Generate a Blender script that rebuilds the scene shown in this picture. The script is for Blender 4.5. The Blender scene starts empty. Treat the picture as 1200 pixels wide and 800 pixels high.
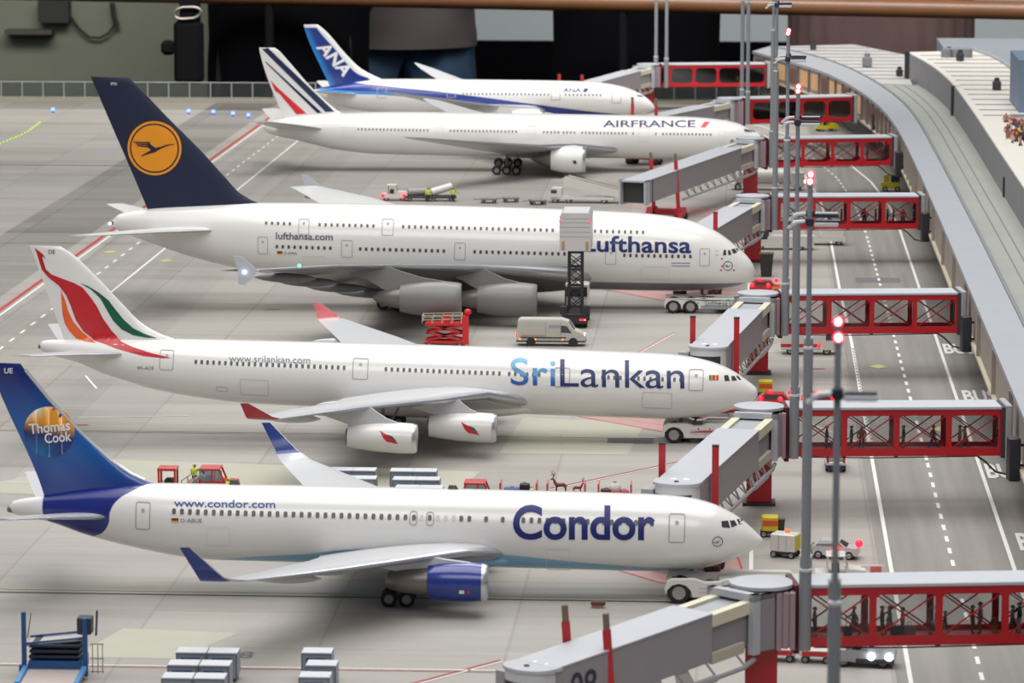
import bpy, bmesh, math, random
import numpy as np
from mathutils import Vector, Matrix
random.seed(7)
S = 1/87.0            # everything below is written in full-size metres of the 1:87 layout
sc = bpy.context.scene
COL = sc.collection
PI = math.pi

# ---------------------------------------------------------------- camera
FPX, CH, TH, PS, RO = 4620.0, 57.5, math.radians(8.21), math.radians(3.44), math.radians(0.074)
cF = np.array([-math.sin(PS)*math.cos(TH), math.cos(PS)*math.cos(TH), -math.sin(TH)])
cR = np.array([math.cos(PS), math.sin(PS), 0.0])
cU = np.cross(cR, cF)
CAM = np.array([0, 0, CH])
R2 = cR*math.cos(RO)+cU*math.sin(RO); U2 = cU*math.cos(RO)-cR*math.sin(RO)
cam_d = bpy.data.cameras.new('camera'); cam = bpy.data.objects.new('camera', cam_d); COL.objects.link(cam)
M = Matrix(((R2[0], U2[0], -cF[0]), (R2[1], U2[1], -cF[1]), (R2[2], U2[2], -cF[2])))
cam.matrix_world = Matrix.Translation(Vector(CAM*S)) @ M.to_4x4()
cam_d.sensor_width = 36; cam_d.lens = FPX/1200*36
cam_d.clip_start = 0.05; cam_d.clip_end = 200
cam_d.dof.use_dof = True; cam_d.dof.focus_distance = 340*S; cam_d.dof.aperture_fstop = 34
sc.camera = cam

def G(u, v, h=0.0):
    """survey a photo reading to the place: the point at height h on that line of sight"""
    a, b = u-600, v-400
    uu = a*math.cos(RO)+b*math.sin(RO); vv = -a*math.sin(RO)+b*math.cos(RO)
    d = cF*FPX+cR*uu-cU*vv
    return CAM+d*((h-CH)/d[2])

# ---------------------------------------------------------------- light
def lin(c):
    return tuple(((x/255)/12.92 if x/255 <= .04045 else ((x/255+.055)/1.055)**2.4) for x in c)
w = bpy.data.worlds.new('hall'); sc.world = w; w.use_nodes = True
w.node_tree.nodes['Background'].inputs[0].default_value = (*lin((205, 212, 222)), 1)
w.node_tree.nodes['Background'].inputs[1].default_value = 0.24
def area(name, loc, rot, sx, sy, power, col):
    d = bpy.data.lights.new(name, 'AREA'); d.shape = 'RECTANGLE'; d.size = sx*S; d.size_y = sy*S
    d.energy = power; d.color = col; o = bpy.data.objects.new(name, d); COL.objects.link(o)
    o.location = Vector(loc)*S; o.rotation_euler = rot; return o
area('ceiling_lamp_front', (10, 270, 235), (0, 0, 0), 230, 190, 64, (1, .985, .96))
area('ceiling_lamp_middle', (-20, 510, 240), (0, 0, 0), 260, 190, 92, (1, .985, .96))
area('ceiling_lamp_side', (-150, 330, 190), (0, math.radians(-40), 0), 150, 260, 20, (.98, .98, 1))
area('visitor_fill_light', (-20, 640, 150), (math.radians(62), 0, 0), 420, 60, 95, (1, .97, .93))  # added fill light, tilted at the visitors and the walls behind them
area('ceiling_lamp_aisle', (10, 40, 200), (math.radians(35), 0, 0), 220, 100, 30, (1, .985, .97))
sc.view_settings.view_transform = 'Standard'; sc.view_settings.look = 'None'
sc.view_settings.exposure = 0.0; sc.view_settings.gamma = 1
sc.view_settings.use_curve_mapping = False

# ---------------------------------------------------------------- materials
MATS = {}
def mat(name, col, rough=.5, metal=0., var=.05, ns=.6, emit=None, es=0., alpha=None, coat=0., bump=0.):
    if name in MATS: return MATS[name]
    m = bpy.data.materials.new(name); m.use_nodes = True; nt = m.node_tree; N = nt.nodes; L = nt.links
    b = N['Principled BSDF']; b.inputs['Roughness'].default_value = rough; b.inputs['Metallic'].default_value = metal
    if coat: b.inputs['Coat Weight'].default_value = coat; b.inputs['Coat Roughness'].default_value = .12
    c = lin(col)
    tc = N.new('ShaderNodeTexCoord'); mp = N.new('ShaderNodeMapping'); mp.inputs['Scale'].default_value = (1/S,)*3
    L.new(tc.outputs['Object'], mp.inputs['Vector'])
    nz = N.new('ShaderNodeTexNoise'); nz.inputs['Scale'].default_value = ns; nz.inputs['Detail'].default_value = 3
    L.new(mp.outputs['Vector'], nz.inputs['Vector'])
    mx = N.new('ShaderNodeMix'); mx.data_type = 'RGBA'
    mx.inputs[6].default_value = (*[x*(1-var) for x in c], 1); mx.inputs[7].default_value = (*[min(1, x*(1+var)) for x in c], 1)
    L.new(nz.outputs['Fac'], mx.inputs[0]); L.new(mx.outputs[2], b.inputs['Base Color'])
    if emit: b.inputs['Emission Color'].default_value = (*lin(emit), 1); b.inputs['Emission Strength'].default_value = es
    if alpha is not None:
        b.inputs['Alpha'].default_value = alpha
    if bump:
        bp = N.new('ShaderNodeBump'); bp.inputs['Strength'].default_value = bump; bp.inputs['Distance'].default_value = .02*S
        L.new(nz.outputs['Fac'], bp.inputs['Height']); L.new(bp.outputs[0], b.inputs['Normal'])
    m['mx'] = mx.name; MATS[name] = m
    return m
def glass(name, tint, clear=.86, rough=.05):
    if name in MATS: return MATS[name]
    m = bpy.data.materials.new(name); m.use_nodes = True; N = m.node_tree.nodes; L = m.node_tree.links
    N.remove(N['Principled BSDF']); out = N['Material Output']
    t = N.new('ShaderNodeBsdfTransparent'); t.inputs[0].default_value = (*lin(tint), 1)
    g = N.new('ShaderNodeBsdfGlossy'); g.inputs['Roughness'].default_value = rough; g.inputs[0].default_value = (.8, .85, .9, 1)
    ms = N.new('ShaderNodeMixShader'); ms.inputs[0].default_value = 1-clear
    L.new(t.outputs[0], ms.inputs[1]); L.new(g.outputs[0], ms.inputs[2]); L.new(ms.outputs[0], out.inputs[0])
    MATS[name] = m; return m
W_ = lambda: mat('white_paint', (232, 230, 226), .32, coat=.5, var=.02)

# ---------------------------------------------------------------- mesh builder
class MB:
    def __init__(s, m=None, o=(0, 0, 0)):
        s.v = []; s.f = []; s.mi = []; s.mats = []; s.o = o; s.cur = 0
        if m: s.m(m)
    def m(s, m):
        if m not in s.mats: s.mats.append(m)
        s.cur = s.mats.index(m); return s
    def add(s, vs, fs):
        b = len(s.v); s.v += [(p[0]-s.o[0], p[1]-s.o[1], p[2]-s.o[2]) for p in vs]
        s.f += [[b+i for i in f] for f in fs]; s.mi += [s.cur]*len(fs); return s
    def hexa(s, p):  # 8 points, bottom ring then top ring
        return s.add(p, [[3, 2, 1, 0], [4, 5, 6, 7], [0, 1, 5, 4], [1, 2, 6, 5], [2, 3, 7, 6], [3, 0, 4, 7]])
    def box(s, c, d, rz=0, bev=0):
        hx, hy, hz = d[0]/2, d[1]/2, d[2]/2; cs, sn = math.cos(rz), math.sin(rz)
        R = lambda x, y, z: (c[0]+x*cs-y*sn, c[1]+x*sn+y*cs, c[2]+z)
        if not bev:
            return s.hexa([R(-hx, -hy, -hz), R(hx, -hy, -hz), R(hx, hy, -hz), R(-hx, hy, -hz), R(-hx, -hy, hz), R(hx, -hy, hz), R(hx, hy, hz), R(-hx, hy, hz)])
        b = bev; rings = []
        for z, k in ((-hz, b), (-hz+b, 0), (hz-b, 0), (hz, b)):
            ax, ay = hx-k, hy-k
            q = min(b, ax, ay)
            rings.append([R(-ax+q, -ay, z), R(ax-q, -ay, z), R(ax, -ay+q, z), R(ax, ay-q, z), R(ax-q, ay, z), R(-ax+q, ay, z), R(-ax, ay-q, z), R(-ax, -ay+q, z)])
        return s.loft(rings)
    def b2(s, x0, x1, y0, y1, z0, z1, bev=0):
        return s.box(((x0+x1)/2, (y0+y1)/2, (z0+z1)/2), (abs(x1-x0), abs(y1-y0), abs(z1-z0)), 0, bev)
    def loft(s, rings, cap=True, closed=True):
        n = len(rings[0]); vs = [p for r in rings for p in r]; fs = []
        for i in range(len(rings)-1):
            for j in range(n if closed else n-1):
                k = (j+1) % n; fs.append([i*n+j, i*n+k, (i+1)*n+k, (i+1)*n+j])
        if cap: fs.append(list(range(n))[::-1]); fs.append([(len(rings)-1)*n+j for j in range(n)])
        return s.add(vs, fs)
    def bar(s, p0, p1, w, h=None, up=(0, 0, 1)):
        h = h or w; p0 = Vector(p0); p1 = Vector(p1); d = (p1-p0).normalized(); u = Vector(up)
        if abs(d.dot(u)) > .98: u = Vector((1, 0, 0))
        r = d.cross(u).normalized(); u = r.cross(d)
        q = [(-w/2, -h/2), (w/2, -h/2), (w/2, h/2), (-w/2, h/2)]
        return s.loft([[tuple(p+r*a+u*b) for a, b in q] for p in (p0, p1)])
    def tube(s, pts, r, n=8, cap=True):
        pts = [Vector(p) for p in pts]; rs = r if isinstance(r, (list, tuple)) else [r]*len(pts); rings = []
        ref = None
        for i, p in enumerate(pts):
            d = (pts[min(i+1, len(pts)-1)]-pts[max(i-1, 0)])
            d = d.normalized() if d.length > 0 else Vector((0, 0, 1))
            if ref is None:
                ref = d.cross(Vector((0, 0, 1)));
                if ref.length < .05: ref = d.cross(Vector((1, 0, 0)))
            a = (ref-d*ref.dot(d)).normalized(); b = d.cross(a); ref = a
            rings.append([tuple(p+(a*math.cos(t)+b*math.sin(t))*rs[i]) for t in [2*PI*k/n for k in range(n)]])
        return s.loft(rings, cap)
    def lathe(s, prof, c, ax='x', n=32, cap=False):
        rings = []
        for t, r in prof:
            ring = []
            for k in range(n):
                a = 2*PI*k/n; y, z = r*math.cos(a), r*math.sin(a)
                ring.append((c[0]+t, c[1]+y, c[2]+z) if ax == 'x' else (c[0]+z, c[1]+t, c[2]+y) if ax == 'y' else (c[0]+y, c[1]+z, c[2]+t))
            rings.append(ring)
        return s.loft(rings, cap)
    def ball(s, c, r, n=10):
        r = r if isinstance(r, (list, tuple)) else (r, r, r); rings = []
        for i in range(n+1):
            a = -PI/2+PI*i/n; k = max(math.cos(a), .02)
            rings.append([(c[0]+r[0]*k*math.cos(2*PI*j/(2*n)), c[1]+r[1]*k*math.sin(2*PI*j/(2*n)), c[2]+r[2]*math.sin(a)) for j in range(2*n)])
        return s.loft(rings)
    def prism(s, poly, a, b, ax='y'):  # poly in the other two axes
        def P(p, t): return (p[0], t, p[1]) if ax == 'y' else (p[0], p[1], t) if ax == 'z' else (t, p[0], p[1])
        return s.loft([[P(p, a) for p in poly], [P(p, b) for p in poly]])
    def build(s, name, parent=None, sharp=35, tri=False):
        me = bpy.data.meshes.new(name); bm = bmesh.new()
        vs = [bm.verts.new(tuple(c*S for c in p)) for p in s.v]
        for f, mi in zip(s.f, s.mi):
            try: fc = bm.faces.new([vs[i] for i in f]); fc.material_index = mi; fc.smooth = True
            except ValueError: pass
        bmesh.ops.recalc_face_normals(bm, faces=bm.faces)
        th = math.radians(sharp)
        for e in bm.edges:
            if len(e.link_faces) == 2 and e.calc_face_angle(0) > th: e.smooth = False
        bm.to_mesh(me); bm.free()
        for m in s.mats: me.materials.append(m)
        o = bpy.data.objects.new(name, me); COL.objects.link(o)
        if parent: o.parent = parent
        return o

def tag(o, label=None, cat=None, group=None, kind=None):
    if label: o['label'] = label
    if cat: o['category'] = cat
    if group: o['group'] = group
    if kind: o['kind'] = kind
    return o
def thing(name, label, cat, loc=(0, 0, 0), rz=0, group=None):
    o = bpy.data.objects.new(name, None); COL.objects.link(o); o.empty_display_size = .01
    o.location = Vector([float(t) for t in loc])*S; o.rotation_euler = (0, 0, rz)
    return tag(o, label, cat, group)
def struct(o): o['kind'] = 'structure'; return o
def mesh_obj(name, me, parent=None):
    o = bpy.data.objects.new(name, me); COL.objects.link(o)
    if parent: o.parent = parent
    return o
def copy_tree(o, parent=None):
    c = o.copy(); COL.objects.link(c); c.parent = parent
    for ch in list(o.children): copy_tree(ch, c)
    return c

# ---- flat artwork (letters, windows, stripes) laid on a curved surface
def flat_poly(polys):
    """list of 2d outlines -> (verts2d, tris) """
    bm = bmesh.new()
    for poly in polys:
        vs = [bm.verts.new((p[0], 0, p[1])) for p in poly]
        try: bm.faces.new(vs)
        except ValueError: pass
    bmesh.ops.triangulate(bm, faces=bm.faces[:])
    return bm
_tc = {}
def text_bm(body, bold=0., space=1.0):
    key = (body, bold, space)
    cu = bpy.data.curves.new('lettering', 'FONT'); cu.body = body; cu.offset = bold; cu.space_character = space
    cu.size = 1; cu.resolution_u = 5; cu.fill_mode = 'BOTH'
    o = bpy.data.objects.new('lettering', cu); COL.objects.link(o)
    dg = bpy.context.evaluated_depsgraph_get(); me = bpy.data.meshes.new_from_object(o.evaluated_get(dg))
    bpy.data.objects.remove(o); bpy.data.curves.remove(cu)
    bm = bmesh.new(); bm.from_mesh(me); bpy.data.meshes.remove(me)
    bmesh.ops.remove_doubles(bm, verts=bm.verts, dist=1e-5)
    xs = [v.co.x for v in bm.verts]; ys = [v.co.y for v in bm.verts]
    return bm, min(xs), max(xs), min(ys), max(ys)
def cut(bm, step, axes=(0, 2)):
    for ax in axes:
        cs = [v.co[ax] for v in bm.verts]
        if not cs: return
        a, b = min(cs), max(cs); n = int((b-a)/step)
        if n > 40: n = 40
        for i in range(1, n+1):
            p = [0, 0, 0]; p[ax] = a+(b-a)*i/(n+1); nn = [0, 0, 0]; nn[ax] = 1
            bmesh.ops.bisect_plane(bm, geom=bm.verts[:]+bm.edges[:]+bm.faces[:], plane_co=p, plane_no=nn)
def lay(name, bm, surf, m, parent, o=(0, 0, 0), eps=.03, step=.5, scale=True):
    """project an x-z layout onto surf(x,z)->y and link it"""
    cut(bm, step)
    for v in bm.verts:
        x, z = v.co.x, v.co.z; y = surf(x, z)-eps
        v.co = Vector(((x-o[0])*S, (y-o[1])*S, (z-o[2])*S))
    me = bpy.data.meshes.new(name)
    for f in bm.faces:
        f.smooth = True
        if f.normal.y > 0: f.normal_flip()
    bm.normal_update()
    for f in bm.faces:
        if f.normal.y > 0: f.normal_flip()
    bm.to_mesh(me); bm.free(); me.materials.append(m)
    return mesh_obj(name, me, parent)
def text_affine(body, bl, br, tl, bold=0., space=1., asc=None):
    """text box mapped to a parallelogram: bottom-left, bottom-right, top-left (2d)"""
    bm, x0, x1, y0, y1 = text_bm(body, bold, space)
    yb = 0.0 if asc is None else y0
    for v in bm.verts:
        a = (v.co.x-x0)/(x1-x0); b = (v.co.y-yb)/(y1-yb)
        v.co = Vector((bl[0]+(br[0]-bl[0])*a+(tl[0]-bl[0])*b, 0, bl[1]+(br[1]-bl[1])*a+(tl[1]-bl[1])*b))
    return bm

def ground_paint(name, polys, m, z=.025, parent=None, lbl=None):
    mb = MB(m)
    for p in polys: mb.add([(q[0], q[1], z) for q in p], [list(range(len(p)))])
    o = mb.build(name, parent)
    return o
def strip(a, b, w):
    a = Vector((a[0], a[1])); b = Vector((b[0], b[1])); d = (b-a).normalized(); n = Vector((-d.y, d.x))*w/2
    return [tuple(a-n), tuple(b-n), tuple(b+n), tuple(a+n)]

# ================================================================= the setting
def ground_mat():
    m = bpy.data.materials.new('apron_concrete'); m.use_nodes = True; nt = m.node_tree; N = nt.nodes; L = nt.links
    b = N['Principled BSDF']; b.inputs['Roughness'].default_value = .62
    tc = N.new('ShaderNodeTexCoord'); mp = N.new('ShaderNodeMapping'); mp.inputs['Scale'].default_value = (1/S,)*3
    L.new(tc.outputs['Object'], mp.inputs['Vector']); sp = N.new('ShaderNodeSeparateXYZ'); L.new(mp.outputs[0], sp.inputs[0])
    def mth(op, a, bb=None, c=None, clamp=False):
        n = N.new('ShaderNodeMath'); n.operation = op; n.use_clamp = clamp
        for i, x in enumerate((a, bb, c)):
            if x is None: continue
            if isinstance(x, (int, float)): n.inputs[i].default_value = x
            else: L.new(x, n.inputs[i])
        return n.outputs[0]
    def noise(sx, sy, sc_, det=4, rough=.55):
        mm = N.new('ShaderNodeMapping'); mm.inputs['Scale'].default_value = (sx/S, sy/S, 1/S); L.new(tc.outputs['Object'], mm.inputs['Vector'])
        n = N.new('ShaderNodeTexNoise'); n.inputs['Scale'].default_value = sc_; n.inputs['Detail'].default_value = det; n.inputs['Roughness'].default_value = rough
        L.new(mm.outputs[0], n.inputs['Vector']); return n.outputs['Fac']
    X, Y = sp.outputs[0], sp.outputs[1]
    gx = mth('DIVIDE', mth('ADD', X, 15.6), 12.6); gy = mth('DIVIDE', mth('ADD', Y, 3.0), 11.2)
    # slab joints
    def joint(g, wd): return mth('LESS_THAN', mth('ABSOLUTE', mth('SUBTRACT', mth('FRACT', mth('ADD', g, .5)), .5)), wd)
    jx = joint(gx, .009); jy = joint(gy, .010)
    j = mth('MAXIMUM', jx, jy)
    cb = N.new('ShaderNodeCombineXYZ'); L.new(mth('FLOOR', gx), cb.inputs[0]); L.new(mth('FLOOR', gy), cb.inputs[1])
    wn = N.new('ShaderNodeTexWhiteNoise'); wn.noise_dimensions = '2D'; L.new(cb.outputs[0], wn.inputs['Vector'])
    big = noise(1, 1, .018, 4); streak = noise(.16, 1.3, .12, 4, .6); fine = noise(1, 1, 1.1, 3); roadst = noise(1.1, .03, .7, 3)
    # brightness factor
    onroad = mth('GREATER_THAN', X, 9.8)
    f = mth('ADD', mth('MULTIPLY', mth('SUBTRACT', wn.outputs['Value'], .5), .13), 1.0)
    f = mth('ADD', f, mth('MULTIPLY', mth('SUBTRACT', big, .5), .26))
    f = mth('ADD', f, mth('MULTIPLY', mth('SUBTRACT', mth('MINIMUM', streak, .52), .50), .95))
    f = mth('ADD', f, mth('MULTIPLY', mth('SUBTRACT', fine, .5), .11))
    f = mth('SUBTRACT', f, mth('MULTIPLY', j, .16))
    rf = mth('ADD', mth('ADD', .66, mth('MULTIPLY', mth('SUBTRACT', roadst, .5), .55)), mth('MULTIPLY', mth('SUBTRACT', fine, .5), .08))
    # worn asphalt taxi strip on the far left, outside x=-82
    ts = mth('MULTIPLY', mth('LESS_THAN', X, -82.5), mth('GREATER_THAN', X, -93.5))
    f = mth('SUBTRACT', f, mth('MULTIPLY', ts, .32))
    mid = mth('MULTIPLY', mth('GREATER_THAN', X, -79), mth('LESS_THAN', X, -60)); st2 = noise(1.6, .02, .35, 3)
    f = mth('ADD', f, mth('MULTIPLY', mid, mth('SUBTRACT', mth('MULTIPLY', st2, .35), .27)))
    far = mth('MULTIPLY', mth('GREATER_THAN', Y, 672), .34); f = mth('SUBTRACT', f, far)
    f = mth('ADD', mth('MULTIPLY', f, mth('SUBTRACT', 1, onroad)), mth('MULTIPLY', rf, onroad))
    cr = N.new('ShaderNodeMix'); cr.data_type = 'RGBA'; cr.inputs[6].default_value = (*lin((158, 151, 142)), 1); cr.inputs[7].default_value = (*lin((155, 153, 149)), 1)
    L.new(big, cr.inputs[0])
    mul = N.new('ShaderNodeVectorMath'); mul.operation = 'SCALE'; L.new(cr.outputs[2], mul.inputs[0]); L.new(f, mul.inputs['Scale'])
    L.new(mul.outputs[0], b.inputs['Base Color'])
    return m
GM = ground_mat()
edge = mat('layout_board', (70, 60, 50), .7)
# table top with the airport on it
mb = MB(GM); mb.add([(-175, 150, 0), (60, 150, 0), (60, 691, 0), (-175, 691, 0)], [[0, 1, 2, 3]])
mb.m(edge); mb.hexa([(-175, 150, -5), (60, 150, -5), (60, 691, -5), (-175, 691, -5), (-175, 150, -.02), (60, 150, -.02), (60, 691, -.02), (-175, 691, -.02)])
mb.b2(-170, -160, 160, 685, -78, -5); mb.b2(45, 55, 160, 685, -78, -5)
struct(mb.build('ground'))
mb = MB(GM); mb.m(edge); mb.b2(4, 60, 691, 740, -5, 0); struct(mb.build('ground_extension'))
hallfloor = mat('hall_carpet', (38, 36, 36), .9)
mb = MB(hallfloor); mb.b2(-420, 420, -150, 1100, -80, -78); struct(mb.build('floor'))
pale = mat('hall_wall_pale', (204, 212, 214), .8, var=.03, ns=.05); dk = mat('hall_wall_dark', (10, 10, 14), .95); dk.node_tree.nodes['Principled BSDF'].inputs['Specular IOR Level'].default_value = .05
green = mat('hall_wall_green', (110, 114, 100), .85, var=.06, ns=.2)
mb = MB(pale); mb.b2(-420, 420, 1040, 1050, -12.5, 160); struct(mb.build('wall_back'))
mb = MB(dk); mb.b2(-420, 420, 1036, 1050, -78, -12.6); struct(mb.build('baseboard_back'))
mb = MB(green); mb.b2(-420, -104, 830, 838, -78, 160); mb.m(mat('post_olive', (88, 92, 66), .8)); mb.b2(-111, -104, 826, 829.9, -78, 160)
struct(mb.build('wall_left'))

# ---- painted markings
white = mat('line_white', (222, 220, 214), .6, var=.1, ns=3); red = mat('line_red', (176, 62, 62), .6, var=.1, ns=3)
yel = mat('line_yellow', (186, 182, 126), .6, var=.08, ns=3); blu = mat('line_blue', (140, 165, 200), .6); blk = mat('joint_dark', (70, 68, 64), .7)
pat = mat('patch_light', (172, 170, 154), .65, var=.06, ns=.4); darkp = mat('patch_dark', (104, 102, 104), .7, var=.08, ns=1); pink = mat('hatch_pink', (178, 140, 136), .6, var=.12, ns=1.2)
dash = lambda a, b, w_, on, per: [strip((a[0]+(b[0]-a[0])*t, a[1]+(b[1]-a[1])*t), (a[0]+(b[0]-a[0])*(t+on), a[1]+(b[1]-a[1])*(t+on)), w_) for t in np.arange(0, 1-on, per)]
road = [(9.2, 560), (7.5, 590), (2, 622), (-6, 650)]
def poly_strips(pts, w_): return [strip(a, b, w_) for a, b in zip(pts, pts[1:])]
L1 = [(10.7, 170), (10.7, 330), (10.7, 398), (10.4, 440), (10.3, 500), (9.8, 535), (8.0, 570), (4.5, 600), (-1.5, 630), (-9, 655)]
L3 = [(19.9, 170), (19.6, 330), (19.4, 441), (19.3, 500), (18.9, 530), (17.4, 560), (14.3, 592), (9, 622), (2, 648), (-5, 668)]
L2 = [(15.3, 170), (15.3, 330), (15.1, 440), (14.9, 497), (14.3, 533), (12.7, 565), (9.6, 596), (4, 626), (-3, 652)]
mk = []
struct(ground_paint('trim_1', poly_strips(L1, .3)+poly_strips(L3, .3), white))
dd = []
for a, b in zip(L2, L2[1:]):
    n = math.hypot(b[0]-a[0], b[1]-a[1]); dd += dash(a, b, .28, 2.2/n, 4.6/n)
dd += dash((10.75, 395), (10.9, 336), .3, .6/59, 1.9/59)
struct(ground_paint('trim_2', dd, white))
wl = [strip((-48.3-10, 248.7), (-15.6, 248.9), .22), strip((-60.8, 314.4), (-27, 314.4), .2), strip((-16, 339.8), (-7.7, 339.8), .2), strip((-60, 347), (-50, 349), .2),
      strip((-15.7, 251.6), (-22, 243), .16), strip((-5.3, 327.7), (-15.8, 314.0), .16), strip((-7.5, 404.6), (-14.3, 374.8), .16), strip((-79.7, 230), (-79.7, 672), .3),
      strip((-70.9, 420), (-70.9, 672), .3), strip((.5, 282.5), (.5, 291), .3), strip((.4, 347), (.4, 356), .3), strip((.2, 434), (.2, 446), .3),
      strip((1.5, 392), (9.5, 395), .2), strip((1, 372), (9.6, 372), .15), strip((10.9, 336), (5, 350), .2)]
wl += dash((-75, 250), (-75, 640), .3, 2.6/390, 6.0/390) + dash((-63.5, 372), (-57.4, 351.8), .22, .4, 1)
struct(ground_paint('trim_3', wl, white, .03))
rl = [strip((-15.9, 252.0), (-22.2, 243.4), .22), strip((-5.3, 328.3), (-15.8, 314.6), .2), strip((-7.5, 405.3), (-14.3, 375.4), .2), strip((-80.5, 230), (-80.5, 672), .5), strip((-58, 248.2), (-16, 248.4), .12)]
for x0, y0 in ((-60, 343), (-71, 345), (-52, 420), (6, 381)): rl.append(strip((x0, y0), (x0+1.6, y0+.3), .5))
struct(ground_paint('trim_4', rl, red, .028))
yl = []
for (y0, x0) in ((272.4, -58), (340.4, -66), (424.5, -76), (572, -76)): yl.append(strip((x0, y0), (-4.5, y0-.3), .2))
for c in ((12.9, 383), (17.2, 346), (-69, 462), (-77, 470), (-58, 500)): yl.append([(c[0]-.95, c[1]), (c[0], c[1]-1.4), (c[0]+.95, c[1]), (c[0], c[1]+1.4)])
struct(ground_paint('trim_5', yl, yel, .03))
struct(ground_paint('trim_6', [strip((-58, 271.2), (-4.5, 271.0), .3), strip((-66, 339.6), (-4.5, 339.4), .1), strip((-140, 575), (-80, 575), .5)], blk, .026))
def hatch(cx, cy, w_, d_): return [[(cx-w_, cy+d_), (cx+w_*.9, cy+d_*.9), (cx+w_, cy-d_), (cx+.1*w_, cy-d_)]]
struct(ground_paint('trim_7', hatch(-6.6, 282.5, 6.8, 5.0)+hatch(-8, 347.5, 8.2, 4.6)+hatch(-8.3, 434, 8.2, 6)+hatch(-10, 520, 7, 6), pink, .02))
hl = []
for cx, cy, w_, d_ in ((-6.6, 282.5, 6.8, 5.0), (-8, 347.5, 8.2, 4.6), (-8.3, 434, 8.2, 6)):
    p = hatch(cx, cy, w_, d_)[0]; hl += [strip(p[i], p[(i+1) % 4], .18) for i in range(4)]
    hl += [strip((p[0][0]+(p[1][0]-p[0][0])*t, p[0][1]), (p[3][0]+(p[2][0]-p[3][0])*min(1, t*.7+.3), p[3][1]), .07) for t in (.2, .4, .6, .8)]
struct(ground_paint('trim_8', hl, red, .024))
struct(ground_paint('trim_9', [[(-44, 251), (-37, 251), (-34, 259), (-42, 260)], [(-63, 310), (-24, 305), (-22, 322), (-55, 326)], [(-21, 331), (-10, 331), (-9, 348), (-20, 350)]], pat, .012))
struct(ground_paint('trim_10', [[(-12, 336.8), (-8, 336.8), (-8, 339.6), (-12, 339.6)], [(12.4, 447.5), (17.5, 447.5), (17.5, 452), (12.4, 452)]], darkp, .014))
bl_ = []
for x0, y0 in ((-121, 618), (-113, 618), (-105, 600), (-100, 600), (-96, 600)): bl_.append(strip((x0, y0), (x0+3.2, y0), 1.2))
struct(ground_paint('trim_11', bl_, blu, .02))
# BUS lettering on the bus lane
k = 12
for (bx, by) in ((19.85, 392.5), (20.2, 362), (20.0, 322), (20.6, 291.5)):
    bm = text_affine('BUS', (bx, by), (bx+3.1, by+.1), (bx, by+6.6), bold=.03)
    for v in bm.verts: v.co = Vector((v.co.x*S, v.co.z*S, .03*S))
    me = bpy.data.meshes.new('bus_lettering'); bm.to_mesh(me); bm.free(); me.materials.append(white)
    struct(mesh_obj('trim_%d' % k, me)); k += 1
bm = text_affine('08', (-34.2, 251.5), (-32.2, 251.5), (-34.2, 253.3), bold=.0)
for v in bm.verts: v.co = Vector((v.co.x*S, v.co.z*S, .03*S))
me = bpy.data.meshes.new('stand_number'); bm.to_mesh(me); bm.free(); me.materials.append(darkp); struct(mesh_obj('trim_16', me))

# ---- terminal pier along the right, its far end curving left
OUT = [(21.3, 165), (21.3, 300), (21.3, 420), (21.2, 480), (21.0, 520), (20.7, 550), (19.9, 578), (18.4, 602), (16, 628), (11.9, 658), (6.1, 681), (0.5, 702)]
INN = [(24.7, 165), (24.7, 300), (24.6, 420), (24.4, 480), (24.2, 518), (24.0, 555), (23.4, 585), (22.0, 610), (19.8, 636), (15.9, 668), (10.2, 696), (3.5, 714)]
UPW = [(30.2, 165), (30.2, 300), (30.1, 420), (30.0, 480), (30.0, 530), (29.7, 580), (28.5, 612), (26.4, 638), (25.6, 643)]
def dens(p, n=6):
    t = np.array([0]+list(np.cumsum([math.hypot(b[0]-a[0], b[1]-a[1]) for a, b in zip(p, p[1:])])))
    u = np.linspace(0, t[-1], len(p)*n); return [(float(np.interp(q, t, [a[0] for a in p])), float(np.interp(q, t, [a[1] for a in p]))) for q in u]
def smooth(p):
    q = dens(p)
    for _ in range(3): q = [q[0]]+[((a[0]+2*b[0]+c[0])/4, (a[1]+2*b[1]+c[1])/4) for a, b, c in zip(q, q[1:], q[2:])]+[q[-1]]
    return q
out, inn = smooth(OUT), smooth(INN); n = min(len(out), len(inn)); out, inn = out[:n], inn[:n]
upw = smooth(UPW)
TR = thing('terminal_building', 'long grey curving airport terminal with flat roofs and beige facade', 'building', (26, 430, 0))
TO = (26, 430, 0)
parapet = mat('roof_parapet', (158, 161, 167), .55, var=.05, ns=.4); facade = mat('facade_beige', (158, 148, 138), .7, var=.12, ns=.35)
roofg = mat('roof_greygreen', (146, 148, 142), .8, var=.09, ns=.15); roofs = mat('roof_seam', (120, 122, 122), .8); cream = mat('facade_ledge', (200, 190, 168), .6)
concr = mat('upper_wall_grey', (136, 134, 136), .8, var=.12, ns=.3); stripe = mat('roof_white_metal', (214, 208, 200), .5, var=.06, ns=.5); seam = mat('roof_seam_dark', (92, 92, 100), .8)
mb = MB(parapet, TO); mb.loft([[(o[0], o[1], 8.1), (i[0], i[1], 8.1), (i[0], i[1], 8.6), (o[0], o[1], 8.55)] for o, i in zip(out, inn)])
mb.build('roof_parapet', TR)
mb = MB(roofs, TO); mb.loft([[(i[0], i[1], 8.0), (i[0]+.35, i[1]+.1, 8.0), (i[0]+.35, i[1]+.1, 8.75), (i[0], i[1], 8.75)] for i in inn]); mb.build('roof_kerb', TR)
mb = MB(facade, TO)
inset = lambda p, d: [(a[0]+d, a[1]+d*.35) for a in p]
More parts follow.
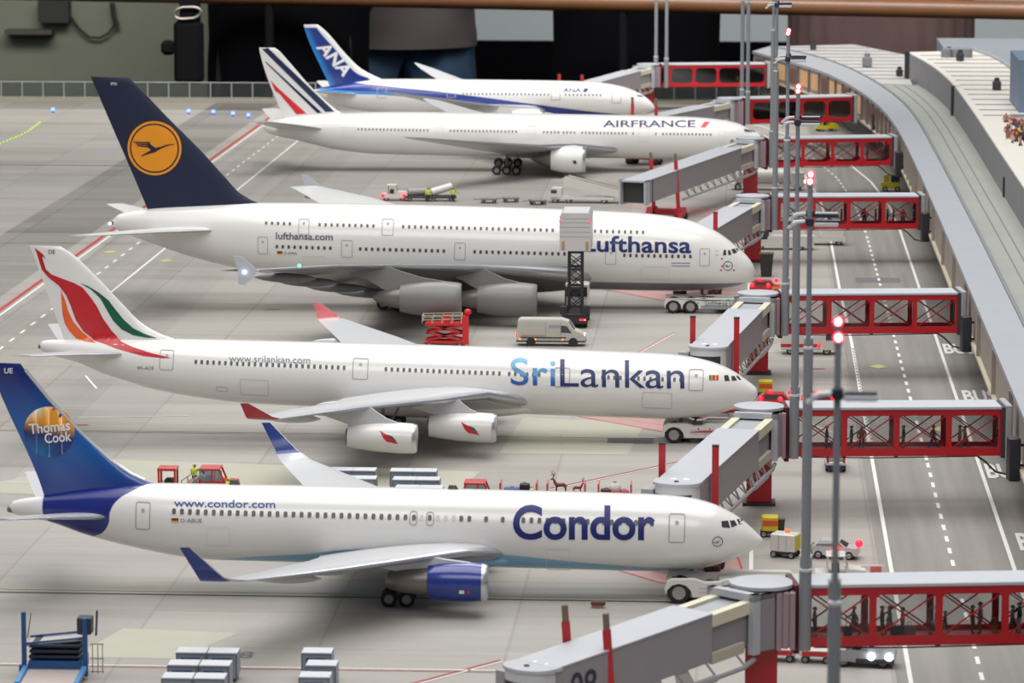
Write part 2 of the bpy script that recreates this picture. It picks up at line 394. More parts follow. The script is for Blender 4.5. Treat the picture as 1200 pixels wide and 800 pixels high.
o2 = inset(out, .25); mb.loft([[(o[0], o[1], 4.2), (o[0]+.5, o[1], 4.2), (o[0]+.5, o[1], 8.1), (o[0], o[1], 8.1)] for o in o2]); mb.build('facade', TR)
mb = MB(cream, TO); mb.loft([[(o[0]-.35, o[1], 3.9), (o[0]+.6, o[1], 3.9), (o[0]+.6, o[1], 4.2), (o[0]-.35, o[1], 4.2)] for o in o2]); mb.build('facade_ledge', TR)
mb = MB(mat('undercroft_wall', (96, 90, 86), .8), TO); mb.loft([[(o[0]+1.7, o[1], 0), (o[0]+2.3, o[1], 0), (o[0]+2.3, o[1], 4.2), (o[0]+1.7, o[1], 4.2)] for o in o2]); mb.build('undercroft_wall', TR)
# roof deck between parapet and upper storey (the near, grey-green part)
mb = MB(roofg, TO); rr = []
for i in inn:
    if i[1] > 632: break
    xr = float(np.interp(i[1], [p[1] for p in upw], [p[0] for p in upw])); rr.append([(i[0]+.2, i[1], 7.9), (xr, i[1], 7.9), (xr, i[1], 8.3), (i[0]+.2, i[1], 8.3)])
mb.loft(rr); mb.m(roofs)
for q in (.38, .62): mb.loft([[(a[0][0]+(a[1][0]-a[0][0])*q, a[0][1], 8.3), (a[0][0]+(a[1][0]-a[0][0])*q+.15, a[0][1], 8.3), (a[0][0]+(a[1][0]-a[0][0])*q+.15, a[0][1], 8.36), (a[0][0]+(a[1][0]-a[0][0])*q, a[0][1], 8.36)] for a in rr])
mb.build('roof_deck', TR)
# far low roof, pale metal with seams
mb = MB(mat('roof_pale', (178, 176, 174), .6, var=.08, ns=.3), TO); lowp = [(i[0]+.3, i[1]) for i in inn if i[1] > 628]
poly = lowp+[(5.5, 716), (19, 722), (27.9, 694), (26, 643), (25.9, 628)]
mb.prism(poly, 7.9, 8.5, 'z'); mb.build('far_roof', TR)
for y in range(640, 716, 8):
    x0 = float(np.interp(y, [p[1] for p in inn], [p[0] for p in inn]))+.8; x1 = float(np.interp(y, [643, 694, 722], [25.8, 27.6, 19]))-.6
    mb = MB(seam, TO); mb.b2(x0, x1, y, y+.5, 8.5, 8.56); mb.build('roof_seam', TR)
# upper storey
mb = MB(concr, TO); mb.loft([[(p[0], p[1], 7.9), (p[0]+.6, p[1], 7.9), (p[0]+.6, p[1], 12.5), (p[0], p[1], 12.5)] for p in upw])
mb.hexa([(25.4, 643, 7.9), (37, 649, 7.9), (37, 650, 7.9), (25.4, 644, 7.9), (25.4, 643, 12.5), (37, 649, 12.5), (37, 650, 12.5), (25.4, 644, 12.5)]); mb.build('upper_wall', TR)
mb = MB(stripe, TO); rgt = [(33.4, 165), (33.4, 440), (33.9, 500), (34.4, 522), (39.8, 522.1), (40.4, 560), (40.2, 595), (39.5, 620), (38.2, 636), (36.3, 648)]
mb.prism([(p[0]+.1, p[1]) for p in upw]+[(26, 644)]+rgt[::-1], 12.2, 12.6, 'z'); mb.build('upper_roof', TR)
for i, y in enumerate(np.arange(524, 640, 8.6)):
    x0 = float(np.interp(y, [p[1] for p in upw], [p[0] for p in upw]))+1.0; x1 = float(np.interp(y, [522, 560, 595, 620, 636, 648], [39.8, 40.4, 40.2, 39.5, 38.2, 36.3]))
    mb = MB(seam, TO); mb.b2(x0, x1, y, y+.55, 12.6, 12.66); mb.build('roof_seam', TR)
mb = MB(parapet, TO); mb.loft([[(p[0], p[1], 12.6), (p[0]+.35, p[1], 12.6), (p[0]+.35, p[1], 13.0), (p[0], p[1], 13.0)] for p in rgt[3:]]); mb.build('upper_parapet', TR)
mb = MB(mat('side_roof_grey', (128, 134, 140), .8), TO); mb.b2(33, 60, 165, 700, 7, 11.2); mb.build('side_roof', TR)
mb = MB(concr, TO); mb.b2(34.2, 41, 522.3, 523.0, 11, 12.3); mb.build('step_wall', TR)
darkm = mat('dark_metal', (44, 44, 50), .5)
blockb = mat('blue_grey_cladding', (104, 122, 142), .5)
mb = MB(blockb, TO); mb.b2(36.0, 46, 529, 548, 12.4, 19.6); mb.build('plant_room', TR)
for i, (u, v, h, sz) in enumerate(((1016, 78, 8.6, 1.6), (1054, 89, 8.6, 1.1), (953, 58, 8.6, 1.1), (1125, 71, 12.7, 1.2), (1168, 105, 12.7, 1.2), (1112, 65, 12.7, 1.0))):
    p = G(u, v, h); mb = MB(darkm if i else mat('vent_grey', (118, 120, 124)), TO); mb.box((p[0], p[1], h+sz/2), (sz, sz, sz), 0, .1); mb.lathe([(0, sz*.3), (sz*.4, sz*.3), (sz*.45, .02)], (p[0], p[1], h+sz), 'z', 10); mb.build('roof_vent', TR)
p = G(1120, 65, 12.7); mb = MB(mat('vent_grey', (150, 150, 150)), TO)
for dx in (-1.6, 0, 1.6): mb.lathe([(0, .9), (1.3, .9), (1.5, .6), (1.6, .02)], (p[0]+dx, p[1]-3, 12.6), 'z', 12)
mb.build('roof_fan', TR)
for (x, y, z0, z1, wd) in ((29.9, 574, 8.3, 12.6, 1.3), (25.5, 641, 8.5, 12.9, .8), (30.0, 463, 8.3, 10.6, .35)):
    mb = MB(darkm, TO); mb.b2(x-wd/2, x+wd/2, y-.5, y+.5, z0, z1); mb.build('wall_recess', TR)
# pilasters, windows and the warm lit halls at the far end
warm = mat('lit_window_warm', (160, 128, 100), .4, var=.5, ns=1.4, emit=(255, 200, 140), es=.28); dwin = mat('dim_window', (120, 92, 84), .3, var=.4, ns=.8)
pil = mat('pilaster_brown', (110, 100, 94), .7)
L_ = [0]
acc = 0; last = o2[0]; cnt = 0
for a, b in zip(o2, o2[1:]):
    seg = math.hypot(b[0]-a[0], b[1]-a[1]); acc += seg
    if acc < (19 if a[1] < 500 else 7): continue
    acc = 0; dx, dy = (b[0]-a[0])/seg, (b[1]-a[1])/seg; nx, ny = -dy, dx
    mb = MB(pil if a[1] > 560 else facade, TO); P = (a[0]+nx*.1, a[1]+ny*.1)
    mb.bar((P[0], P[1], 4.2), (P[0], P[1], 8.1), .5, .35, (dx, dy, 0)); mb.build('pilaster', TR)
    if a[1] > 545 and cnt < 30:
        lit = a[1] > 610 and cnt % 3 != 1
        q0 = (a[0]+dx*.8+nx*.06, a[1]+dy*.8+ny*.06); q1 = (a[0]+dx*5.9+nx*.06, a[1]+dy*5.9+ny*.06)
        mb = MB(warm if lit else dwin, TO); mb.bar((q0[0], q0[1], 6.2), (q1[0], q1[1], 6.2), .2, 2.6); mb.build('facade_window', TR); cnt += 1
# dark docking boxes hung on the facade beside each walkway
for (x, y) in ((20.95, 372), (20.95, 461), (20.6, 536), (19.2, 596), (20.95, 303)):
    t = thing('docking_guidance_box', {372: 'black guidance box on the facade right of the third-nearest red walkway', 461: 'black guidance box on the facade by the fourth-nearest red walkway', 536: 'black guidance box and yellow unit by the fifth-nearest red walkway', 596: 'black guidance box on the curving facade by the sixth-nearest walkway', 303: 'black guidance box at the right edge below the second-nearest red walkway'}[y], 'sign box', (x, y, 3), 0, 'guidance boxes on the terminal facade')
    mb = MB(darkm, (x, y, 3)); mb.box((x-.2, y, 4.9), (.9, 1.2, 3.4), .15, .08); mb.build('housing', t)
    mb = MB(darkm, (x, y, 3)); mb.bar((x+.1, y, 6), (x+.75, y, 6), .2); mb.bar((x+.1, y, 4.4), (x+.75, y, 4.4), .2); mb.build('bracket', t)

# ---- fence along the far edge
t = thing('perimeter_fence', 'low grey wire mesh fence along the far edge of the apron', 'fence', (-65, 688, 0)); FO = (-65, 688, 0)
fm = mat('fence_grey', (150, 152, 152), .5)
def fy(x): return 687+(x+132)*3/132.0 if x < 4 else 690
mb = MB(mat('fence_kerb', (150, 142, 126), .8), FO); mb.loft([[(x, fy(x)-.9, 0), (x, fy(x)+.6, 0), (x, fy(x)+.6, .6), (x, fy(x)-.9, .6)] for x in (-150, -60, 3)]); mb.build('kerb', t)
mb = MB(fm, FO)
for z in (3.5, .8): mb.tube([(-150, fy(-150), z), (3, fy(3), z)], .09, 6)
mb.build('rail', t)
for x in np.arange(-150, 4, 3.7):
    mb = MB(fm, FO); mb.tube([(x, fy(x), .5), (x, fy(x), 3.6)], .11, 6); mb.build('post', t)
mb = MB(glass('fence_mesh', (222, 223, 222), .95, .5), FO); mb.b2(-150, 3, 688.6, 688.7, .7, 3.45); me = mb.build('mesh_panel', t)

# ================================================================= aircraft
def pchip(xs, ys):
    xs, ys = np.array(xs, float), np.array(ys, float); h = np.diff(xs); d = np.diff(ys)/h; m = np.zeros(len(xs))
    for i in range(1, len(xs)-1):
        if d[i-1]*d[i] > 0:
            w1, w2 = 2*h[i]+h[i-1], h[i]+2*h[i-1]; m[i] = (w1+w2)/(w1/d[i-1]+w2/d[i])
    m[0], m[-1] = d[0], d[-1]
    def f(x):
        i = int(min(max(np.searchsorted(xs, x)-1, 0), len(h)-1)); t = min(max((x-xs[i])/h[i], 0), 1)
        return float((2*t**3-3*t*t+1)*ys[i]+(t**3-2*t*t+t)*h[i]*m[i]+(-2*t**3+3*t*t)*ys[i+1]+(t**3-t*t)*h[i]*m[i+1])
    return f
def af(u, tc):  # half thickness of an aerofoil section
    return tc*5*(.2969*math.sqrt(max(u, 0))-.126*u-.3516*u*u+.2843*u**3-.1036*u**4)
UU = [0, .006, .02, .05, .1, .18, .3, .45, .6, .75, .9, 1]
PLANES = {}
class Plane:
    def __init__(s, key, label, X, Y, yaw, pitch, gx, top, bot, W, mats, cat='airplane'):
        s.key = key; s.gx = gx; s.o = (gx, 0, 0)
        s.t = thing('airliner', label, cat, (X+gx, Y, 0)); s.t.rotation_euler = (0, math.radians(pitch), math.radians(yaw))
        yw, pt = math.radians(yaw), math.radians(pitch)
        s.ex = np.array([math.cos(yw)*math.cos(pt), math.sin(yw)*math.cos(pt), -math.sin(pt)]); s.ey = np.array([-math.sin(yw), math.cos(yw), 0]); s.ez = np.cross(s.ex, s.ey)
        s.O = np.array([X+gx, Y, 0.0])
        s.top = pchip(*zip(*top)); s.bot = pchip(*zip(*bot)); s.x0 = top[0][0]; s.x1 = 0.0; s.W = W
        s.H = max(t[1] for t in top)-min(b[1] for b in bot)
        s.mats = mats; PLANES[key] = s
    def hc(s, x):
        a, b = s.top(x), s.bot(x); return max((a-b)/2, .02), (a+b)/2
    def hw(s, x):
        h, c = s.hc(x); k = min(1, 2*h/s.H*1.0)
        if x < -20: k = k**1.12
        else: k = min(1, (2*h/s.H)**.92*1.01)
        return s.W/2*min(k, 1)
    def skin(s, x, z):
        h, c = s.hc(min(max(x, s.x0), 0)); w_ = s.hw(min(max(x, s.x0), 0)); q = 1-((z-c)/h)**2
        return -w_*math.sqrt(max(q, 0))
    def loc(s, u, v, ly=0.0):
        d = G(u, v, 0)-CAM; t = (ly-(CAM-s.O)@s.ey)/(d@s.ey); p = CAM+d*t-s.O
        return float(p@s.ex)+s.gx, float(p@s.ez)
    def px(s, u, v, surf=None):
        surf = surf or s.skin; y = -s.W*.45
        for _ in range(25):
            x, z = s.loc(u, v, y); y += .5*(surf(x, z)-y)
        return s.loc(u, v, y)
    def fuselage(s, m, n=56, name='fuselage'):
        xs = [s.x0+(0-s.x0)*i/90 for i in range(91)]; L = -s.x0
        xs = sorted(set([round(-L*(1-math.cos(PI*i/110))/2, 3) for i in range(111)]))
        rings = []
        for x in xs:
            h, c = s.hc(x); w_ = s.hw(x)
            rings.append([(x, w_*math.cos(2*PI*k/n), c+h*math.sin(2*PI*k/n)) for k in range(n)])
        mb = MB(m, s.o); mb.loft(rings); s.fus = mb.build(name, s.t, 50)
        return s.fus
    def fairing(s, xa, xb, w_, zc, h, m):
        rings = []
        for i in range(17):
            q = i/16; x = xa+(xb-xa)*q; k = max(math.sin(PI*q), 0)**.55+.001
            rings.append([(x, w_*k*math.cos(2*PI*j/28), zc+h*k*math.sin(2*PI*j/28)+(1-k)*.6) for j in range(28)])
        mb = MB(m, s.o); mb.loft(rings); return mb.build('belly_fairing', s.t, 60)
    def fin(s, le, te, m, tc=.10, top=None, cap=None):
        """le, te: lists (x,z) bottom to top"""
        fl = pchip([p[1] for p in le], [p[0] for p in le]); ft = pchip([p[1] for p in te], [p[0] for p in te])
        z0, z1 = te[0][1], te[-1][1]; zs = sorted(set([z0+(z1-z0)*i/22 for i in range(23)]+[z1-.12]))
        s.finrange = (z0, z1); s.fl, s.ft, s.ftc = fl, ft, tc; rings = []
        for z in zs:
            a, b = fl(z), ft(z); c = a-b; k = 1 if z < z1-.05 else .55
            up = [(a-u*c, -af(u, tc)*c*k*.9, z) for u in UU]; dn = [(a-u*c, af(u, tc)*c*k*.9, z) for u in UU[::-1][1:-1]]
            rings.append(up+dn)
        mb = MB(m, s.o); mb.loft(rings); s.finob = mb.build('tail_fin', s.t, 50); return s.finob
    def finskin(s, x, z):
        z = min(max(z, s.finrange[0]), s.finrange[1]); a, b = s.fl(z), s.ft(z); c = a-b; u = min(max((a-x)/c, 0), 1)
        return -af(u, s.ftc)*c*.9
    def both(s, x, z):
        f = s.finskin(x, z) if z > s.finrange[0] else 0
        return min(f, s.skin(x, z))
    def wing(s, secs, sign, mats, name='wing', tcs=(.12, .09), parent=None):
        """secs (y, xle, zle, xte, zte)"""
        main, lead = mats; rings = []; N_ = len(secs)
        ys = []
        for i in range(N_-1):
            for q in (0, .5): ys.append(i+q)
        ys.append(N_-1)
        for r in ys:
            i = int(r); q = r-i; A = secs[i]; B = secs[min(i+1, N_-1)]; a = [A[j]+(B[j]-A[j])*q for j in range(5)]
            y, xl, zl, xt, zt = a; c = math.hypot(xl-xt, zl-zt); tc = tcs[0]+(tcs[1]-tcs[0])*(y-secs[0][0])/(secs[-1][0]-secs[0][0])
            pt = lambda u, sg: (xl+(xt-xl)*u, sign*y, zl+(zt-zl)*u+sg*af(u, tc)*c*(1.1 if sg > 0 else .8))
            rings.append([pt(u, 1) for u in UU]+[pt(u, -1) for u in UU[::-1][1:-1]])
        mb = MB(main, s.o); n = len(rings[0]); mb.loft(rings); mb.m(lead); ci = mb.cur
        # leading edge band in bare metal
        nf = len(mb.f)
        for k, f in enumerate(mb.f[:nf]):
            if len(f) == 4:
                j = sorted(set(i % n for i in f))
                if all((q <= 3 or q >= n-3) for q in j): mb.mi[k] = ci
        return mb.build(name, parent or s.t, 45)
    def text(s, body, bl, br, tl, m, bold=0., surf=None, name='lettering', space=1., pixels=True, asc=None, step=.45, parent=None):
        q = (lambda p: s.px(p[0], p[1], surf)) if pixels else (lambda p: p)
        bm = text_affine(body, q(bl), q(br), q(tl), bold, space, asc)
        return lay(name, bm, surf or s.skin, m, parent or s.t, s.o, .035, step)
    def poly(s, pts, m, surf=None, name='marking', pixels=True, eps=.03, step=.5, parent=None):
        q = [(s.px(p[0], p[1], surf) if pixels else p) for p in pts]
        return lay(name, flat_poly([q]), surf or s.skin, m, parent or s.t, s.o, eps, step)
    def door(s, u0, v0, u1, v1, m, name='cabin_door', r=.18, wd=.07, handle=True):
        a = s.px(u0, v0); b = s.px(u1, v1); x0, z1, x1, z0 = a[0], a[1], b[0], b[1]
        bm = bmesh.new(); n = 6; ou = []; ii = []
        for (cx, cz, st) in ((x1-r, z1-r, 0), (x0+r, z1-r, 1), (x0+r, z0+r, 2), (x1-r, z0+r, 3)):
            for k in range(n+1):
                an = (st+k/n)*PI/2; ou.append((cx+r*math.cos(an), cz+r*math.sin(an))); ii.append((cx+(r-wd)*math.cos(an), cz+(r-wd)*math.sin(an)))
        A = [bm.verts.new((p[0], 0, p[1])) for p in ou]; B = [bm.verts.new((p[0], 0, p[1])) for p in ii]
        for k in range(len(A)): bm.faces.new([A[k], A[(k+1) % len(A)], B[(k+1) % len(A)], B[k]])
        if handle:
            cx, cz = (x0+x1)/2, z0+(z1-z0)*.6
            bm.faces.new([bm.verts.new((cx+.14*math.cos(t), 0, cz+.2+.14*math.sin(t))) for t in [2*PI*k/8 for k in range(8)]])
        return lay(name, bm, s.skin, m, s.t, s.o, .03, .5)
    def windows(s, rows, z, size, m, m2=None, skip=()):
        """rows: list of (px0, px1, step) along the cabin line at height z"""
        w_, h = size; out_ = []
        for (x0, x1, st) in rows:
            k = 0; n = int(round((x1-x0)/st))
            for k in range(n+1):
                cx = x0+st*k; p = []
                for j in range(10):
                    a = 2*PI*(j+.5)/10; ca, sa = math.cos(a), math.sin(a)
                    p.append((cx+w_/2*math.copysign(abs(ca)**.55, ca), z+h/2*math.copysign(abs(sa)**.55, sa)))
                o = lay('cabin_window', flat_poly([p]), s.skin, m, s.t, s.o, .028, 1.0); out_.append(o)
        return out_
    def engine(s, y, xin, z, prof, r_in, mats, core=None, pylon=None, spin=True, xr=None):
        """prof: (dx from inlet, radius) nacelle outer; core: (dx, r) exhaust"""
        nac, lip, fanm, corem = mats; c = (xin, y, z)
        L = prof[-1][0]
        mb = MB(nac, s.o); mb.lathe([(-d, r) for d, r in prof]+[(-L+.05, prof[-1][1]-.1), (-L*.62, prof[-1][1]-.22)], c, 'x', 40); e = mb.build('engine_nacelle', s.t, 50)
        r0 = prof[0][1]
        mb = MB(lip, s.o); mb.lathe([(-prof[1][0]*.9, prof[1][1]+.012), (-.05, r0+.03), (.03, r0-.04), (-.02, r0-.12), (-.35, r_in)], c, 'x', 40); mb.build('inlet_lip', e, 60)
        mb = MB(mat('duct_grey', (120, 120, 124), .4), s.o); mb.lathe([(-.35, r_in), (-1.1, r_in)], c, 'x', 40); mb.build('inlet_duct', e, 60)
        mb = MB(fanm, s.o); mb.lathe([(-1.1, r_in), (-1.12, r_in*.3)], c, 'x', 30); mb.m(lip); mb.lathe([(-1.12, r_in*.3), (-.85, r_in*.18), (-.7, .02)], c, 'x', 20); mb.build('fan', e, 60)
        if core:
            mb = MB(corem, s.o); mb.lathe([(-d, r) for d, r in core], c, 'x', 32, True); mb.build('exhaust_cone', e, 50)
        if pylon:
            mb = MB(nac if pylon[4] is None else pylon[4], s.o); xle, zle = pylon[:2]; wd = .26; rm = max(p[1] for p in prof); x0_ = xin-L*.28
            rings = []
            for (x, zb, zt) in ((x0_, z+rm*.8, z+rm*.99), (x0_*.6+xle*.4, z+rm*.7, z+rm*.99+(zle-z-rm)*.22+.05), (x0_*.25+xle*.75, z+rm*.5, z+rm+(zle-z-rm)*.66), (xle, z+rm*.35, zle+.02), (xle-2.2, max(z+rm*.4, zle-1.3), zle-.05), (xle-4.5, zle-.55, zle-.25)):
                rings.append([(x, y-wd, zb), (x, y+wd, zb), (x, y+wd*.8, zt), (x, y-wd*.8, zt)])
            mb.loft(rings); mb.build('pylon', s.t, 40)
        return e
    def bogie(s, x, y, n_ax, r, tr=1.4, zt=3.0, pitchax=None, name='main_landing_gear'):
        tyre = mat('tyre_black', (34, 33, 34), .75); hub = mat('wheel_hub', (150, 146, 144), .4); strutm = mat('gear_grey', (120, 118, 118), .4)
        pitchax = pitchax or r*2.15
        mb = MB(strutm, s.o); mb.tube([(x, y, r+.1), (x, y, zt)], .18, 10); mb.bar((x-(n_ax-1)*pitchax/2-.1, y, r+.05), (x+(n_ax-1)*pitchax/2+.1, y, r+.05), .3); mb.tube([(x+.3, y, r+.6), (x+1.5, y, zt)], .09, 8)
        g = mb.build(name, s.t)
        for i in range(n_ax):
            for sd in (-1, 1):
                cx = x+(i-(n_ax-1)/2)*pitchax; mb = MB(tyre, s.o); wd = .45
                mb.lathe([(-wd/2, r*.55), (-wd/2, r*.88), (-wd*.3, r), (wd*.3, r), (wd/2, r*.88), (wd/2, r*.55)], (cx, y+sd*tr/2, r), 'y', 24)
                mb.m(hub); mb.lathe([(-wd/2+.03, .02), (-wd/2+.06, r*.3), (-wd/2+.01, r*.56), (wd/2-.01, r*.56), (wd/2-.06, r*.3), (wd/2-.03, .02)], (cx, y+sd*tr/2, r), 'y', 20)
                mb.build('wheel', g)
        return g
WP = mat('airliner_white', (233, 231, 228), .22, coat=.6, var=.012, ns=.3)
WINGG = mat('wing_grey', (196, 197, 200), .35, coat=.3, var=.03, ns=.5); LEAD = mat('bare_aluminium', (205, 207, 212), .28, metal=.85, var=.03)
OUTL = mat('panel_line_grey', (168, 166, 168), .5); WIN = mat('cabin_glass', (92, 86, 84), .25); CKP = mat('cockpit_glass', (64, 62, 64), .12, coat=.6)
FAN = mat('fan_dark', (40, 40, 46), .4); METAL = mat('exhaust_metal', (130, 124, 120), .38, metal=.6); NAVY = mat('navy_paint', (14, 28, 108), .45)
ENGW = mat('nacelle_white', (226, 224, 221), .25, coat=.5, var=.02)

def curve_ramp(nt, sock, xs, ys):
    """piecewise linear y(x) from nodes; xs, ys in metres"""
    N, L = nt.nodes, nt.links; mr = N.new('ShaderNodeMapRange'); mr.inputs['From Min'].default_value = xs[0]; mr.inputs['From Max'].default_value = xs[-1]; L.new(sock, mr.inputs['Value'])
    fc = N.new('ShaderNodeFloatCurve'); c = fc.mapping.curves[0]; y0, y1 = min(ys)-.001, max(ys)+.001
    pts = [((x-xs[0])/(xs[-1]-xs[0]), (y-y0)/(y1-y0)) for x, y in zip(xs, ys)]
    c.points[0].location = pts[0]; c.points[1].location = pts[-1]
    for p in pts[1:-1]: c.points.new(*p)
    for p in c.points: p.handle_type = 'AUTO'
    fc.mapping.update(); L.new(mr.outputs[0], fc.inputs['Value'])
    m2 = N.new('ShaderNodeMapRange'); m2.inputs['To Min'].default_value = y0; m2.inputs['To Max'].default_value = y1; L.new(fc.outputs[0], m2.inputs['Value'])
    return m2.outputs[0]
def livery(name, base, zones, gx, rough=.22):
    """zones: list of (colour, [(axis, xs, ys, 'below'/'above')...]) painted over base; all tests must hold"""
    m = bpy.data.materials.new(name); m.use_nodes = True; nt = m.node_tree; N = nt.nodes; L = nt.links; b = N['Principled BSDF']
    b.inputs['Roughness'].default_value = rough; b.inputs['Coat Weight'].default_value = .6; b.inputs['Coat Roughness'].default_value = .12
    tc = N.new('ShaderNodeTexCoord'); mp = N.new('ShaderNodeMapping'); mp.inputs['Scale'].default_value = (1/S,)*3; mp.inputs['Location'].default_value = (gx, 0, 0); L.new(tc.outputs['Object'], mp.inputs['Vector'])
    sp = N.new('ShaderNodeSeparateXYZ'); L.new(mp.outputs[0], sp.inputs[0]); X, Z = sp.outputs[0], sp.outputs[2]
    cur = N.new('ShaderNodeRGB'); cur.outputs[0].default_value = (*lin(base), 1); cur = cur.outputs[0]
    for colr, tests in zones:
        fac = None
        for (ax, xs, ys, mode, soft) in tests:
            a, t = (X, Z) if ax == 'x' else (Z, X)
            c = curve_ramp(nt, a, xs, ys)
            su = N.new('ShaderNodeMath'); su.operation = 'SUBTRACT'
            L.new(c if mode == 'below' else t, su.inputs[0]); L.new(t if mode == 'below' else c, su.inputs[1])
            mr = N.new('ShaderNodeMapRange'); mr.inputs['From Min'].default_value = -soft; mr.inputs['From Max'].default_value = soft; L.new(su.outputs[0], mr.inputs['Value'])
            if fac is None: fac = mr.outputs[0]
            else:
                mu = N.new('ShaderNodeMath'); mu.operation = 'MULTIPLY'; L.new(fac, mu.inputs[0]); L.new(mr.outputs[0], mu.inputs[1]); fac = mu.outputs[0]
        mx = N.new('ShaderNodeMix'); mx.data_type = 'RGBA'; L.new(fac, mx.inputs[0]); L.new(cur, mx.inputs[6]); mx.inputs[7].default_value = (*lin(colr), 1); cur = mx.outputs[2]
    L.new(cur, b.inputs['Base Color']); return m
def stab(P, root, tip, z, chord_t, m, far=True, zt=None, y0=.8, yt=9.5):
    """root=(x_le, x_te), tip x_le"""
    zt = zt if zt is not None else z
    for sg in ((-1, 1) if far else (-1,)):
        P.wing([(y0, root[0], z, root[1], z+.05), (yt*.55, (root[0]*.45+tip*.55), z+(zt-z)*.55, (root[1]*.45+(tip-chord_t)*.55), z+(zt-z)*.55), (yt, tip, zt, tip-chord_t, zt)], sg, (m, LEAD), 'tailplane', (.1, .08))

# ---- Condor -----------------------------------------------------------------
m_cf = livery('condor_fuselage', (234, 232, 229), [((140, 190, 220), [('x', [-41, -36, -32, -27, -21, -18.5, -14, -8.7, -4, -1], [1.6, 2.55, 2.95, 3.5, 3.4, 3.3, 2.9, 2.52, 2.4, 2.3], 'below', .05)]),
    
    ((22, 38, 124), [('z', [2.0, 3.5, 4.0, 4.8, 5.6, 6.3, 7.0, 7.5], [-48.3, -47.5, -46.7, -46.2, -46.1, -45.7, -44.6, -43.2], 'below', .05), ('z', [2.0, 3.4, 4.4, 5.1, 6.5, 7.5], [-49.0, -49.4, -50.5, -51.05, -51.1, -51.1], 'above', .04)])], -27)
C1 = Plane('condor', 'white airliner with blue Condor lettering, blue tail with round Thomas Cook logo, nearest in row', 1.3, 273.4, .9, .85, -27,
    [(-53.63, 5.45), (-53.3, 5.84), (-51.25, 6.26), (-47.5, 7.0), (-43.4, 7.38), (-39, 7.42), (-30, 7.46), (-20, 7.48), (-8.8, 7.45), (-7, 7.4), (-5.2, 7.24), (-3.74, 6.9), (-2.47, 6.35), (-1.55, 5.78), (-1, 5.32), (-.44, 4.8), (-.15, 4.5), (0, 4.25)],
    [(-53.63, 5.1), (-53.3, 4.95), (-50.45, 4.37), (-48.3, 3.65), (-46.3, 3.12), (-43.5, 2.55), (-41.4, 2.2), (-38.5, 1.99), (-30, 1.97), (-20, 1.97), (-8.7, 1.95), (-6, 2.05), (-4.35, 2.28), (-3.28, 2.56), (-1.84, 3.12), (-.77, 3.64), (-.25, 4.0), (0, 4.2)], 5.05, None)
C1.fuselage(m_cf)
m_fin = livery('condor_fin', (22, 92, 168), [((18, 34, 112), [('x', [-56, -42], [13.3, 13.3], 'above', 1.6)]), ((24, 60, 140), [('x', [-56, -42], [8.4, 8.4], 'below', 1.3)])], -27)
C1.fin([(-42.0, 7.0), (-43.45, 7.42), (-44.91, 8.02), (-46.31, 8.95), (-48.29, 10.76), (-50.66, 13.15), (-52.55, 15.45), (-52.75, 15.75)], [(-51.0, 6.0), (-51.12, 6.45), (-54.9, 15.55), (-54.95, 15.75)], m_fin)
mb = MB(LEAD, C1.o)
mb.tube([(C1.fl(z)+.02, 0, z) for z in (7.6, 8.0, 9, 10.8, 13.2, 15.3)], .12, 8); mb.build('fin_leading_edge', C1.t)
# round sphere emblem
m_sp = livery('thomas_cook_sphere', (14, 50, 120), [((30, 36, 80), [('x', [-54, -47], [10.6, 11.2], 'above', .9)]), ((236, 158, 36), [('x', [-54, -47], [11.6, 10.6], 'above', .45)]), ((236, 226, 190), [('x', [-54, -47], [11.2, 13.6], 'above', .35), ('z', [8, 14], [-51.2, -51.0], 'below', .3)]), ((0, 112, 170), [('x', [-54, -47], [10.2, 9.4], 'below', .7), ('z', [8, 14], [-50.6, -50.6], 'below', .6)])], -27, .3)
q = C1.px(57.5, 506, C1.finskin); R_ = 1.82
C1.poly([(q[0]+R_*math.cos(a), q[1]+R_*math.sin(a)) for a in np.linspace(0, 2*PI, 48, endpoint=False)], m_sp, C1.finskin, 'logo_disc', False, .03)
wt = mat('logo_white', (240, 240, 240), .4)
def fin_text(P, *a, **k): k['surf'] = P.finskin; k.setdefault('step', 2.0); o = P.text(*a, **k); return o
for o in (C1.text('Thomas', (35, 508), (82.5, 503.2), (33.5, 496.5), wt, .015, C1.finskin, 'logo_lettering', asc=None), C1.text('Cook', (53, 519), (84, 516), (52, 507.5), wt, .015, C1.finskin, 'logo_lettering')):
    for v in o.data.vertices: v.co.y -= .03*S
C1.text('UE', (5, 437), (15, 437), (5, 431), wt, .02, C1.finskin, 'tail_code')
C1.text('Condor', (601, 630.5), (767.5, 631.5), (601.5, 591), NAVY, .024, space=1.0, name='airline_name')
C1.text('www.condor.com', (204, 593.2), (322.7, 594.8), (204, 584.5), mat('text_blue', (52, 74, 150), .4), .012, name='web_address')
C1.text('D-ABUE', (212, 612), (236.7, 612.3), (212, 607.3), mat('text_grey', (110, 112, 130), .4), .0, name='registration')
def flag(P, u, v, w_, h, cols, horiz=True):
    for i, c in enumerate(cols):
        q0, q1 = i/len(cols), (i+1)/len(cols)
        r = [(u, v+h*q0), (u+w_, v+h*q0), (u+w_, v+h*q1), (u, v+h*q1)] if horiz else [(u+w_*q0, v), (u+w_*q1, v), (u+w_*q1, v+h), (u+w_*q0, v+h)]
        P.poly(r, mat('flag_%d_%d_%d' % c, c, .4), name='flag_stripe')
flag(C1, 201, 607, 8.2, 5, ((30, 28, 28), (200, 30, 40), (232, 190, 40)))
kx = lambda u: -41.53+(u-203)*(33.69/562)
rows = [(kx(203), kx(475), kx(212.4)-kx(203)), (kx(541), kx(551), kx(212.4)-kx(203)), (kx(570), kx(571), 1), (kx(589.5), kx(590), 1), (kx(613.7), kx(765), kx(212.4)-kx(203))]
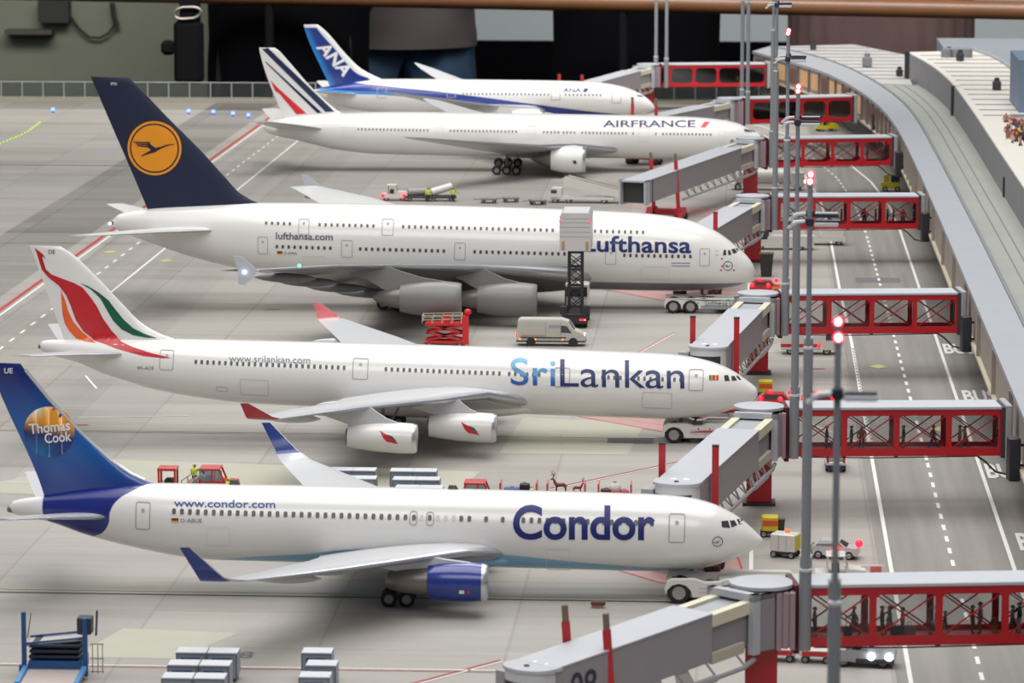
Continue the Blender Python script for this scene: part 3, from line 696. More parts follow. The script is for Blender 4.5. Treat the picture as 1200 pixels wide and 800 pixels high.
C1.windows(rows, 5.81, (.28, .40), WIN); C1.windows([(kx(485.5), kx(485.5), 1), (kx(504), kx(504), 1)], 5.81, (.28, .4), WIN)
C1.windows([(kx(494.5), kx(494.5), 1), (kx(513.5), kx(533), kx(212.4)-kx(203))], 5.81, (.26, .38), mat('blanked_window', (212, 208, 202), .4))
C1.door(784, 601, 802.5, 636, OUTL); C1.door(159.5, 587, 176, 621, OUTL); C1.door(480, 598, 489, 615.5, OUTL, 'overwing_exit', .25, .07, False); C1.door(499.5, 599, 508.5, 616, OUTL, 'overwing_exit', .25, .07, False)
C1.door(640, 643, 668, 668, mat('panel_line_faint', (214, 212, 212)), 'cargo_door', .15, .04, False); C1.door(242, 617, 270, 640, mat('panel_line_faint', (214, 212, 212)), 'cargo_door', .15, .04, False)
Z = lambda x, y: (750+x/6.667, 560+y/6.667)
for pl in (((635, 335), (688, 330), (705, 388), (640, 382)), ((701, 331), (738, 327), (761, 366), (716, 384)), ((754, 320), (793, 315), (823, 350), (776, 362))): C1.poly([Z(*p) for p in pl], CKP, name='cockpit_window', step=.3)
def ring(P, u, v, r, m, surf=None, wd=.1, name='emblem_ring', pixels=True):
    q = P.px(u, v, surf) if pixels else (u, v); bm = bmesh.new(); n = 32
    A = [bm.verts.new((q[0]+r*math.cos(2*PI*k/n), 0, q[1]+r*math.sin(2*PI*k/n))) for k in range(n)]; B = [bm.verts.new((q[0]+(r-wd)*math.cos(2*PI*k/n), 0, q[1]+(r-wd)*math.sin(2*PI*k/n))) for k in range(n)]
    for k in range(n): bm.faces.new([A[k], A[(k+1) % n], B[(k+1) % n], B[k]])
    return lay(name, bm, surf or P.skin, m, P.t, P.o, .03, .5)
def taper(pts, ws):
    L_, R_q = [], []
    for k, p in enumerate(pts):
        a = pts[max(k-1, 0)]; b = pts[min(k+1, len(pts)-1)]; d = math.hypot(b[0]-a[0], b[1]-a[1]); n_ = (-(b[1]-a[1])/d*ws[k]/2, (b[0]-a[0])/d*ws[k]/2)
        L_.append((p[0]+n_[0], p[1]+n_[1])); R_q.append((p[0]-n_[0], p[1]-n_[1]))
    return L_+R_q[::-1]
CRANE = [taper([(.86, .14), (.56, .09), (.34, .0), (.05, -.13), (-.2, -.24), (-.48, -.37)], [.02, .06, .07, .16, .09, .03]),
         taper([(.08, -.10), (-.10, .0), (-.22, .13)], [.16, .17, .13])] + [taper([(-.12+.02*k, .175-.085*k), (-.45, .175-.075*k), (-.80+.08*k, .185-.07*k)], [.055, .05, .035]) for k in range(3)]
def crane(P, c, r, m, surf=None, rot=0):
    polys = [[(c[0]+r*(x*math.cos(rot)-y*math.sin(rot)), c[1]+r*(x*math.sin(rot)+y*math.cos(rot))) for x, y in pl] for pl in CRANE]
    return lay('crane_emblem', flat_poly(polys), surf or P.skin, m, P.t, P.o, .05, .4)
ring(C1, 841, 634.5, .37, NAVY, None, .05); crane(C1, C1.px(841, 634.5), .36, NAVY, None, .5)
wz = [(2.2, -18.3, 3.35, -31.2, 2.9), (5.1, -20.5, 3.85, -31.0, 3.35), (8.7, -23.26, 4.14, -31.3, 3.85), (15.5, -28.54, 4.62, -33.9, 4.40), (22.7, -34.05, 5.25, -36.5, 5.1), (23.9, -34.9, 5.55, -37.0, 5.45)]
for sg in (-1, 1):
    wg = C1.wing(wz, sg, (WINGG, LEAD))
    C1.wing([(23.85, -34.9, 5.5, -37.0, 5.4), (24.2, -35.4, 5.75, -37.1, 5.7), (24.75, -37.55, 7.75, -38.25, 7.75)], sg, (mat('winglet_blue', (30, 54, 130), .3, coat=.4), LEAD), 'winglet', (.08, .08), wg)
    for yf, xf, zf in ((8.4, -30.6, 3.45), (13.6, -32.6, 3.9)):
        mb = MB(WINGG, C1.o)
        rr = [[(xf+2.6-5.2*i/8, sg*yf+.34*math.sin(PI*(i+.01)/8.05)**.6*math.cos(2*PI*k/12), zf-.28+.42*math.sin(PI*(i+.01)/8.05)**.6*math.sin(2*PI*k/12)) for k in range(12)] for i in range(9)]
        mb.loft(rr); mb.build('flap_fairing', wg)
    blue = mat('nacelle_blue', (28, 50, 140), .25, coat=.6)
    C1.engine(sg*7.9, -19.1, 2.45, [(0, 1.22), (.42, 1.31), (1.2, 1.38), (2.4, 1.38), (3.3, 1.3), (4.1, 1.16)], 1.05, (blue, LEAD, FAN, METAL), [(3.2, 1.0), (4.2, 1.0), (5.9, .82), (6.8, .62), (7.0, .3)], (-22.7, 4.12, 0, 0, WINGG))
    C1.bogie(-25.45, sg*4.65, 2, .58, 1.15, 3.2)
nac = lambda P, y, xin, z, prof: (lambda x, zz: y-math.sqrt(max(np.interp(xin-x, [p[0] for p in prof], [p[1] for p in prof])**2-(zz-z)**2, .01)))
ns = nac(C1, -7.9, -19.1, 2.45, [(0, 1.22), (.42, 1.31), (1.2, 1.38), (2.4, 1.38), (3.3, 1.3), (4.1, 1.16)])
C1.poly([(538, 691.5), (544, 691.5), (544, 695.5), (538, 695.5)], wt, ns, 'engine_mark'); C1.poly([(546, 693.5), (549, 691.3), (552, 693.5), (549, 695.8)], mat('mark_red', (205, 40, 50)), ns, 'engine_mark')
stab(C1, (-45.7, -51.3), -52.0, 5.0, 2.0, WINGG, zt=6.3, yt=9.3)
C1.fairing(-31.5, -15.5, 2.75, 2.65, .95, livery('condor_belly', (226, 226, 226), [((140, 190, 220), [('x', [-32, -24, -15], [2.9, 3.3, 2.7], 'below', .1)])], -27))
mb = MB(METAL, C1.o); mb.lathe([(-.12, .05), (-.1, .2), (.3, .3)], (-53.6, 0, 5.27), 'x', 16, True); mb.build('tail_exhaust', C1.t)
g = C1.bogie(-6.2, 0, 1, .44, .75, 2.5, name='nose_landing_gear')
for x in (-37.5, -22): mb = MB(mat('antenna_dark', (90, 88, 86))); mb.o = C1.o; mb.prism([(x-.4, 7.42), (x+.4, 7.42), (x+.2, 7.75), (x-.3, 7.75)], -.06, .06); mb.build('antenna', C1.t)

# ---- SriLankan --------------------------------------------------------------
A3 = Plane('a340', 'white four-engined airliner with SriLankan lettering and red peacock tail, second in row', .9, 338.4, .7, 1.6, -31,
    [(-62.85, 7.1), (-62.5, 7.43), (-60.5, 7.62), (-56, 7.85), (-51, 8.02), (-43.8, 8.12), (-21.5, 8.30), (-11, 8.28), (-8.1, 8.25), (-6.1, 8.08), (-4.2, 7.72), (-2.8, 7.25), (-1.85, 6.75), (-1.1, 6.25), (-.45, 5.8), (-.1, 5.45), (0, 5.12)],
    [(-62.85, 6.75), (-62.5, 6.5), (-59.1, 5.52), (-57.1, 4.72), (-55, 4.12), (-52.6, 3.5), (-48.5, 2.9), (-44.5, 2.6), (-38, 2.52), (-20, 2.52), (-8.4, 2.55), (-5.3, 2.8), (-3.4, 3.19), (-1.8, 3.78), (-.58, 4.35), (-.12, 4.72), (0, 5.06)], 5.7, None)
A3.fuselage(WP)
A3.fin([(-50.2, 7.7), (-51.04, 8.05), (-52.4, 8.48), (-53.8, 9.25), (-55.46, 10.8), (-58.05, 13.41), (-60.4, 15.4), (-61.1, 15.78)], [(-60.5, 7.2), (-60.67, 7.65), (-63.7, 15.55), (-63.8, 15.78)], WP)
tq = lambda x, y: (10+x/4.443, 280+y/4.443)
rd = mat('peacock_red', (196, 26, 38), .3, coat=.3); orr = mat('peacock_orange', (240, 96, 30), .3, coat=.3); gr = mat('peacock_green', (14, 92, 66), .3, coat=.3)
REDP = [(135, 45), (150, 56), (166, 68), (184, 84), (193, 106), (180, 90), (164, 86), (166, 108), (184, 148), (224, 184), (280, 206), (340, 228), (385, 252), (425, 300), (460, 350), (490, 410), (535, 475), (585, 532), (650, 562), (740, 592), (850, 619), (800, 619), (700, 607), (560, 569), (500, 545), (450, 528), (390, 480), (350, 420), (325, 350), (300, 292), (262, 242), (208, 200), (174, 160), (155, 100), (146, 70)]
ORP = [(272, 265), (283, 290), (296, 320), (310, 372), (336, 428), (380, 480), (420, 515), (456, 539), (400, 532), (352, 516), (318, 480), (294, 440), (281, 390), (277, 330)]
GRP = [(370, 228), (415, 245), (470, 278), (520, 318), (552, 360), (600, 420), (650, 464), (706, 492), (774, 516), (720, 513), (650, 500), (590, 470), (545, 425), (510, 365), (478, 308), (430, 262)]
for nm, P_, m_ in (('peacock_stripe', REDP, rd), ('peacock_stripe', ORP, orr), ('peacock_stripe', GRP, gr)): A3.poly([tq(*p) for p in P_], m_, A3.both, nm, step=.35)
A3.text('DE', (57, 297.3), (64.5, 297.3), (57, 292.6), mat('text_dark', (50, 50, 60)), .0, A3.finskin, 'tail_code')
srib = livery('srilankan_blue', (20, 90, 168), [((86, 176, 214), [('x', [-23, -15], [6.7, 6.5], 'above', .9)])], -31, .4); srin = mat('srilankan_navy', (38, 50, 104), .4)
A3.text('Sri', (598.5, 450.3), (651, 452), (598.5, 418.5), srib, .004, name='airline_name'); A3.text('Lankan', (656.5, 452.4), (802, 455), (656.5, 420.5), srin, .0, name='airline_name')
A3.text('www.srilankan.com', (268.5, 423.4), (363.5, 425.8), (268.5, 415.2), mat('text_slate', (100, 116, 130)), -.006, name='web_address'); A3.text('4R-ADE', (160.7, 432.6), (180.5, 433.2), (160.7, 428.8), mat('text_grey2', (110, 108, 112)), 0, name='registration')
kx = lambda u: -48.77+(u-229)*(41.91/567)
st_ = kx(7)-kx(0)
A3.windows([(kx(229), kx(405), st_), (kx(453), kx(586), st_), (kx(597.5), kx(634), st_), (kx(706.5), kx(797), st_)], 6.41, (.24, .36), WIN)
for d in ((807.5, 432, 824, 458), (188, 409, 203, 434), (414, 419, 431, 445), (650, 430, 667.5, 454)): A3.door(*d, OUTL)
for d in ((281.5, 444, 315, 464), (753, 459, 787, 479), (253, 453, 267, 459)): A3.door(*d, mat('panel_line_mid', (190, 188, 190)), 'cargo_door', .1, .05, False)
Z = lambda x, y: (740+x/7.5, 400+y/7.5)
for pl in (((815, 297), (850, 293), (865, 345), (820, 345)), ((878, 300), (905, 302), (930, 340), (882, 345)), ((915, 298), (938, 301), (968, 336), (945, 337))): A3.poly([Z(*p) for p in pl], CKP, name='cockpit_window', step=.3)
flag(A3, 831, 439.3, 11, 6, ((40, 110, 70), (226, 120, 40), (170, 40, 40), (226, 150, 50), (170, 40, 40)), False)
A3.text('COLOMBO', (849, 458.6), (866, 459), (849, 456.6), NAVY, .02, name='nose_name') if False else None
wz = [(2.4, -19.8, 4.0, -36.0, 3.3), (5.7, -22.94, 4.95, -35.7, 4.2), (11.1, -26.62, 5.16, -35.6, 4.75), (20.3, -32.77, 5.80, -38.5, 5.55), (29.0, -38.6, 6.15, -41.2, 6.05)]
a3prof = [(0, 1.14), (.4, 1.24), (1.4, 1.28), (3.2, 1.22), (4.6, 1.08), (5.7, .92)]
for sg in (-1, 1):
    wg = A3.wing(wz, sg, (WINGG, LEAD))
    A3.wing([(28.95, -38.6, 6.15, -41.2, 6.05), (29.3, -39.1, 6.3, -41.3, 6.25), (30.0, -41.0, 7.45, -41.7, 7.45)], sg, (mat('winglet_red', (178, 32, 48), .3, coat=.4), mat('winglet_red', (178, 32, 48))), 'winglet', (.08, .08), wg)
    for yf, xf, zf in ((9.0, -35.0, 4.3), (15, -36.0, 4.8), (21.5, -38.4, 5.2)):
        mb = MB(WINGG, A3.o); mb.loft([[(xf+2.4-5*i/8, sg*yf+.36*math.sin(PI*(i+.01)/8.05)**.6*math.cos(2*PI*k/12), zf-.2+.42*math.sin(PI*(i+.01)/8.05)**.6*math.sin(2*PI*k/12)) for k in range(12)] for i in range(9)]); mb.build('flap_fairing', wg)
    A3.engine(sg*9.4, -22.2, 2.75, a3prof, .95, (ENGW, LEAD, FAN, METAL), [(5.0, .8), (5.85, .6), (5.95, .2)], (-25.5, 5.1, 0, 0, WINGG))
    A3.engine(sg*19.3, -28.25, 3.3, a3prof, .95, (ENGW, LEAD, FAN, METAL), [(5.0, .8), (5.85, .6), (5.95, .2)], (-32.1, 5.74, 0, 0, WINGG))
    A3.bogie(-32.2, sg*5.3, 2, .6, 1.35, 3.8)
PK = [(420, 680), (440, 692), (458, 700), (472, 712), (480, 722), (486, 728), (466, 724), (446, 720), (434, 708), (430, 695)]
for (y, xin, z, dx, dy) in ((-9.4, -22.2, 2.75, 0, 0), (-19.3, -28.25, 3.3, -95.2, 10.4)):
    A3.poly([(400+x/3+dx, 267+yy/3+dy) for x, yy in PK], rd, nac(A3, y, xin, z, a3prof), 'peacock_emblem')
    A3.poly([(400+x/3+dx, 267+yy/3+dy) for x, yy in ((448, 694), (466, 702), (480, 718), (466, 714))], gr, nac(A3, y, xin, z, a3prof), 'peacock_emblem', eps=.045)
stab(A3, (-54.6, -60.6), -61.9, 6.6, 1.8, WINGG, zt=7.5, yt=9.7)
A3.fairing(-41, -16.5, 3.15, 3.1, 1.15, WP)
mb = MB(METAL, A3.o); mb.lathe([(-.1, .05), (-.1, .2), (.3, .3)], (-62.8, 0, 6.93), 'x', 16, True); mb.build('tail_exhaust', A3.t)
A3.bogie(-6.6, 0, 1, .5, .8, 2.9, name='nose_landing_gear')

# ---- Lufthansa --------------------------------------------------------------
m_lf = livery('lufthansa_fuselage', (232, 230, 226), [((126, 126, 130), [('x', [-56, -50, -13.4, 0.5], [1.0, 3.3, 3.45, 3.55], 'below', .05)])], -33)
A8 = Plane('a380', 'huge double-deck white airliner with Lufthansa lettering, navy tail and orange crane disc, third in row', .8, 423.6, 1.7, 1.1, -33,
    [(-69.95, 8.5), (-69.2, 9.26), (-66.1, 9.9), (-60, 10.5), (-54, 10.88), (-45, 11.02), (-35.7, 11.06), (-26.5, 11.02), (-13.6, 10.8), (-10.8, 10.62), (-8, 10.25), (-6.06, 9.72), (-4.5, 9.05), (-2.97, 8.06), (-1.98, 7.25), (-.98, 6.4), (-.35, 5.6), (0, 4.85)],
    [(-69.95, 8.1), (-69.6, 7.71), (-67.8, 6.96), (-65, 6.0), (-61.7, 4.96), (-57.5, 3.94), (-52, 3.05), (-46, 2.55), (-38, 2.4), (-20, 2.3), (-13.4, 2.31), (-9.2, 2.36), (-5.7, 2.49), (-2.96, 2.84), (-1.17, 3.35), (-.3, 4.0), (0, 4.75)], 7.14, None)
A8.fuselage(m_lf, 64)
LN = mat('lufthansa_navy', (14, 24, 56), .6, var=.04)
A8.fin([(-53.0, 10.4), (-54.05, 10.9), (-55.59, 11.54), (-57.56, 13.45), (-60.1, 16.18), (-63.74, 19.71), (-67.1, 23.1), (-68.2, 24.15)], [(-65.8, 9.2), (-66.03, 9.76), (-72.2, 23.8), (-72.35, 24.15)], LN, .09)
LO = mat('lufthansa_orange', (232, 148, 22), .75)
q = A8.px(181, 173.6, A8.finskin)
for r, m_, e in ((2.95, LO, .03), (2.68, LN, .05), (2.52, LO, .07)):
    A8.poly([(q[0]+r*math.cos(a), q[1]+r*math.sin(a)) for a in np.linspace(0, 2*PI, 56, endpoint=False)], m_, A8.finskin, 'logo_disc', False, e, .22)
o = crane(A8, (q[0]-.15, q[1]+.12), 2.7, LN, A8.finskin)
for v in o.data.vertices: v.co.y -= .05*S
A8.text('IMA', (130, 100), (137.5, 100), (130, 96.3), wt, .0, A8.finskin, 'tail_code')
LB = mat('lufthansa_blue', (20, 32, 104), .45)
A8.text('Lufthansa', (683.5, 294), (810, 296), (683.5, 275.3), LB, .022, name='airline_name', space=1.02)
A8.text('lufthansa.com', (323.3, 280), (390, 281.3), (323.3, 272), mat('text_slate2', (84, 88, 108)), .018, name='web_address')
A8.text('D-AIMA', (333, 298.2), (348, 298.6), (333, 294.8), mat('text_grey2', (110, 108, 112)), 0, name='registration'); flag(A8, 324.8, 294.3, 6.2, 4, ((30, 28, 28), (200, 30, 40), (232, 190, 40)))
kx = lambda u: -52.94+(u-311.7)*(40.8/443.3); st_ = kx(7)-kx(0)
A8.windows([(kx(312), kx(340.5), st_), (kx(375), kx(396), st_), (kx(403), kx(439), st_), (kx(473), kx(650), st_), (kx(697.5), kx(755), st_)], 9.0, (.27, .36), WIN)
kl = lambda u: -51.68+(u-325)*(44.65/485)
A8.windows([(kl(325), kl(389), st_), (kl(423), kl(521), st_), (kl(557), kl(663), st_), (kl(732), kl(809), st_)], 6.53, (.3, .4), WIN)
for d in ((820, 291, 831.5, 312), (302, 277, 314, 298), (400, 281, 413, 302), (532.5, 284, 545.5, 305), (709.5, 291, 722, 310), (350, 256, 362, 275), (448, 256, 461, 276)): A8.door(*d, OUTL)
for d in ((751, 312, 784, 328), (355, 300, 381, 318)): A8.door(*d, mat('panel_line_faint', (214, 212, 212)), 'cargo_door', .1, .06, False)
Z = lambda x, y: (740+x/6.667, 230+y/6.667)
for pl in (((722, 418), (738, 415), (740, 458), (714, 460)), ((752, 420), (770, 420), (782, 455), (757, 458)), ((780, 414), (806, 406), (826, 438), (796, 448)), ((810, 404), (826, 400), (846, 424), (832, 434))): A8.poly([Z(*p) for p in pl], CKP, name='cockpit_window', step=.3)
ring(A8, 853, 311.5, .52, LB, None, .07); crane(A8, A8.px(853, 311.5), .48, LB, None, 0)
for u, v in ((846, 303), (846, 312), (845, 316.5), (860, 316.5)): A8.poly([(u-1, v-1), (u+1, v-1), (u+1, v+1), (u-1, v+1)], mat('sticker_red', (196, 90, 96)), name='sticker')
for v in (307.6, 311): A8.poly([(787, v), (809, v+.2), (809, v+1.2), (787, v+1)], mat('text_pale_blue', (130, 134, 170)), name='small_print')
for v in (293.5, 298.2): A8.poly([(838, v), (842, v), (842, v+.6), (838, v+.6)], OUTL, name='small_print')
wz = [(2.6, -17.5, 4.0, -41.5, 1.9), (8.6, -23.4, 5.15, -41.0, 2.6), (15.6, -29.5, 6.35, -41.6, 3.9), (25.2, -37.87, 7.5, -46.8, 6.2), (31.5, -43.3, 8.15, -49.8, 7.5), (38.5, -49.5, 8.55, -53.3, 8.35), (39.6, -50.5, 8.6, -54.0, 8.45)]
DG = mat('lh_wing_shaded_grey', (112, 112, 114), .4, var=.03); EG = mat('lh_nacelle_grey', (124, 123, 122), .38, var=.03)  # wing mid grey taken darker, the underside's shade is in the colour
a8prof = [(0, 1.62), (.5, 1.74), (1.8, 1.84), (3.6, 1.78), (5.2, 1.6), (6.2, 1.4)]
for sg in (-1, 1):
    wg = A8.wing(wz, sg, (mat('lh_wing_lit_white', (205, 205, 204), .35, coat=.3) if sg > 0 else DG, LEAD), tcs=(.12, .08))  # pale lit copy on the far wing, shade-darkened grey on the near one
    mb = MB(mat('wing_fence_grey', (186, 188, 194), .4), A8.o); y = sg*39.75
    mb.prism([(-50.2, 8.55), (-51.9, 9.9), (-52.7, 9.95), (-52.3, 8.6), (-52.2, 7.2), (-51.6, 7.1)], y-.1, y+.1); mb.build('wingtip_fence', wg)
    if sg < 0:
        mb = MB(mat('nav_green', (80, 220, 150), emit=(60, 255, 140), es=6), A8.o); mb.ball((-46.5, -36.2, 8.7), .16, 5); mb.build('navigation_light', wg)
        mb = MB(mat('strobe_white', (230, 240, 255), emit=(200, 225, 255), es=9), A8.o); mb.ball((-51.6, -39.95, 8.4), .17, 5); mb.build('strobe_light', wg)
    for yf, xf, zf in ((9, -41.0, 2.6), (14.5, -41.5, 3.4), (20, -44, 4.6), (26, -46.6, 5.9), (30.8, -48.5, 6.9)):
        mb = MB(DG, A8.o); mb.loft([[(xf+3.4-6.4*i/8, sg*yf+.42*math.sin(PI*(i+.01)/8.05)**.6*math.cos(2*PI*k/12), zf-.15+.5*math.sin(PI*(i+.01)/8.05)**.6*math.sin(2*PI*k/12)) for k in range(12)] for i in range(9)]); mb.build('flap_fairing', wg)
    A8.engine(sg*14.9, -23.3, 2.95, a8prof, 1.4, (EG, EG, FAN, METAL), [(5.4, 1.25), (6.9, 1.0), (8.3, .7), (9.0, .15)], (-28.9, 6.2, 0, 0, EG))
    A8.engine(sg*25.7, -30.8, 4.3, a8prof, 1.4, (EG, EG, FAN, METAL), [(5.4, 1.25), (6.9, 1.0), (8.3, .7), (9.0, .15)], (-38.3, 7.5, 0, 0, EG))
    A8.bogie(-34.5, sg*6.2, 2, .7, 1.35, 2.9); A8.bogie(-38.6, sg*2.7, 3, .7, 1.5, 2.9)
stab(A8, (-57.2, -65.0), -70.3, 7.9, 2.3, mat('lh_stab_white', (222, 221, 218), .3, coat=.3), zt=8.65, yt=15.2)
A8.fairing(-46, -14, 4.1, 3.15, 1.5, livery('lufthansa_belly', (226, 225, 222), [((126, 126, 130), [('x', [-50, -12], [3.1, 3.4], 'below', .08)])], -33))
mb = MB(METAL, A8.o); mb.lathe([(-.1, .05), (-.1, .2), (.3, .35)], (-69.9, 0, 8.3), 'x', 16, True); mb.build('tail_exhaust', A8.t)
mb = MB(mat('strobe_white', (230, 240, 255), emit=(200, 225, 255), es=9), A8.o); mb.ball((-70.15, -.2, 8.25), .15, 5); mb.build('tail_light', A8.t)
A8.bogie(-5.7, 0, 1, .62, 1.0, 2.6, name='nose_landing_gear')

# ---- Air France -------------------------------------------------------------
A7 = Plane('b777', 'long white twin-engined airliner with AIR FRANCE lettering and striped tail, fourth in row', 2.5, 571.9, 2.3, .7, -38,
    [(-73.3, 6.0), (-72.6, 6.6), (-70.6, 7.2), (-66, 7.8), (-62, 8.1), (-55, 8.35), (-49.5, 8.42), (-34.5, 8.42), (-20, 8.4), (-11.3, 8.3), (-7, 8.0), (-4.1, 7.45), (-2.34, 6.6), (-.84, 5.8), (-.2, 5.3), (0, 4.95)],
    [(-73.3, 5.6), (-72.6, 5.0), (-68.4, 4.02), (-65.6, 3.36), (-62.8, 2.75), (-57.2, 2.2), (-50, 2.1), (-25, 2.08), (-17, 2.08), (-9, 2.2), (-6, 2.5), (-3, 3.3), (-1, 4.1), (-.25, 4.6), (0, 4.88)], 6.2, None)
A7.fuselage(WP)
A7.fin([(-61.0, 7.8), (-62.03, 8.15), (-63.4, 9.15), (-66.2, 11.66), (-69.9, 15.77), (-71.3, 17.2), (-71.7, 17.42)], [(-70.0, 6.6), (-70.24, 7.11), (-73.9, 17.1), (-73.95, 17.42)], WP)
fq = lambda x, y: (280+x/4.445, 20+y/4.445); afn = mat('af_navy', (24, 36, 74), .35); afr = mat('af_red', (216, 40, 48), .35)
for P_, m_ in (([(120, 166), (152, 161), (498, 492), (452, 494)], afn), ([(134, 232), (146, 236), (432, 498), (408, 500)], afn), ([(165, 330), (200, 366), (352, 502), (300, 507), (212, 400), (188, 385)], afr)): A7.poly([fq(*p) for p in P_], m_, A7.finskin, 'tail_stripe')
A7.text('AIRFRANCE', (706.5, 148.4), (815, 148.6), (706.5, 140.8), mat('af_text', (44, 52, 96)), .02, name='airline_name'); A7.poly([(820.3, 149.3), (825.3, 142.6), (832, 142.6), (826.8, 149.3)], afr, name='accent_slash')
kx = lambda u: -59.24+(u-420)*(51.37/415); W7 = mat('cabin_glass_soft', (120, 114, 112), .3)
A7.windows([(kx(420), kx(503), .53), (kx(528), kx(607), .53), (kx(637.5), kx(653), .53), (kx(660.5), kx(674.5), .53), (kx(682.5), kx(733), .53), (kx(742), kx(742), 1), (kx(768.6), kx(768.6), 1), (kx(777), kx(833), .53)], 6.0, (.27, .34), W7)
for d in ((401, 149, 415, 162), (510, 149, 519, 163), (619, 147, 627, 163), (748.5, 149, 760.5, 166), (842, 151, 850, 168)): A7.door(*d, mat('panel_line_faint', (214, 212, 212)), 'cabin_door', .12, .06, False)
Z = lambda x, y: (620+x/4.286, 80+y/4.286)
for pl in (((1078, 304), (1104, 306), (1112, 322), (1084, 318)), ((1108, 308), (1128, 311), (1138, 321), (1116, 322))): A7.poly([Z(*p) for p in pl], CKP, name='cockpit_window', step=.3)
wz = [(2.6, -21.5, 3.6, -38.5, 2.6), (7.5, -27.0, 4.5, -38.6, 3.2), (13.5, -32.45, 4.9, -40.5, 4.1), (24.3, -42.47, 6.43, -46.9, 6.1), (31.2, -48.8, 7.5, -50.9, 7.4), (32.4, -50.8, 7.7, -51.4, 7.7)]
a7prof = [(0, 1.78), (.5, 1.9), (1.8, 2.02), (3.4, 1.92), (5.0, 1.6)]
for sg in (-1, 1):
    A7.wing(wz, sg, (mat('af_wing_grey', (184, 184, 186), .4), LEAD))
    A7.engine(sg*9.6, -26.2, 2.75, a7prof, 1.6, (ENGW, LEAD, FAN, METAL), [(4.2, 1.3), (5.6, 1.15), (7.2, .5), (7.9, .08)], (-28.9, 4.65, 0, 0, ENGW))
    A7.bogie(-37.6, sg*5.5, 3, .66, 1.4, 3.0)
A7.poly([(671, 188), (675, 188), (676, 192), (672, 192)], mat('text_dark', (50, 50, 60)), nac(A7, -9.6, -26.2, 2.75, a7prof), 'engine_mark')
stab(A7, (-63.2, -71.0), -71.9, 5.6, 2.5, mat('af_stab_grey', (214, 213, 211), .35), zt=7.6, yt=10.7)
A7.fairing(-45, -18, 3.4, 2.9, 1.05, WP)
A7.bogie(-5.9, 0, 1, .5, .85, 2.6, name='nose_landing_gear')

# ---- ANA --------------------------------------------------------------------
m_af = livery('ana_fuselage', (233, 231, 228), [((26, 130, 205), [('x', [-56, -48, -44, -35, -28, -20, -12, -5, -1], [7.0, 6.3, 6.25, 5.4, 4.7, 3.7, 3.0, 2.7, 2.6], 'above', .04), ('x', [-56, -48, -44, -35, -28, -20, -12, -5, -1], [7.9, 7.1, 7.0, 6.2, 5.3, 4.3, 3.5, 3.0, 2.7], 'below', .04)]),
    ((20, 50, 140), [('x', [-56, -48, -44, -35, -28, -20, -12, -5, -1], [7.3, 6.75, 6.7, 5.9, 5.0, 4.0, 3.25, 2.85, 2.65], 'above', .04), ('x', [-56, -50, -44, -35, -28, -20, -12, -5, -1], [9.2, 8.2, 7.7, 6.9, 6.1, 5.1, 4.1, 3.3, 2.8], 'below', .04)])], -26)
B8 = Plane('b787', 'white airliner with blue swoosh and ANA lettering, farthest in the row', -15, 631.6, 0, .2, -26,
    [(-55.3, 6.6), (-54.45, 6.98), (-52.4, 7.4), (-48, 8.15), (-44.2, 8.6), (-36.8, 8.67), (-20.3, 8.64), (-10.7, 8.52), (-5.9, 7.9), (-3.03, 6.95), (-1.1, 5.75), (-.3, 4.9), (0, 4.3)],
    [(-55.3, 6.3), (-54.4, 5.6), (-51.3, 4.3), (-46, 3.3), (-41, 2.85), (-36, 2.72), (-20, 2.72), (-10, 2.75), (-6, 2.9), (-3, 3.3), (-1, 3.75), (-.3, 4.0), (0, 4.2)], 5.8, None)
B8.fuselage(m_af)
m_bf = livery('ana_fin', (24, 52, 136), [((26, 130, 205), [('z', [6.8, 16.6], [-51.4, -56.0], 'below', .5)]), ((232, 232, 232), [('z', [7.5, 8.6, 9.4, 11.4, 13.0, 15.8, 17.3], [-45.2, -46.0, -47.9, -50.0, -51.3, -53.8, -55.0], 'above', .06)]), ((232, 232, 232), [('x', [-57.5, -43], [16.75, 16.75], 'above', .06)])], -26)
B8.fin([(-43.0, 8.2), (-44.17, 8.65), (-47.27, 10.15), (-49.75, 12.46), (-53.4, 16.5), (-54.4, 17.25)], [(-52.2, 6.8), (-52.38, 7.22), (-56.6, 17.0), (-56.65, 17.25)], m_bf)
B8.text('ANA', fq(402, 156), fq(546, 312), fq(458, 126), wt, .03, B8.finskin, 'tail_lettering'); B8.text('ANA', (660, 107.6), (681, 107.8), (660, 102.8), mat('ana_blue', (30, 44, 128)), .02, name='airline_name'); B8.poly([(682.5, 107.8), (685, 103.2), (690, 103.2), (687.5, 107.8)], mat('ana_blue', (30, 44, 128)), name='accent_slash')
kx = lambda u: -30.69+(u-543)*(21.7/158.7)
B8.windows([(kx(543), kx(641), .62), (kx(663), kx(702), .62)], 6.58, (.3, .36), W7)
for d in ((717, 106, 728, 121), (646, 103, 656.5, 117.5), (524, 102, 534, 114.5), (442, 102, 453, 115)): B8.door(*d, OUTL, 'cabin_door', .12, .1, False)
B8.poly([(746, 111), (752, 112), (754, 114), (747, 113)], CKP, name='cockpit_window', step=.3)
wz = [(2.4, -17.5, 4.0, -32.5, 3.5), (10.7, -25.09, 5.21, -32.8, 4.9), (20, -32.5, 7.1, -36.6, 7.0), (27, -38.0, 8.4, -40.2, 8.4), (30.2, -40.9, 9.0, -41.4, 9.05)]
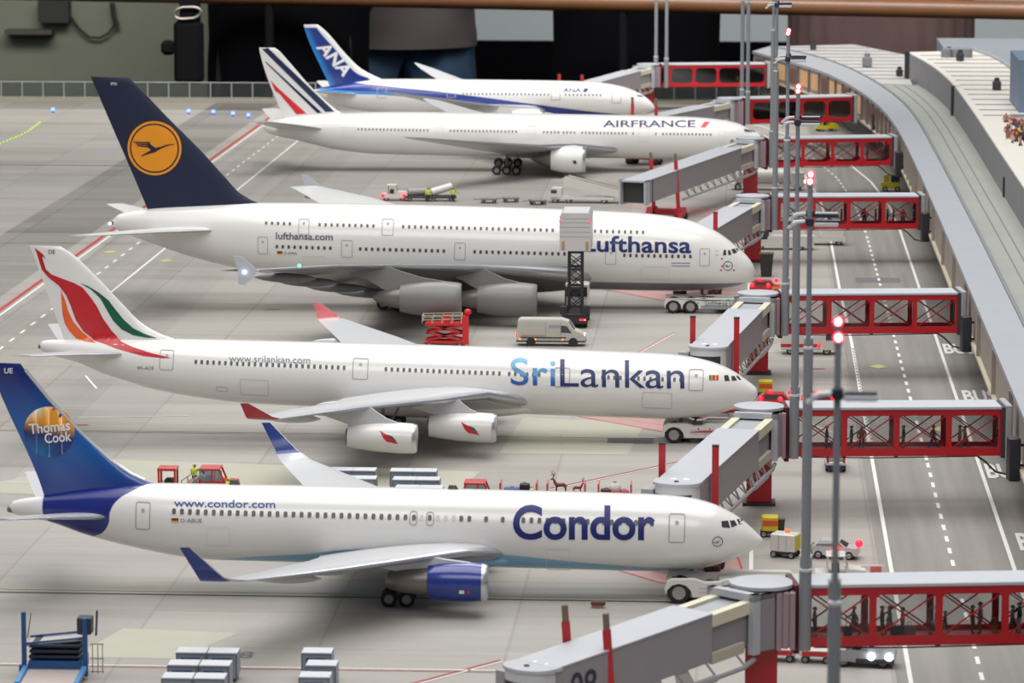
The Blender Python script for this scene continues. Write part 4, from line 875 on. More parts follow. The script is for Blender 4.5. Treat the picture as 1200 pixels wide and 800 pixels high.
for sg in (-1, 1):
    B8.wing(wz, sg, (WINGG, LEAD)); B8.engine(sg*9.8, -17.6, 3.1, [(0, 1.6), (.5, 1.72), (1.8, 1.8), (3.4, 1.7), (4.8, 1.4)], 1.4, (ENGW, LEAD, FAN, METAL), [(4, 1.1), (5.6, .9), (6.8, .2)], (-24.4, 5.15, 0, 0, ENGW)); B8.bogie(-27, sg*4.9, 2, .62, 1.3, 3.2)
stab(B8, (-46.8, -52.6), -53.9, 6.0, 1.8, mat('af_stab_grey', (214, 213, 211)), zt=7.4, yt=9.9)
B8.fairing(-37, -13, 3.2, 3.3, 1.0, WP); B8.bogie(-5.2, 0, 1, .48, .8, 3, name='nose_landing_gear')

# ================================================================= gates
RED = mat('walkway_red', (186, 22, 34), .4, coat=.3, var=.06); DRED = mat('bellows_dark_red', (92, 20, 28), .6); ROOFW = mat('walkway_roof', (186, 190, 196), .5, var=.05)
GREY = mat('tunnel_grey', (150, 144, 148), .5, var=.05); GREYL = mat('tunnel_roof_grey', (182, 184, 190), .5, var=.05); GREYD = mat('tunnel_dark', (56, 52, 54), .6); CREAM = mat('rail_cream', (214, 208, 184), .5)
PGL = glass('walkway_glass', (240, 240, 240), .965); CON = mat('connector_grey', (160, 158, 160), .6, var=.05)
GATES = {1: (3.4, 239.2, 20.3, 241.6), 2: (3.4, 308.0, 20.2, 309.6), 3: (3.4, 376.8, 20.3, 378.8), 4: (2.9, 465.2, 20.2, 467.0), 5: (2.6, 540.0, 19.7, 543.6), 6: (-.6, 606.8, 16.0, 613.0), 7: (-15, 677.6, 2.8, 680.6)}
WORDS = {1: 'nearest', 2: 'second-nearest', 3: 'third-nearest', 4: 'fourth-nearest', 5: 'fifth-nearest', 6: 'sixth-nearest', 7: 'farthest'}
def walkway(i):
    xl, yl, xr, yr = GATES[i]; L = math.hypot(xr-xl, yr-yl); rz = math.atan2(yr-yl, xr-xl)
    seen = {1: 'with a busy file of passengers, cut by the right edge', 2: 'with walking passengers above the BUS lettering', 3: 'over a yellow road mark, empty inside', 4: 'right of the double-deck airliner, with small passengers', 5: 'right of the Air France nose, seen above the curving road', 6: 'with dim oval panes, meeting the curving terminal', 7: 'behind the ANA nose, with dark panes'}[i]
    t = thing('glazed_walkway', '%s red glazed walkway, %s' % (WORDS[i], seen), 'walkway', (xl, yl, 4.0), rz, 'red glazed walkways over the road')
    D = 3.2; H = 3.85
    mb = MB(ROOFW); mb.b2(0, L, -.12, D+.12, H-.14, H+.12, .05); mb.build('roof', t)
    mb = MB(mat('walkway_floor', (150, 40, 46), .6)); mb.b2(0, L, .1, D-.1, .1, .3); mb.build('floor_deck', t)
    n = 4; first = L-n*4.15
    xs = [L-4.15*k for k in range(n, -1, -1)]
    for yy, nm in ((0, 'front_frame'), (D-.2, 'rear_frame')):
        mb = MB(RED); mb.b2(0, L, yy, yy+.2, 0, .62); mb.b2(0, L, yy, yy+.2, H-.62, H-.12); mb.build(nm, t)
        for k, x in enumerate(xs):
            mb = MB(RED); w2 = .22; a = x-w2 if k else max(0, x-w2); b = min(L, x+w2); mb.b2(a, b, yy+.01, yy+.19, .6, H-.6)
            for sx in (-1, 1):
                e = b if sx > 0 else a
                if (sx > 0 and k == n) or (sx < 0 and k == 0): continue
                for (zz, sz) in ((.62, 1), (H-.62, -1)):
                    r = .3 if i < 5 else .7
                    arc = [(e, zz), (e+sx*r, zz)]+[(e+sx*(r-r*math.sin(q)), zz+sz*(r-r*math.cos(q))) for q in (.3, .7, 1.1, 1.4)]+[(e, zz+sz*r)]
                    mb.prism(arc, yy+.02, yy+.18)
            mb.build('post', t)
        if i < 6:
            for k in range(n):
                a, b = xs[k]+.2, xs[k+1]-.2
                mb = MB(RED)
                mb.bar((a, yy+.1, .6), (b, yy+.1, H-.62), .09); mb.bar((a, yy+.14, H-.62), (b, yy+.14, .6), .09); mb.build('cross_brace', t)
        for k in range(n):
            mb = MB(PGL if i < 6 else glass('smoked_glass', (120, 90, 90), .8)); mb.b2(xs[k]+.15, xs[k+1]-.15, yy+.06, yy+.08, .6, H-.6); mb.build('glass_pane', t)
    mb = MB(DRED); mb.b2(-.35, 0, -.25, D+.25, -.35, H+.1); mb.build('bellows', t)
    mb = MB(mat('seam_dark', (58, 56, 62), .6)); mb.b2(L, L+.3, -.2, D+.2, -.15, H+.05); mb.build('bellows', t)
    mb = MB(CON); mb.b2(L+.3, L+.82, -.3, D+.3, -.35, H+.25, .08); mb.build('wall_connector', t)
    mb = MB(darkm); mb.tube([(L-1.8, .2, -.1), (L-1.2, .2, -.5), (L-.4, .1, -1.3), (L+.5, .0, -1.5), (L+1.0, .1, -1.1)], .09, 6); mb.tube([(1, .2, -.06), (L*.4, .2, -.16), (L-1.8, .2, -.06)], .05, 6); mb.build('cable', t)
    mb = MB(RED); [mb.b2(x-.15, x+.15, .2, D-.2, -.12, .1) for x in xs[:-1]]; mb.build('floor_beam', t)
    return t
for i in GATES: walkway(i)

HEADS = {1: (-12.9, 224.6, 5.75), 2: (-5.0, 278.1, 7.1), 3: (-3.5, 345.3, 7.2), 4: (-6.4, 430.6, 7.2), 5: (-14.6, 497.5, 6.3), 6: (-17.5, 578.6, 6.8), 7: (-30.5, 637.8, 6.6)}
def jet_bridge(i):
    xl, yl, xr, yr = GATES[i]; cx, cy = xl-2.3, yl+1.0; hx, hy, hz = HEADS[i]
    L = math.hypot(hx-cx, hy-cy); d = Vector(((hx-cx)/L, (hy-cy)/L, 0)); nn = Vector((-d.y, d.x, 0))   # nn points to the +x side
    if nn.x < 0: nn = -nn
    o = (cx, cy, 0)
    what = {1: 'bearing number 08 at the bottom edge', 2: 'docked to the Condor airliner', 3: 'docked to the SriLankan airliner', 4: 'docked to the big Lufthansa airliner', 5: 'undocked, with a dark open mouth', 6: 'docked to the Air France airliner', 7: 'docked to the ANA airliner'}[i]
    t = thing('jet_bridge', 'grey jet bridge with red posts, %s' % what, 'jet bridge', o, 0, 'grey jet bridges at the stands')
    z1 = 7.5; P = lambda s, n, z: tuple(Vector((cx, cy, 0))+d*s+nn*n+Vector((0, 0, z)))
    zr = lambda s: z1+(hz-z1)*min(max((s-2)/(L-2), 0), 1)
    # rotunda
    mb = MB(GREYL, o); mb.lathe([(7.66, 1.95), (7.72, 2.05), (7.92, 2.05), (7.95, 1.9), (7.96, .02)], (cx, cy, 0), 'z', 28); mb.build('rotunda_roof', t)
    mb = MB(mat('rotunda_grey', (132, 124, 130), .5), o); mb.lathe([(3.95, 1.8), (7.7, 1.8)], (cx, cy, 0), 'z', 10, True); mb.build('rotunda', t, 20)
    mb = MB(mat('bellows_pinkgrey', (158, 134, 142), .6), o)
    for k in range(3): mb.b2(cx+.9+k*.42, cx+1.22+k*.42, cy-1.75, cy+2.3, 4.0+.05*(k % 2), 7.55)
    mb.b2(cx+.9, cx+1.95, cy-1.65, cy+2.2, 4.1, 7.45); mb.build('corridor_bellows', t)
    mb = MB(RED, o); mb.b2(cx-1.0, cx+1.0, cy-.8, cy+.8, .25, 3.9, .05); mb.m(GREYD); mb.b2(cx-1.3, cx+1.3, cy-1.1, cy+1.1, 0, .25); mb.b2(cx-.7, cx+.7, cy-.7, cy+.7, 3.85, 4.1); mb.build('support_column', t)
    # portal frame
    for s0 in (2.3,):
        def portal(m_, w_, h0, h1, a, b, th, nm):
            mb = MB(m_, o)
            for q in ((-w_, -w_+th), (w_-th, w_)): mb.hexa([P(a, q[0], h0), P(b, q[0], h0), P(b, q[1], h0), P(a, q[1], h0), P(a, q[0], h1), P(b, q[0], h1), P(b, q[1], h1), P(a, q[1], h1)])
            mb.hexa([P(a, -w_, h1-th), P(b, -w_, h1-th), P(b, w_, h1-th), P(a, w_, h1-th), P(a, -w_, h1), P(b, -w_, h1), P(b, w_, h1), P(a, w_, h1)]); return mb.build(nm, t)
        portal(GREYL, 1.95, 4.0, 7.75, s0, s0+.6, .45, 'portal_frame'); portal(GREY, 1.8, 4.1, 7.6, s0-1.5, s0, .3, 'portal_frame')
    def seg(m_side, m_roof, sa, sb, hw, dz, h, nm):
        mb = MB(m_side, o); a, b = zr(sa)+dz, zr(sb)+dz
        mb.hexa([P(sa, -hw, a-h), P(sb, -hw, b-h), P(sb, hw, b-h), P(sa, hw, a-h), P(sa, -hw, a-.1), P(sb, -hw, b-.1), P(sb, hw, b-.1), P(sa, hw, a-.1)])
        mb.m(m_roof); mb.hexa([P(sa, -hw-.06, a-.1), P(sb, -hw-.06, b-.1), P(sb, hw+.06, b-.1), P(sa, hw+.06, a-.1), P(sa, -hw-.06, a), P(sb, -hw-.06, b), P(sb, hw+.06, b), P(sa, hw+.06, a)])
        return mb.build(nm, t)
    s1 = min(8.5, L*.3)
    seg(GREY, mat('tunnel_roof_dull', (160, 164, 168), .5), 2.2, s1+1, 1.3, -.32, 2.6, 'inner_tunnel')
    seg(GREY, GREYL, s1, L-1.2, 1.6, 0, 3.0, 'outer_tunnel')
    for sg in (-1, 1):
        mb = MB(CREAM, o); a, b = zr(2.6)-.12, zr(s1+.2)-.12
        mb.hexa([P(2.6, sg*1.15, a-.75), P(s1, sg*1.15, b-.75), P(s1, sg*1.62, b-.75), P(2.6, sg*1.62, a-.75), P(2.6, sg*1.0, a), P(s1, sg*1.0, b), P(s1, sg*1.62, b), P(2.6, sg*1.62, a)]); mb.build('slide_rail', t)
    mb = MB(mat('panel_beige', (188, 178, 164), .6), o); a, b = zr(3.5), zr(s1+.3); mb.hexa([P(3.4, 1.32, a-3.15), P(s1, 1.32, b-3.15), P(s1, 1.66, b-3.15), P(3.4, 1.66, a-3.15), P(3.4, 1.32, a-2.5), P(s1, 1.32, b-2.5), P(s1, 1.66, b-2.5), P(3.4, 1.66, a-2.5)]); mb.build('lower_panel', t)
    # head (cab)
    zt = hz
    if i == 5:
        portal(GREYL, 1.8, zt-3.1, zt+.05, L-1.4, L+.2, .22, 'mouth_frame')
        mb = MB(GREYD, o); mb.hexa([P(L-1.2, -1.5, zt-2.8), P(L-.8, -1.5, zt-2.8), P(L-.8, 1.5, zt-2.8), P(L-1.2, 1.5, zt-2.8), P(L-1.2, -1.5, zt-.2), P(L-.8, -1.5, zt-.2), P(L-.8, 1.5, zt-.2), P(L-1.2, 1.5, zt-.2)]); mb.build('dark_opening', t)
        mb = MB(GREYD, o); mb.hexa([P(L-3.0, -1.66, zt-2.9), P(L-2.85, -1.66, zt-2.9), P(L-2.85, 1.66, zt-2.9), P(L-3.0, 1.66, zt-2.9), P(L-3.0, -1.66, zt), P(L-2.85, -1.66, zt), P(L-2.85, 1.66, zt), P(L-3, 1.66, zt)]); mb.build('seam', t)
    else:
        arc = [P(L-1.6, -1.75, 0)]+[P(L-.6+1.75*math.sin(a)*.75, -1.75*math.cos(a), 0) for a in np.linspace(0, PI, 15)]+[P(L-1.6, 1.75, 0)]
        mb = MB(GREYL, o); mb.prism([(p[0], p[1]) for p in arc], zt-.1, zt+.1, 'z'); mb.build('cab_roof', t)
        arc2 = [(hx+(p[0]-hx)*.9, hy+(p[1]-hy)*.9) for p in arc]
        mb = MB(mat('cab_white', (206, 206, 208), .4), o); mb.prism(arc2, zt-2.9, zt-.1, 'z'); mb.build('cab_wall', t)
        arc3 = [(hx+(p[0]-hx)*.92, hy+(p[1]-hy)*.92) for p in arc[3:13]]+[(hx+(p[0]-hx)*.86, hy+(p[1]-hy)*.86) for p in arc[3:13][::-1]]
        mb = MB(darkm, o); mb.prism(arc3, zt-1.5, zt-.7, 'z'); mb.build('cab_window', t)
        mb = MB(CON, o); mb.hexa([P(L-1.8, -2.6, zt-2.6), P(L-.4, -2.6, zt-2.6), P(L-.4, -1.7, zt-2.6), P(L-1.8, -1.7, zt-2.6), P(L-1.8, -2.6, zt-.55), P(L-.4, -2.6, zt-.55), P(L-.4, -1.7, zt-.55), P(L-1.8, -1.7, zt-.55)]); mb.build('service_box', t)
        for q in (-.45, .5):
            mb = MB(mat('lamp_white', (240, 240, 240), .4), o); c = P(L-1.6, q, zt+.02); mb.lathe([(0, .28), (.1, .26), (.14, .02)], c, 'z', 12); mb.build('roof_lamp', t)
        mb = MB(darkm, o); mb.lathe([(0, .18), (.1, .16), (.12, .02)], P(L-.4, 0, zt+.08), 'z', 10); mb.build('roof_cap', t)
    # stand number painted on the side near the cab
    num = {1: '08', 2: '07', 3: '06'}.get(i)
    if i == 1:
        bm = text_affine('08', (0, 0), (2.2, 0), (0, 1.75), bold=.01)
        for v in bm.verts:
            s_ = L-3.2-v.co.x; p = P(L-4.6-(v.co.x-2.2), 1.64, zt-2.15+v.co.z); v.co = Vector([(p[k]-o[k])*S for k in range(3)])
        me = bpy.data.meshes.new('stand_number'); bm.to_mesh(me); bm.free(); me.materials.append(mat('number_dark', (52, 52, 70), .5)); mesh_obj('stand_number', me, t)
    # lifting posts and bogie
    ps = {1: L-6.0, 5: L-12.5}.get(i, L-4.6)
    po = 1.7 if i in (1, 5) else 1.98
    for sg in (-1, 1):
        q = P(ps, sg*po, 0); lean = (0.0, 0.0) if i not in (1, 5) else (-.45, 0)
        top = zr(ps)+(1.1 if i in (1, 5) else 2.0)
        a = (q[0], q[1], .9); b = (q[0]+lean[0], q[1], top)
        mb = MB(RED, o); mb.bar(a, b, .5); mb.build('lifting_post', t)
        if i in (1, 5, 6):
            mb = MB(mat('piston_brown', (120, 100, 84), .5), o); mb.bar(b, (b[0]-.06, b[1], b[2]+1.0), .38); mb.build('piston', t)
        else:
            mb = MB(darkm, o); mb.bar(b, (b[0], b[1], b[2]+.12), .52); mb.build('post_cap', t)
    mb = MB(RED, o); mb.hexa([P(ps-.7, -2.4, .75), P(ps+.7, -2.4, .75), P(ps+.7, 2.4, .75), P(ps-.7, 2.4, .75), P(ps-.7, -2.4, 1.5), P(ps+.7, -2.4, 1.5), P(ps+.7, 2.4, 1.5), P(ps-.7, 2.4, 1.5)])
    for sg in (-1, 1):
        mb.hexa([P(ps-1.3, sg*1.98-.5, .6), P(ps+1.3, sg*1.98-.5, .6), P(ps+1.3, sg*1.98+.5, .6), P(ps-1.3, sg*1.98+.5, .6), P(ps-.9, sg*1.98-.4, 1.7), P(ps+.9, sg*1.98-.4, 1.7), P(ps+.9, sg*1.98+.4, 1.7), P(ps-.9, sg*1.98+.4, 1.7)])
    mb.build('bogie_frame', t)
    for sg in (-1, 1):
        for sa in (-.75, .75):
            c = Vector(P(ps+sa, sg*1.98, .55)); mb = MB(mat('tyre_black', (34, 33, 34)), o); mb.tube([c-nn*.55, c-nn*.42, c+nn*.42, c+nn*.55], [.45, .55, .55, .45], 20); mb.build('wheel', t)
    # pipe and struts along the lower edge
    mb = MB(mat('pipe_silver', (176, 174, 176), .35, metal=.4), o); sa, sb = 2.6, ps-1.5
    zp = lambda s: zr(s)-4.05
    mb.tube([P(sa, 1.75, zp(sa)+.3), P(sa+1, 1.75, zp(sa+1)), P(sb, 1.75, zp(sb))], .16, 8)
    mb.tube([P(sa+3.5, 1.75, zp(sa+3.5)), P(sa+8.5, 1.75, zp(sa+8.5))], .24, 8)
    for s in np.arange(sa+.8, sb, 2.6): mb.bar(P(s, 1.75, zp(s)), P(s+.9, 1.45, zr(s)-2.85), .12); mb.bar(P(s, 1.75, zp(s)), P(s+.1, .6, zr(s)-2.95), .09)
    mb.build('conduit_pipe', t)
    mb = MB(mat('fin_panel', (178, 172, 172), .5), o)
    for s in (sa+5.2, sa+7.6): mb.add([P(s, 1.7, zp(s)), P(s+1.6, 1.7, zp(s+1.6)), P(s+1.8, 1.5, zr(s)-2.9), P(s+.6, 1.5, zr(s)-2.95)], [[0, 1, 2, 3]])
    mb.build('gusset_plate', t)
    return t
for i in GATES: jet_bridge(i)

# ---- floodlight masts, one before and one behind each walkway
MG = mat('mast_grey', (136, 138, 142), .5, var=.05); MW = mat('lamp_shell', (206, 208, 212), .35); MK = mat('lamp_back', (36, 40, 56), .5)
LR = mat('obstruction_red', (255, 60, 70), .4, emit=(255, 30, 50), es=2.2)
LRC = mat('lamp_core', (255, 220, 225), .4, emit=(255, 190, 200), es=12)
def mast(name_lbl, x, y, zb, zt, front=True, light=True, flood=True, grp=True, r0=.38):
    t = thing('floodlight_mast', name_lbl, 'light mast', (x, y, zb), 0, 'grey floodlight masts by the walkways'); o = (x, y, zb)
    h = zt-zb
    mb = MB(MG, o); mb.tube([(x, y, zb), (x, y, zb+5.0)], r0, 16); mb.m(MW); mb.lathe([(4.95, .40), (5.1, .40), (5.12, .29)], (x, y, zb), 'z', 16); mb.build('lower_tube', t)
    mb = MB(MG, o); mb.tube([(x, y, zb+4.9), (x, y, zb+h*.66)], .285, 16); mb.m(MW); mb.lathe([(h*.655, .30), (h*.66, .30), (h*.661, .2)], (x, y, zb), 'z', 16); mb.build('middle_tube', t)
    mb = MB(MG, o); mb.tube([(x, y, zb+h*.65), (x, y, zt)], .15, 10); mb.build('upper_tube', t)
    if light:
        mb = MB(MG, o); mb.lathe([(0, .16), (.15, .2), (.2, .2)], (x, y, zt), 'z', 12, True); mb.m(LR); mb.ball((x, y, zt+.38), .25, 7); mb.m(LRC); mb.ball((x, y-.14, zt+.40), .16, 6); mb.build('obstruction_light', t)
    if flood:
        zf = zt-2.1
        mb = MB(MK, o); mb.box((x, y-.1, zf+.05), (.5, .5, .5), 0, .05); mb.bar((x-.2, y-.2, zf), (x-1.3, y-.4, zf-.05), .1); mb.bar((x+.2, y-.2, zf), (x+1.5, y-.2, zf+.05), .1); mb.build('lamp_bracket', t)
        mb = MB(MW, o)
        pts = [(x-1.35, -.32), (x-1.15, -.05), (x-.8, .12), (x-.3, .16), (x-.28, .04), (x-.75, -.02), (x-1.0, -.16), (x-1.15, -.36)]
        mb.prism([(p[0], zf+p[1]) for p in pts], y-.6, y+.15); mb.build('curved_lamp_shade', t)
        mb = MB(MK if not front else MW, o); mb.box((x+1.0, y-.3, zf-.08+.08*(not front)), (1.45, .6, .26), 0, .05); mb.m(MK if front else MW); mb.box((x+1.0, y-.3, zf+.12), (1.4, .5, .1)); mb.build('flood_lamp', t)
    return t
place = {1: 'at the nearest red walkway', 2: 'at the second-nearest red walkway', 3: 'at the third-nearest red walkway', 4: 'at the fourth-nearest red walkway', 5: 'at the fifth-nearest red walkway', 6: 'at the sixth-nearest walkway', 7: 'by the farthest walkway behind the ANA nose'}
for i, (x, y, zb) in {1: (3.75, 238.55, 4.0), 2: (3.8, 305.6, 4.0), 3: (3.65, 376.0, 4.0), 4: (3.15, 464.4, 4.0), 5: (3.2, 539.0, 4.0), 6: (-.2, 606.0, 4.0), 7: (-14.2, 676.6, 4.0)}.items():
    dy = {2: 2.0}.get(i, 0)
    mast('tall grey floodlight mast in front, ' + place[i], x, y+dy*0+({2: 1.7}.get(i, 0)), zb, 32.6, True, True)
    bx = {7: -1.9, 6: -.9}.get(i, .1)
    mast('tall grey floodlight mast behind the roof, ' + place[i], x+bx, y+(4.3 if i != 2 else 6.2), zb, 32.6, False, True)
mast('nearest grey floodlight mast, cut by the bottom edge, blurred lamp head at mid height', 3.95, 169.0, 0.0, 33.0, True, r0=.3)
mast('second-nearest grey floodlight mast, hidden just behind the nearest one', 4.05, 174.0, 0.0, 33.0, False, True, False, r0=.3)

# ================================================================= vehicles and equipment
def gz(u, v, z): p = G(u, v, z); return (p[0], p[1], 0)
TY = mat('tyre_black', (34, 33, 34), .75); HB = mat('wheel_hub', (150, 146, 144), .4)
VG = mat('vehicle_glass', (52, 54, 60), .1, coat=.6); LW = mat('headlight', (250, 250, 255), .3, emit=(225, 235, 255), es=8); LRC = mat('lamp_core', (255, 220, 225), .4, emit=(255, 190, 200), es=12); LRD = mat('tail_light', (240, 40, 60), .3, emit=(255, 30, 50), es=3); LAM = mat('side_marker', (255, 140, 60), .3, emit=(255, 120, 50), es=4)
VW = mat('vehicle_white', (216, 212, 206), .35, coat=.4, var=.03); VR = mat('vehicle_red', (196, 32, 36), .35, coat=.4, var=.05)
def wheel(t, x, y, r, w_=.28, hub=HB, name='wheel'):
    mb = MB(TY); mb.lathe([(-w_/2, r*.6), (-w_/2, r*.9), (-w_*.35, r), (w_*.35, r), (w_/2, r*.9), (w_/2, r*.6)], (x, y, r), 'y', 22)
    mb.m(hub); mb.lathe([(-w_/2+.01, .02), (-w_/2+.05, r*.35), (-w_/2-.005, r*.6), (w_/2+.005, r*.6), (w_/2-.05, r*.35), (w_/2-.01, .02)], (x, y, r), 'y', 18); return mb.build(name, t)
def P1(*pts): return list(pts)

def aircraft_tug(x, y, L, lbl, axles=1, stripe=None, wr=.78, text=None, H=1.75):
    """towbarless tractor, cradle end at x (towards the airliner), cab end at x+L"""
    t = thing('pushback_tractor', lbl, 'aircraft tug', (x, y, 0), 0, 'towbarless tractors under the airliner noses')
    hw = 1.95; gs = {'m': VW}
    wx = [1.0+k*2.35*wr/.78*.83 for k in range(axles)]
    for sg in (-1, 1):
        y0, y1 = sg*hw, sg*(hw-.75); a, b = min(y0, y1), max(y0, y1)
        pr = [(.1, .55), (0, 1.1), (.15, 1.55), (.5, H-.05), (wx[-1]+1.1, H-.02), (wx[-1]+1.8, H-.25), (L*.42, H-.2), (L*.48, H), (L-.3, H), (L, H-.2), (L, .5), (wx[-1]+1.0, .5)]
        for k in range(7):
            a_ = PI*k/6; pr.append((wx[-1]+.95*math.cos(a_)*wr/.78, .5+.95*math.sin(a_)*1.0))
        if axles == 2: 
            pr.append((wx[0]+.9, .5))
            for k in range(7): a_ = PI*k/6; pr.append((wx[0]+.9*math.cos(a_), .5+.95*math.sin(a_)))
        mb = MB(VW); mb.prism(pr, a, b); mb.build('side_body', t)
        mb = MB(mat('wheel_arch_dark', (40, 40, 40))); [mb.b2(q-.8, q+.8, a+.1, b-.1, .5, 1.35) for q in wx]; mb.build('wheel_arch', t)
        for q in wx: wheel(t, q, sg*(hw-.3), wr, .55)
        wheel(t, L-1.3, sg*(hw-.3), .6, .45)
    mb = MB(mat('tug_deck_grey', (168, 166, 160), .5)); mb.b2(L*(.42 if axles == 1 else .56), L-.1, -hw+.75, hw-.75, .6, H-.15); mb.b2(.6, L*.3, -hw+.75, hw-.75, .3, .5); mb.build('engine_deck', t)
    mb = MB(mat('cradle_dark', (60, 58, 58), .5)); mb.b2(.9, 2.2, -.9, -.65, .4, .9); mb.b2(.9, 2.2, .65, .9, .4, .9); mb.b2(2.9, 3.4, -.9, .9, .5, 1.2); mb.build('nose_gear_cradle', t)
    mb = MB(mat('panel_line_grey', (168, 166, 168))); [mb.b2(wx[-1]+1.4, L-.1, -hw-.02, -hw, z, z+.03) for z in (.85, 1.15)]; [mb.b2(L*q, L*q+.03, -hw-.02, -hw, .55, H-.1) for q in (.45, .7)]; mb.build('panel_lines', t)
    for q in (.38, .5, .62): mb = MB(darkm); mb.lathe([(-.03, .07), (0, .07)], (L*q, -hw-.01, H-.45), 'y', 10, True); mb.build('port', t)
    if stripe:
        mb = MB(stripe); mb.hexa([(2.4, -hw-.03, .98), (L*.9, -hw-.03, 1.02), (L*.9, -hw, 1.02), (2.4, -hw, .98), (2.4, -hw-.03, 1.04), (L*.9, -hw-.03, 1.42), (L*.9, -hw, 1.42), (2.4, -hw, 1.04)]); mb.build('stripe', t)
    if text:
        bm = text_affine(text, (4.5, .92), (8.4, .92), (4.5, 1.38), bold=.0)
        for v in bm.verts: v.co = Vector((v.co.x*S, (-hw-.03)*S, v.co.z*S))
        me = bpy.data.meshes.new('lettering'); bm.to_mesh(me); bm.free(); me.materials.append(mat('text_slate2', (84, 88, 108))); mesh_obj('lettering', me, t)
        mb = MB(mat('mark_green', (40, 150, 90))); mb.b2(6.6, 7.1, -hw-.03, -hw, 1.4, 1.55); mb.build('badge', t)
        mb = MB(mat('tug_band_grey', (150, 152, 156))); mb.b2(wx[-1]+1.1, L-.2, -hw-.02, -hw+.02, .5, .9); mb.build('side_band', t)
    return t
aircraft_tug(-5.55, 272.3, 9.0, 'white low aircraft tug holding the nose wheel of the Condor airliner', 1, None, .78)
aircraft_tug(-7.2, 339.0, 8.2, 'white low aircraft tug with a red side stripe under the SriLankan nose', 1, mat('stripe_red', (200, 44, 48)), .74)
aircraft_tug(-8.9, 422.0, 9.6, 'white low aircraft tug with two big wheels a side under the Lufthansa nose', 2, None, .74, 'Lufthansa LEOS', 1.62)

def uld(x, y, lbl, grp, panel, rz=0, w_=1.95, d_=1.6, h=1.6, z0=.28, src=None):
    if src:
        t = copy_tree(src); t.location = (x*S, y*S, 0); t.rotation_euler = (0, 0, rz); tag(t, lbl, None, grp); return t
    t = thing('cargo_container', lbl, 'container', (x, y, 0), rz, grp)
    mb = MB(mat('container_silver', (150, 156, 164), .45, metal=.15, var=.06)); mb.prism([(-w_/2, z0), (w_/2-.1, z0), (w_/2, z0+.12), (w_/2, z0+h), (-w_/2, z0+h)], -d_/2, d_/2); mb.build('shell', t)
    mb = MB(mat('container_roof', (204, 207, 212), .45)); mb.b2(-w_/2+.02, w_/2-.02, -d_/2+.02, d_/2-.02, z0+h, z0+h+.05); mb.build('roof', t)
    mb = MB(panel); mb.b2(-w_*.34, w_*.30, -d_/2-.03, -d_/2, z0+.25, z0+h-.3); mb.build('door_panel', t)
    mb = MB(mat('container_frame', (112, 118, 128), .5)); [mb.b2(q-.05, q+.05, -d_/2-.05, -d_/2, z0, z0+h) for q in (-w_/2+.06, w_/2-.06)]; mb.b2(-w_/2, w_/2, -d_/2-.05, -d_/2, z0+h-.1, z0+h); mb.build('frame', t)
    mb = MB(mat('dolly_dark', (70, 68, 72), .6)); mb.b2(-w_/2+.1, w_/2-.1, -d_/2+.1, d_/2-.1, .12, z0); [mb.lathe([(-.1, .14), (.1, .14)], (q, s_*d_*.35, .14), 'y', 12, True) for q in (-w_*.35, w_*.35) for s_ in (-1, 1)]; mb.build('dolly_base', t)
    return t
pb = mat('panel_blue', (40, 76, 134), .4); pg_ = mat('panel_slate', (92, 108, 126), .4); pr_ = mat('panel_red', (150, 48, 52), .4)
base = uld(0, 0, 'x', None, pb); g1 = 'silver containers at the bottom left of the photo'
rows_ = ['rear', 'middle', 'front']
first = True
spots = []
def cor(u, v): p = G(u, v, 1.93); return p[0]+.98, p[1]-.8
for r, (uu, vv) in enumerate(((210, 757.5), (200, 772), (193, 787))):
    for c in range(2): spots.append((cor(uu, vv)[0]+c*2.0, cor(uu, vv)[1], '%s silver cargo container of the %s row, beside the blue loader' % (('left', 'right')[c], rows_[r]), g1))
for k, (xx, yy) in enumerate((cor(356, 758), cor(361, 772.5), cor(353, 786))): spots.append((xx, yy, 'single-file silver container standing apart near the bottom edge, %s of three' % ('rearmost', 'middle', 'foremost')[k], g1))
g2_ = 'silver containers behind the Condor fuselage'
for r in range(3):
    for c in range(2): spots.append((cor(460+3*r, 547.8+r*9.8)[0]-.1+c*1.82, cor(460+3*r, 547.8+r*9.8)[1], '%s container of the %s row in the right-hand group behind the Condor airliner' % (('left', 'right')[c], rows_[r]), g2_))
for r in range(2):
    for c in range(2): spots.append((cor(389, 546.8+r*9.5)[0]-.1+c*1.82, cor(389, 546.8+r*9.5)[1], '%s container of the %s row in the left-hand group, partly behind the Condor wing' % (('left', 'right')[c], rows_[r]), g2_))
for k, (xx, yy, lb, gg) in enumerate(spots):
    uld_s = (.92 if gg == g2_ else 1)
    if k == 0: base.location = (xx*S, yy*S, 0); tag(base, lb, None, gg)
    else: uld(xx, yy, lb, gg, None, 0, src=base)

def flat_dolly(x, y, lbl, rz=0, w_=3.4, d_=2.0, red_=True):
    t = thing('baggage_dolly', lbl, 'dolly', (x, y, 0), rz, 'flat dollies on the apron')
    mb = MB(VR if red_ else mat('dolly_grey', (120, 116, 114), .5)); mb.b2(-w_/2, w_/2, -d_/2, d_/2, .45, .62); mb.bar((-w_/2, 0, .5), (-w_/2-1.0, .1, .45), .1); mb.build('chassis', t)
    mb = MB(mat('dolly_deck', (196, 190, 188), .5) if red_ else mat('dolly_deck_grey', (150, 142, 138), .5)); [mb.b2(-w_/2+.12+q*(w_-.24)/3, -w_/2+.06+(q+1)*(w_-.24)/3, -d_/2+.12, d_/2-.12, .62, .68) for q in range(3)]; mb.build('deck', t)
    for sx in (-1, 1):
        for sy in (-1, 1): wheel(t, sx*w_*.33, sy*d_*.38, .24, .16)
    return t
flat_dolly(*cor(124, 781), 'long red flat dolly with pale deck beside the blue loader'); flat_dolly(*cor(296, 782), 'short red dolly with three pale panels between the container groups', 0, 2.2, 1.9)
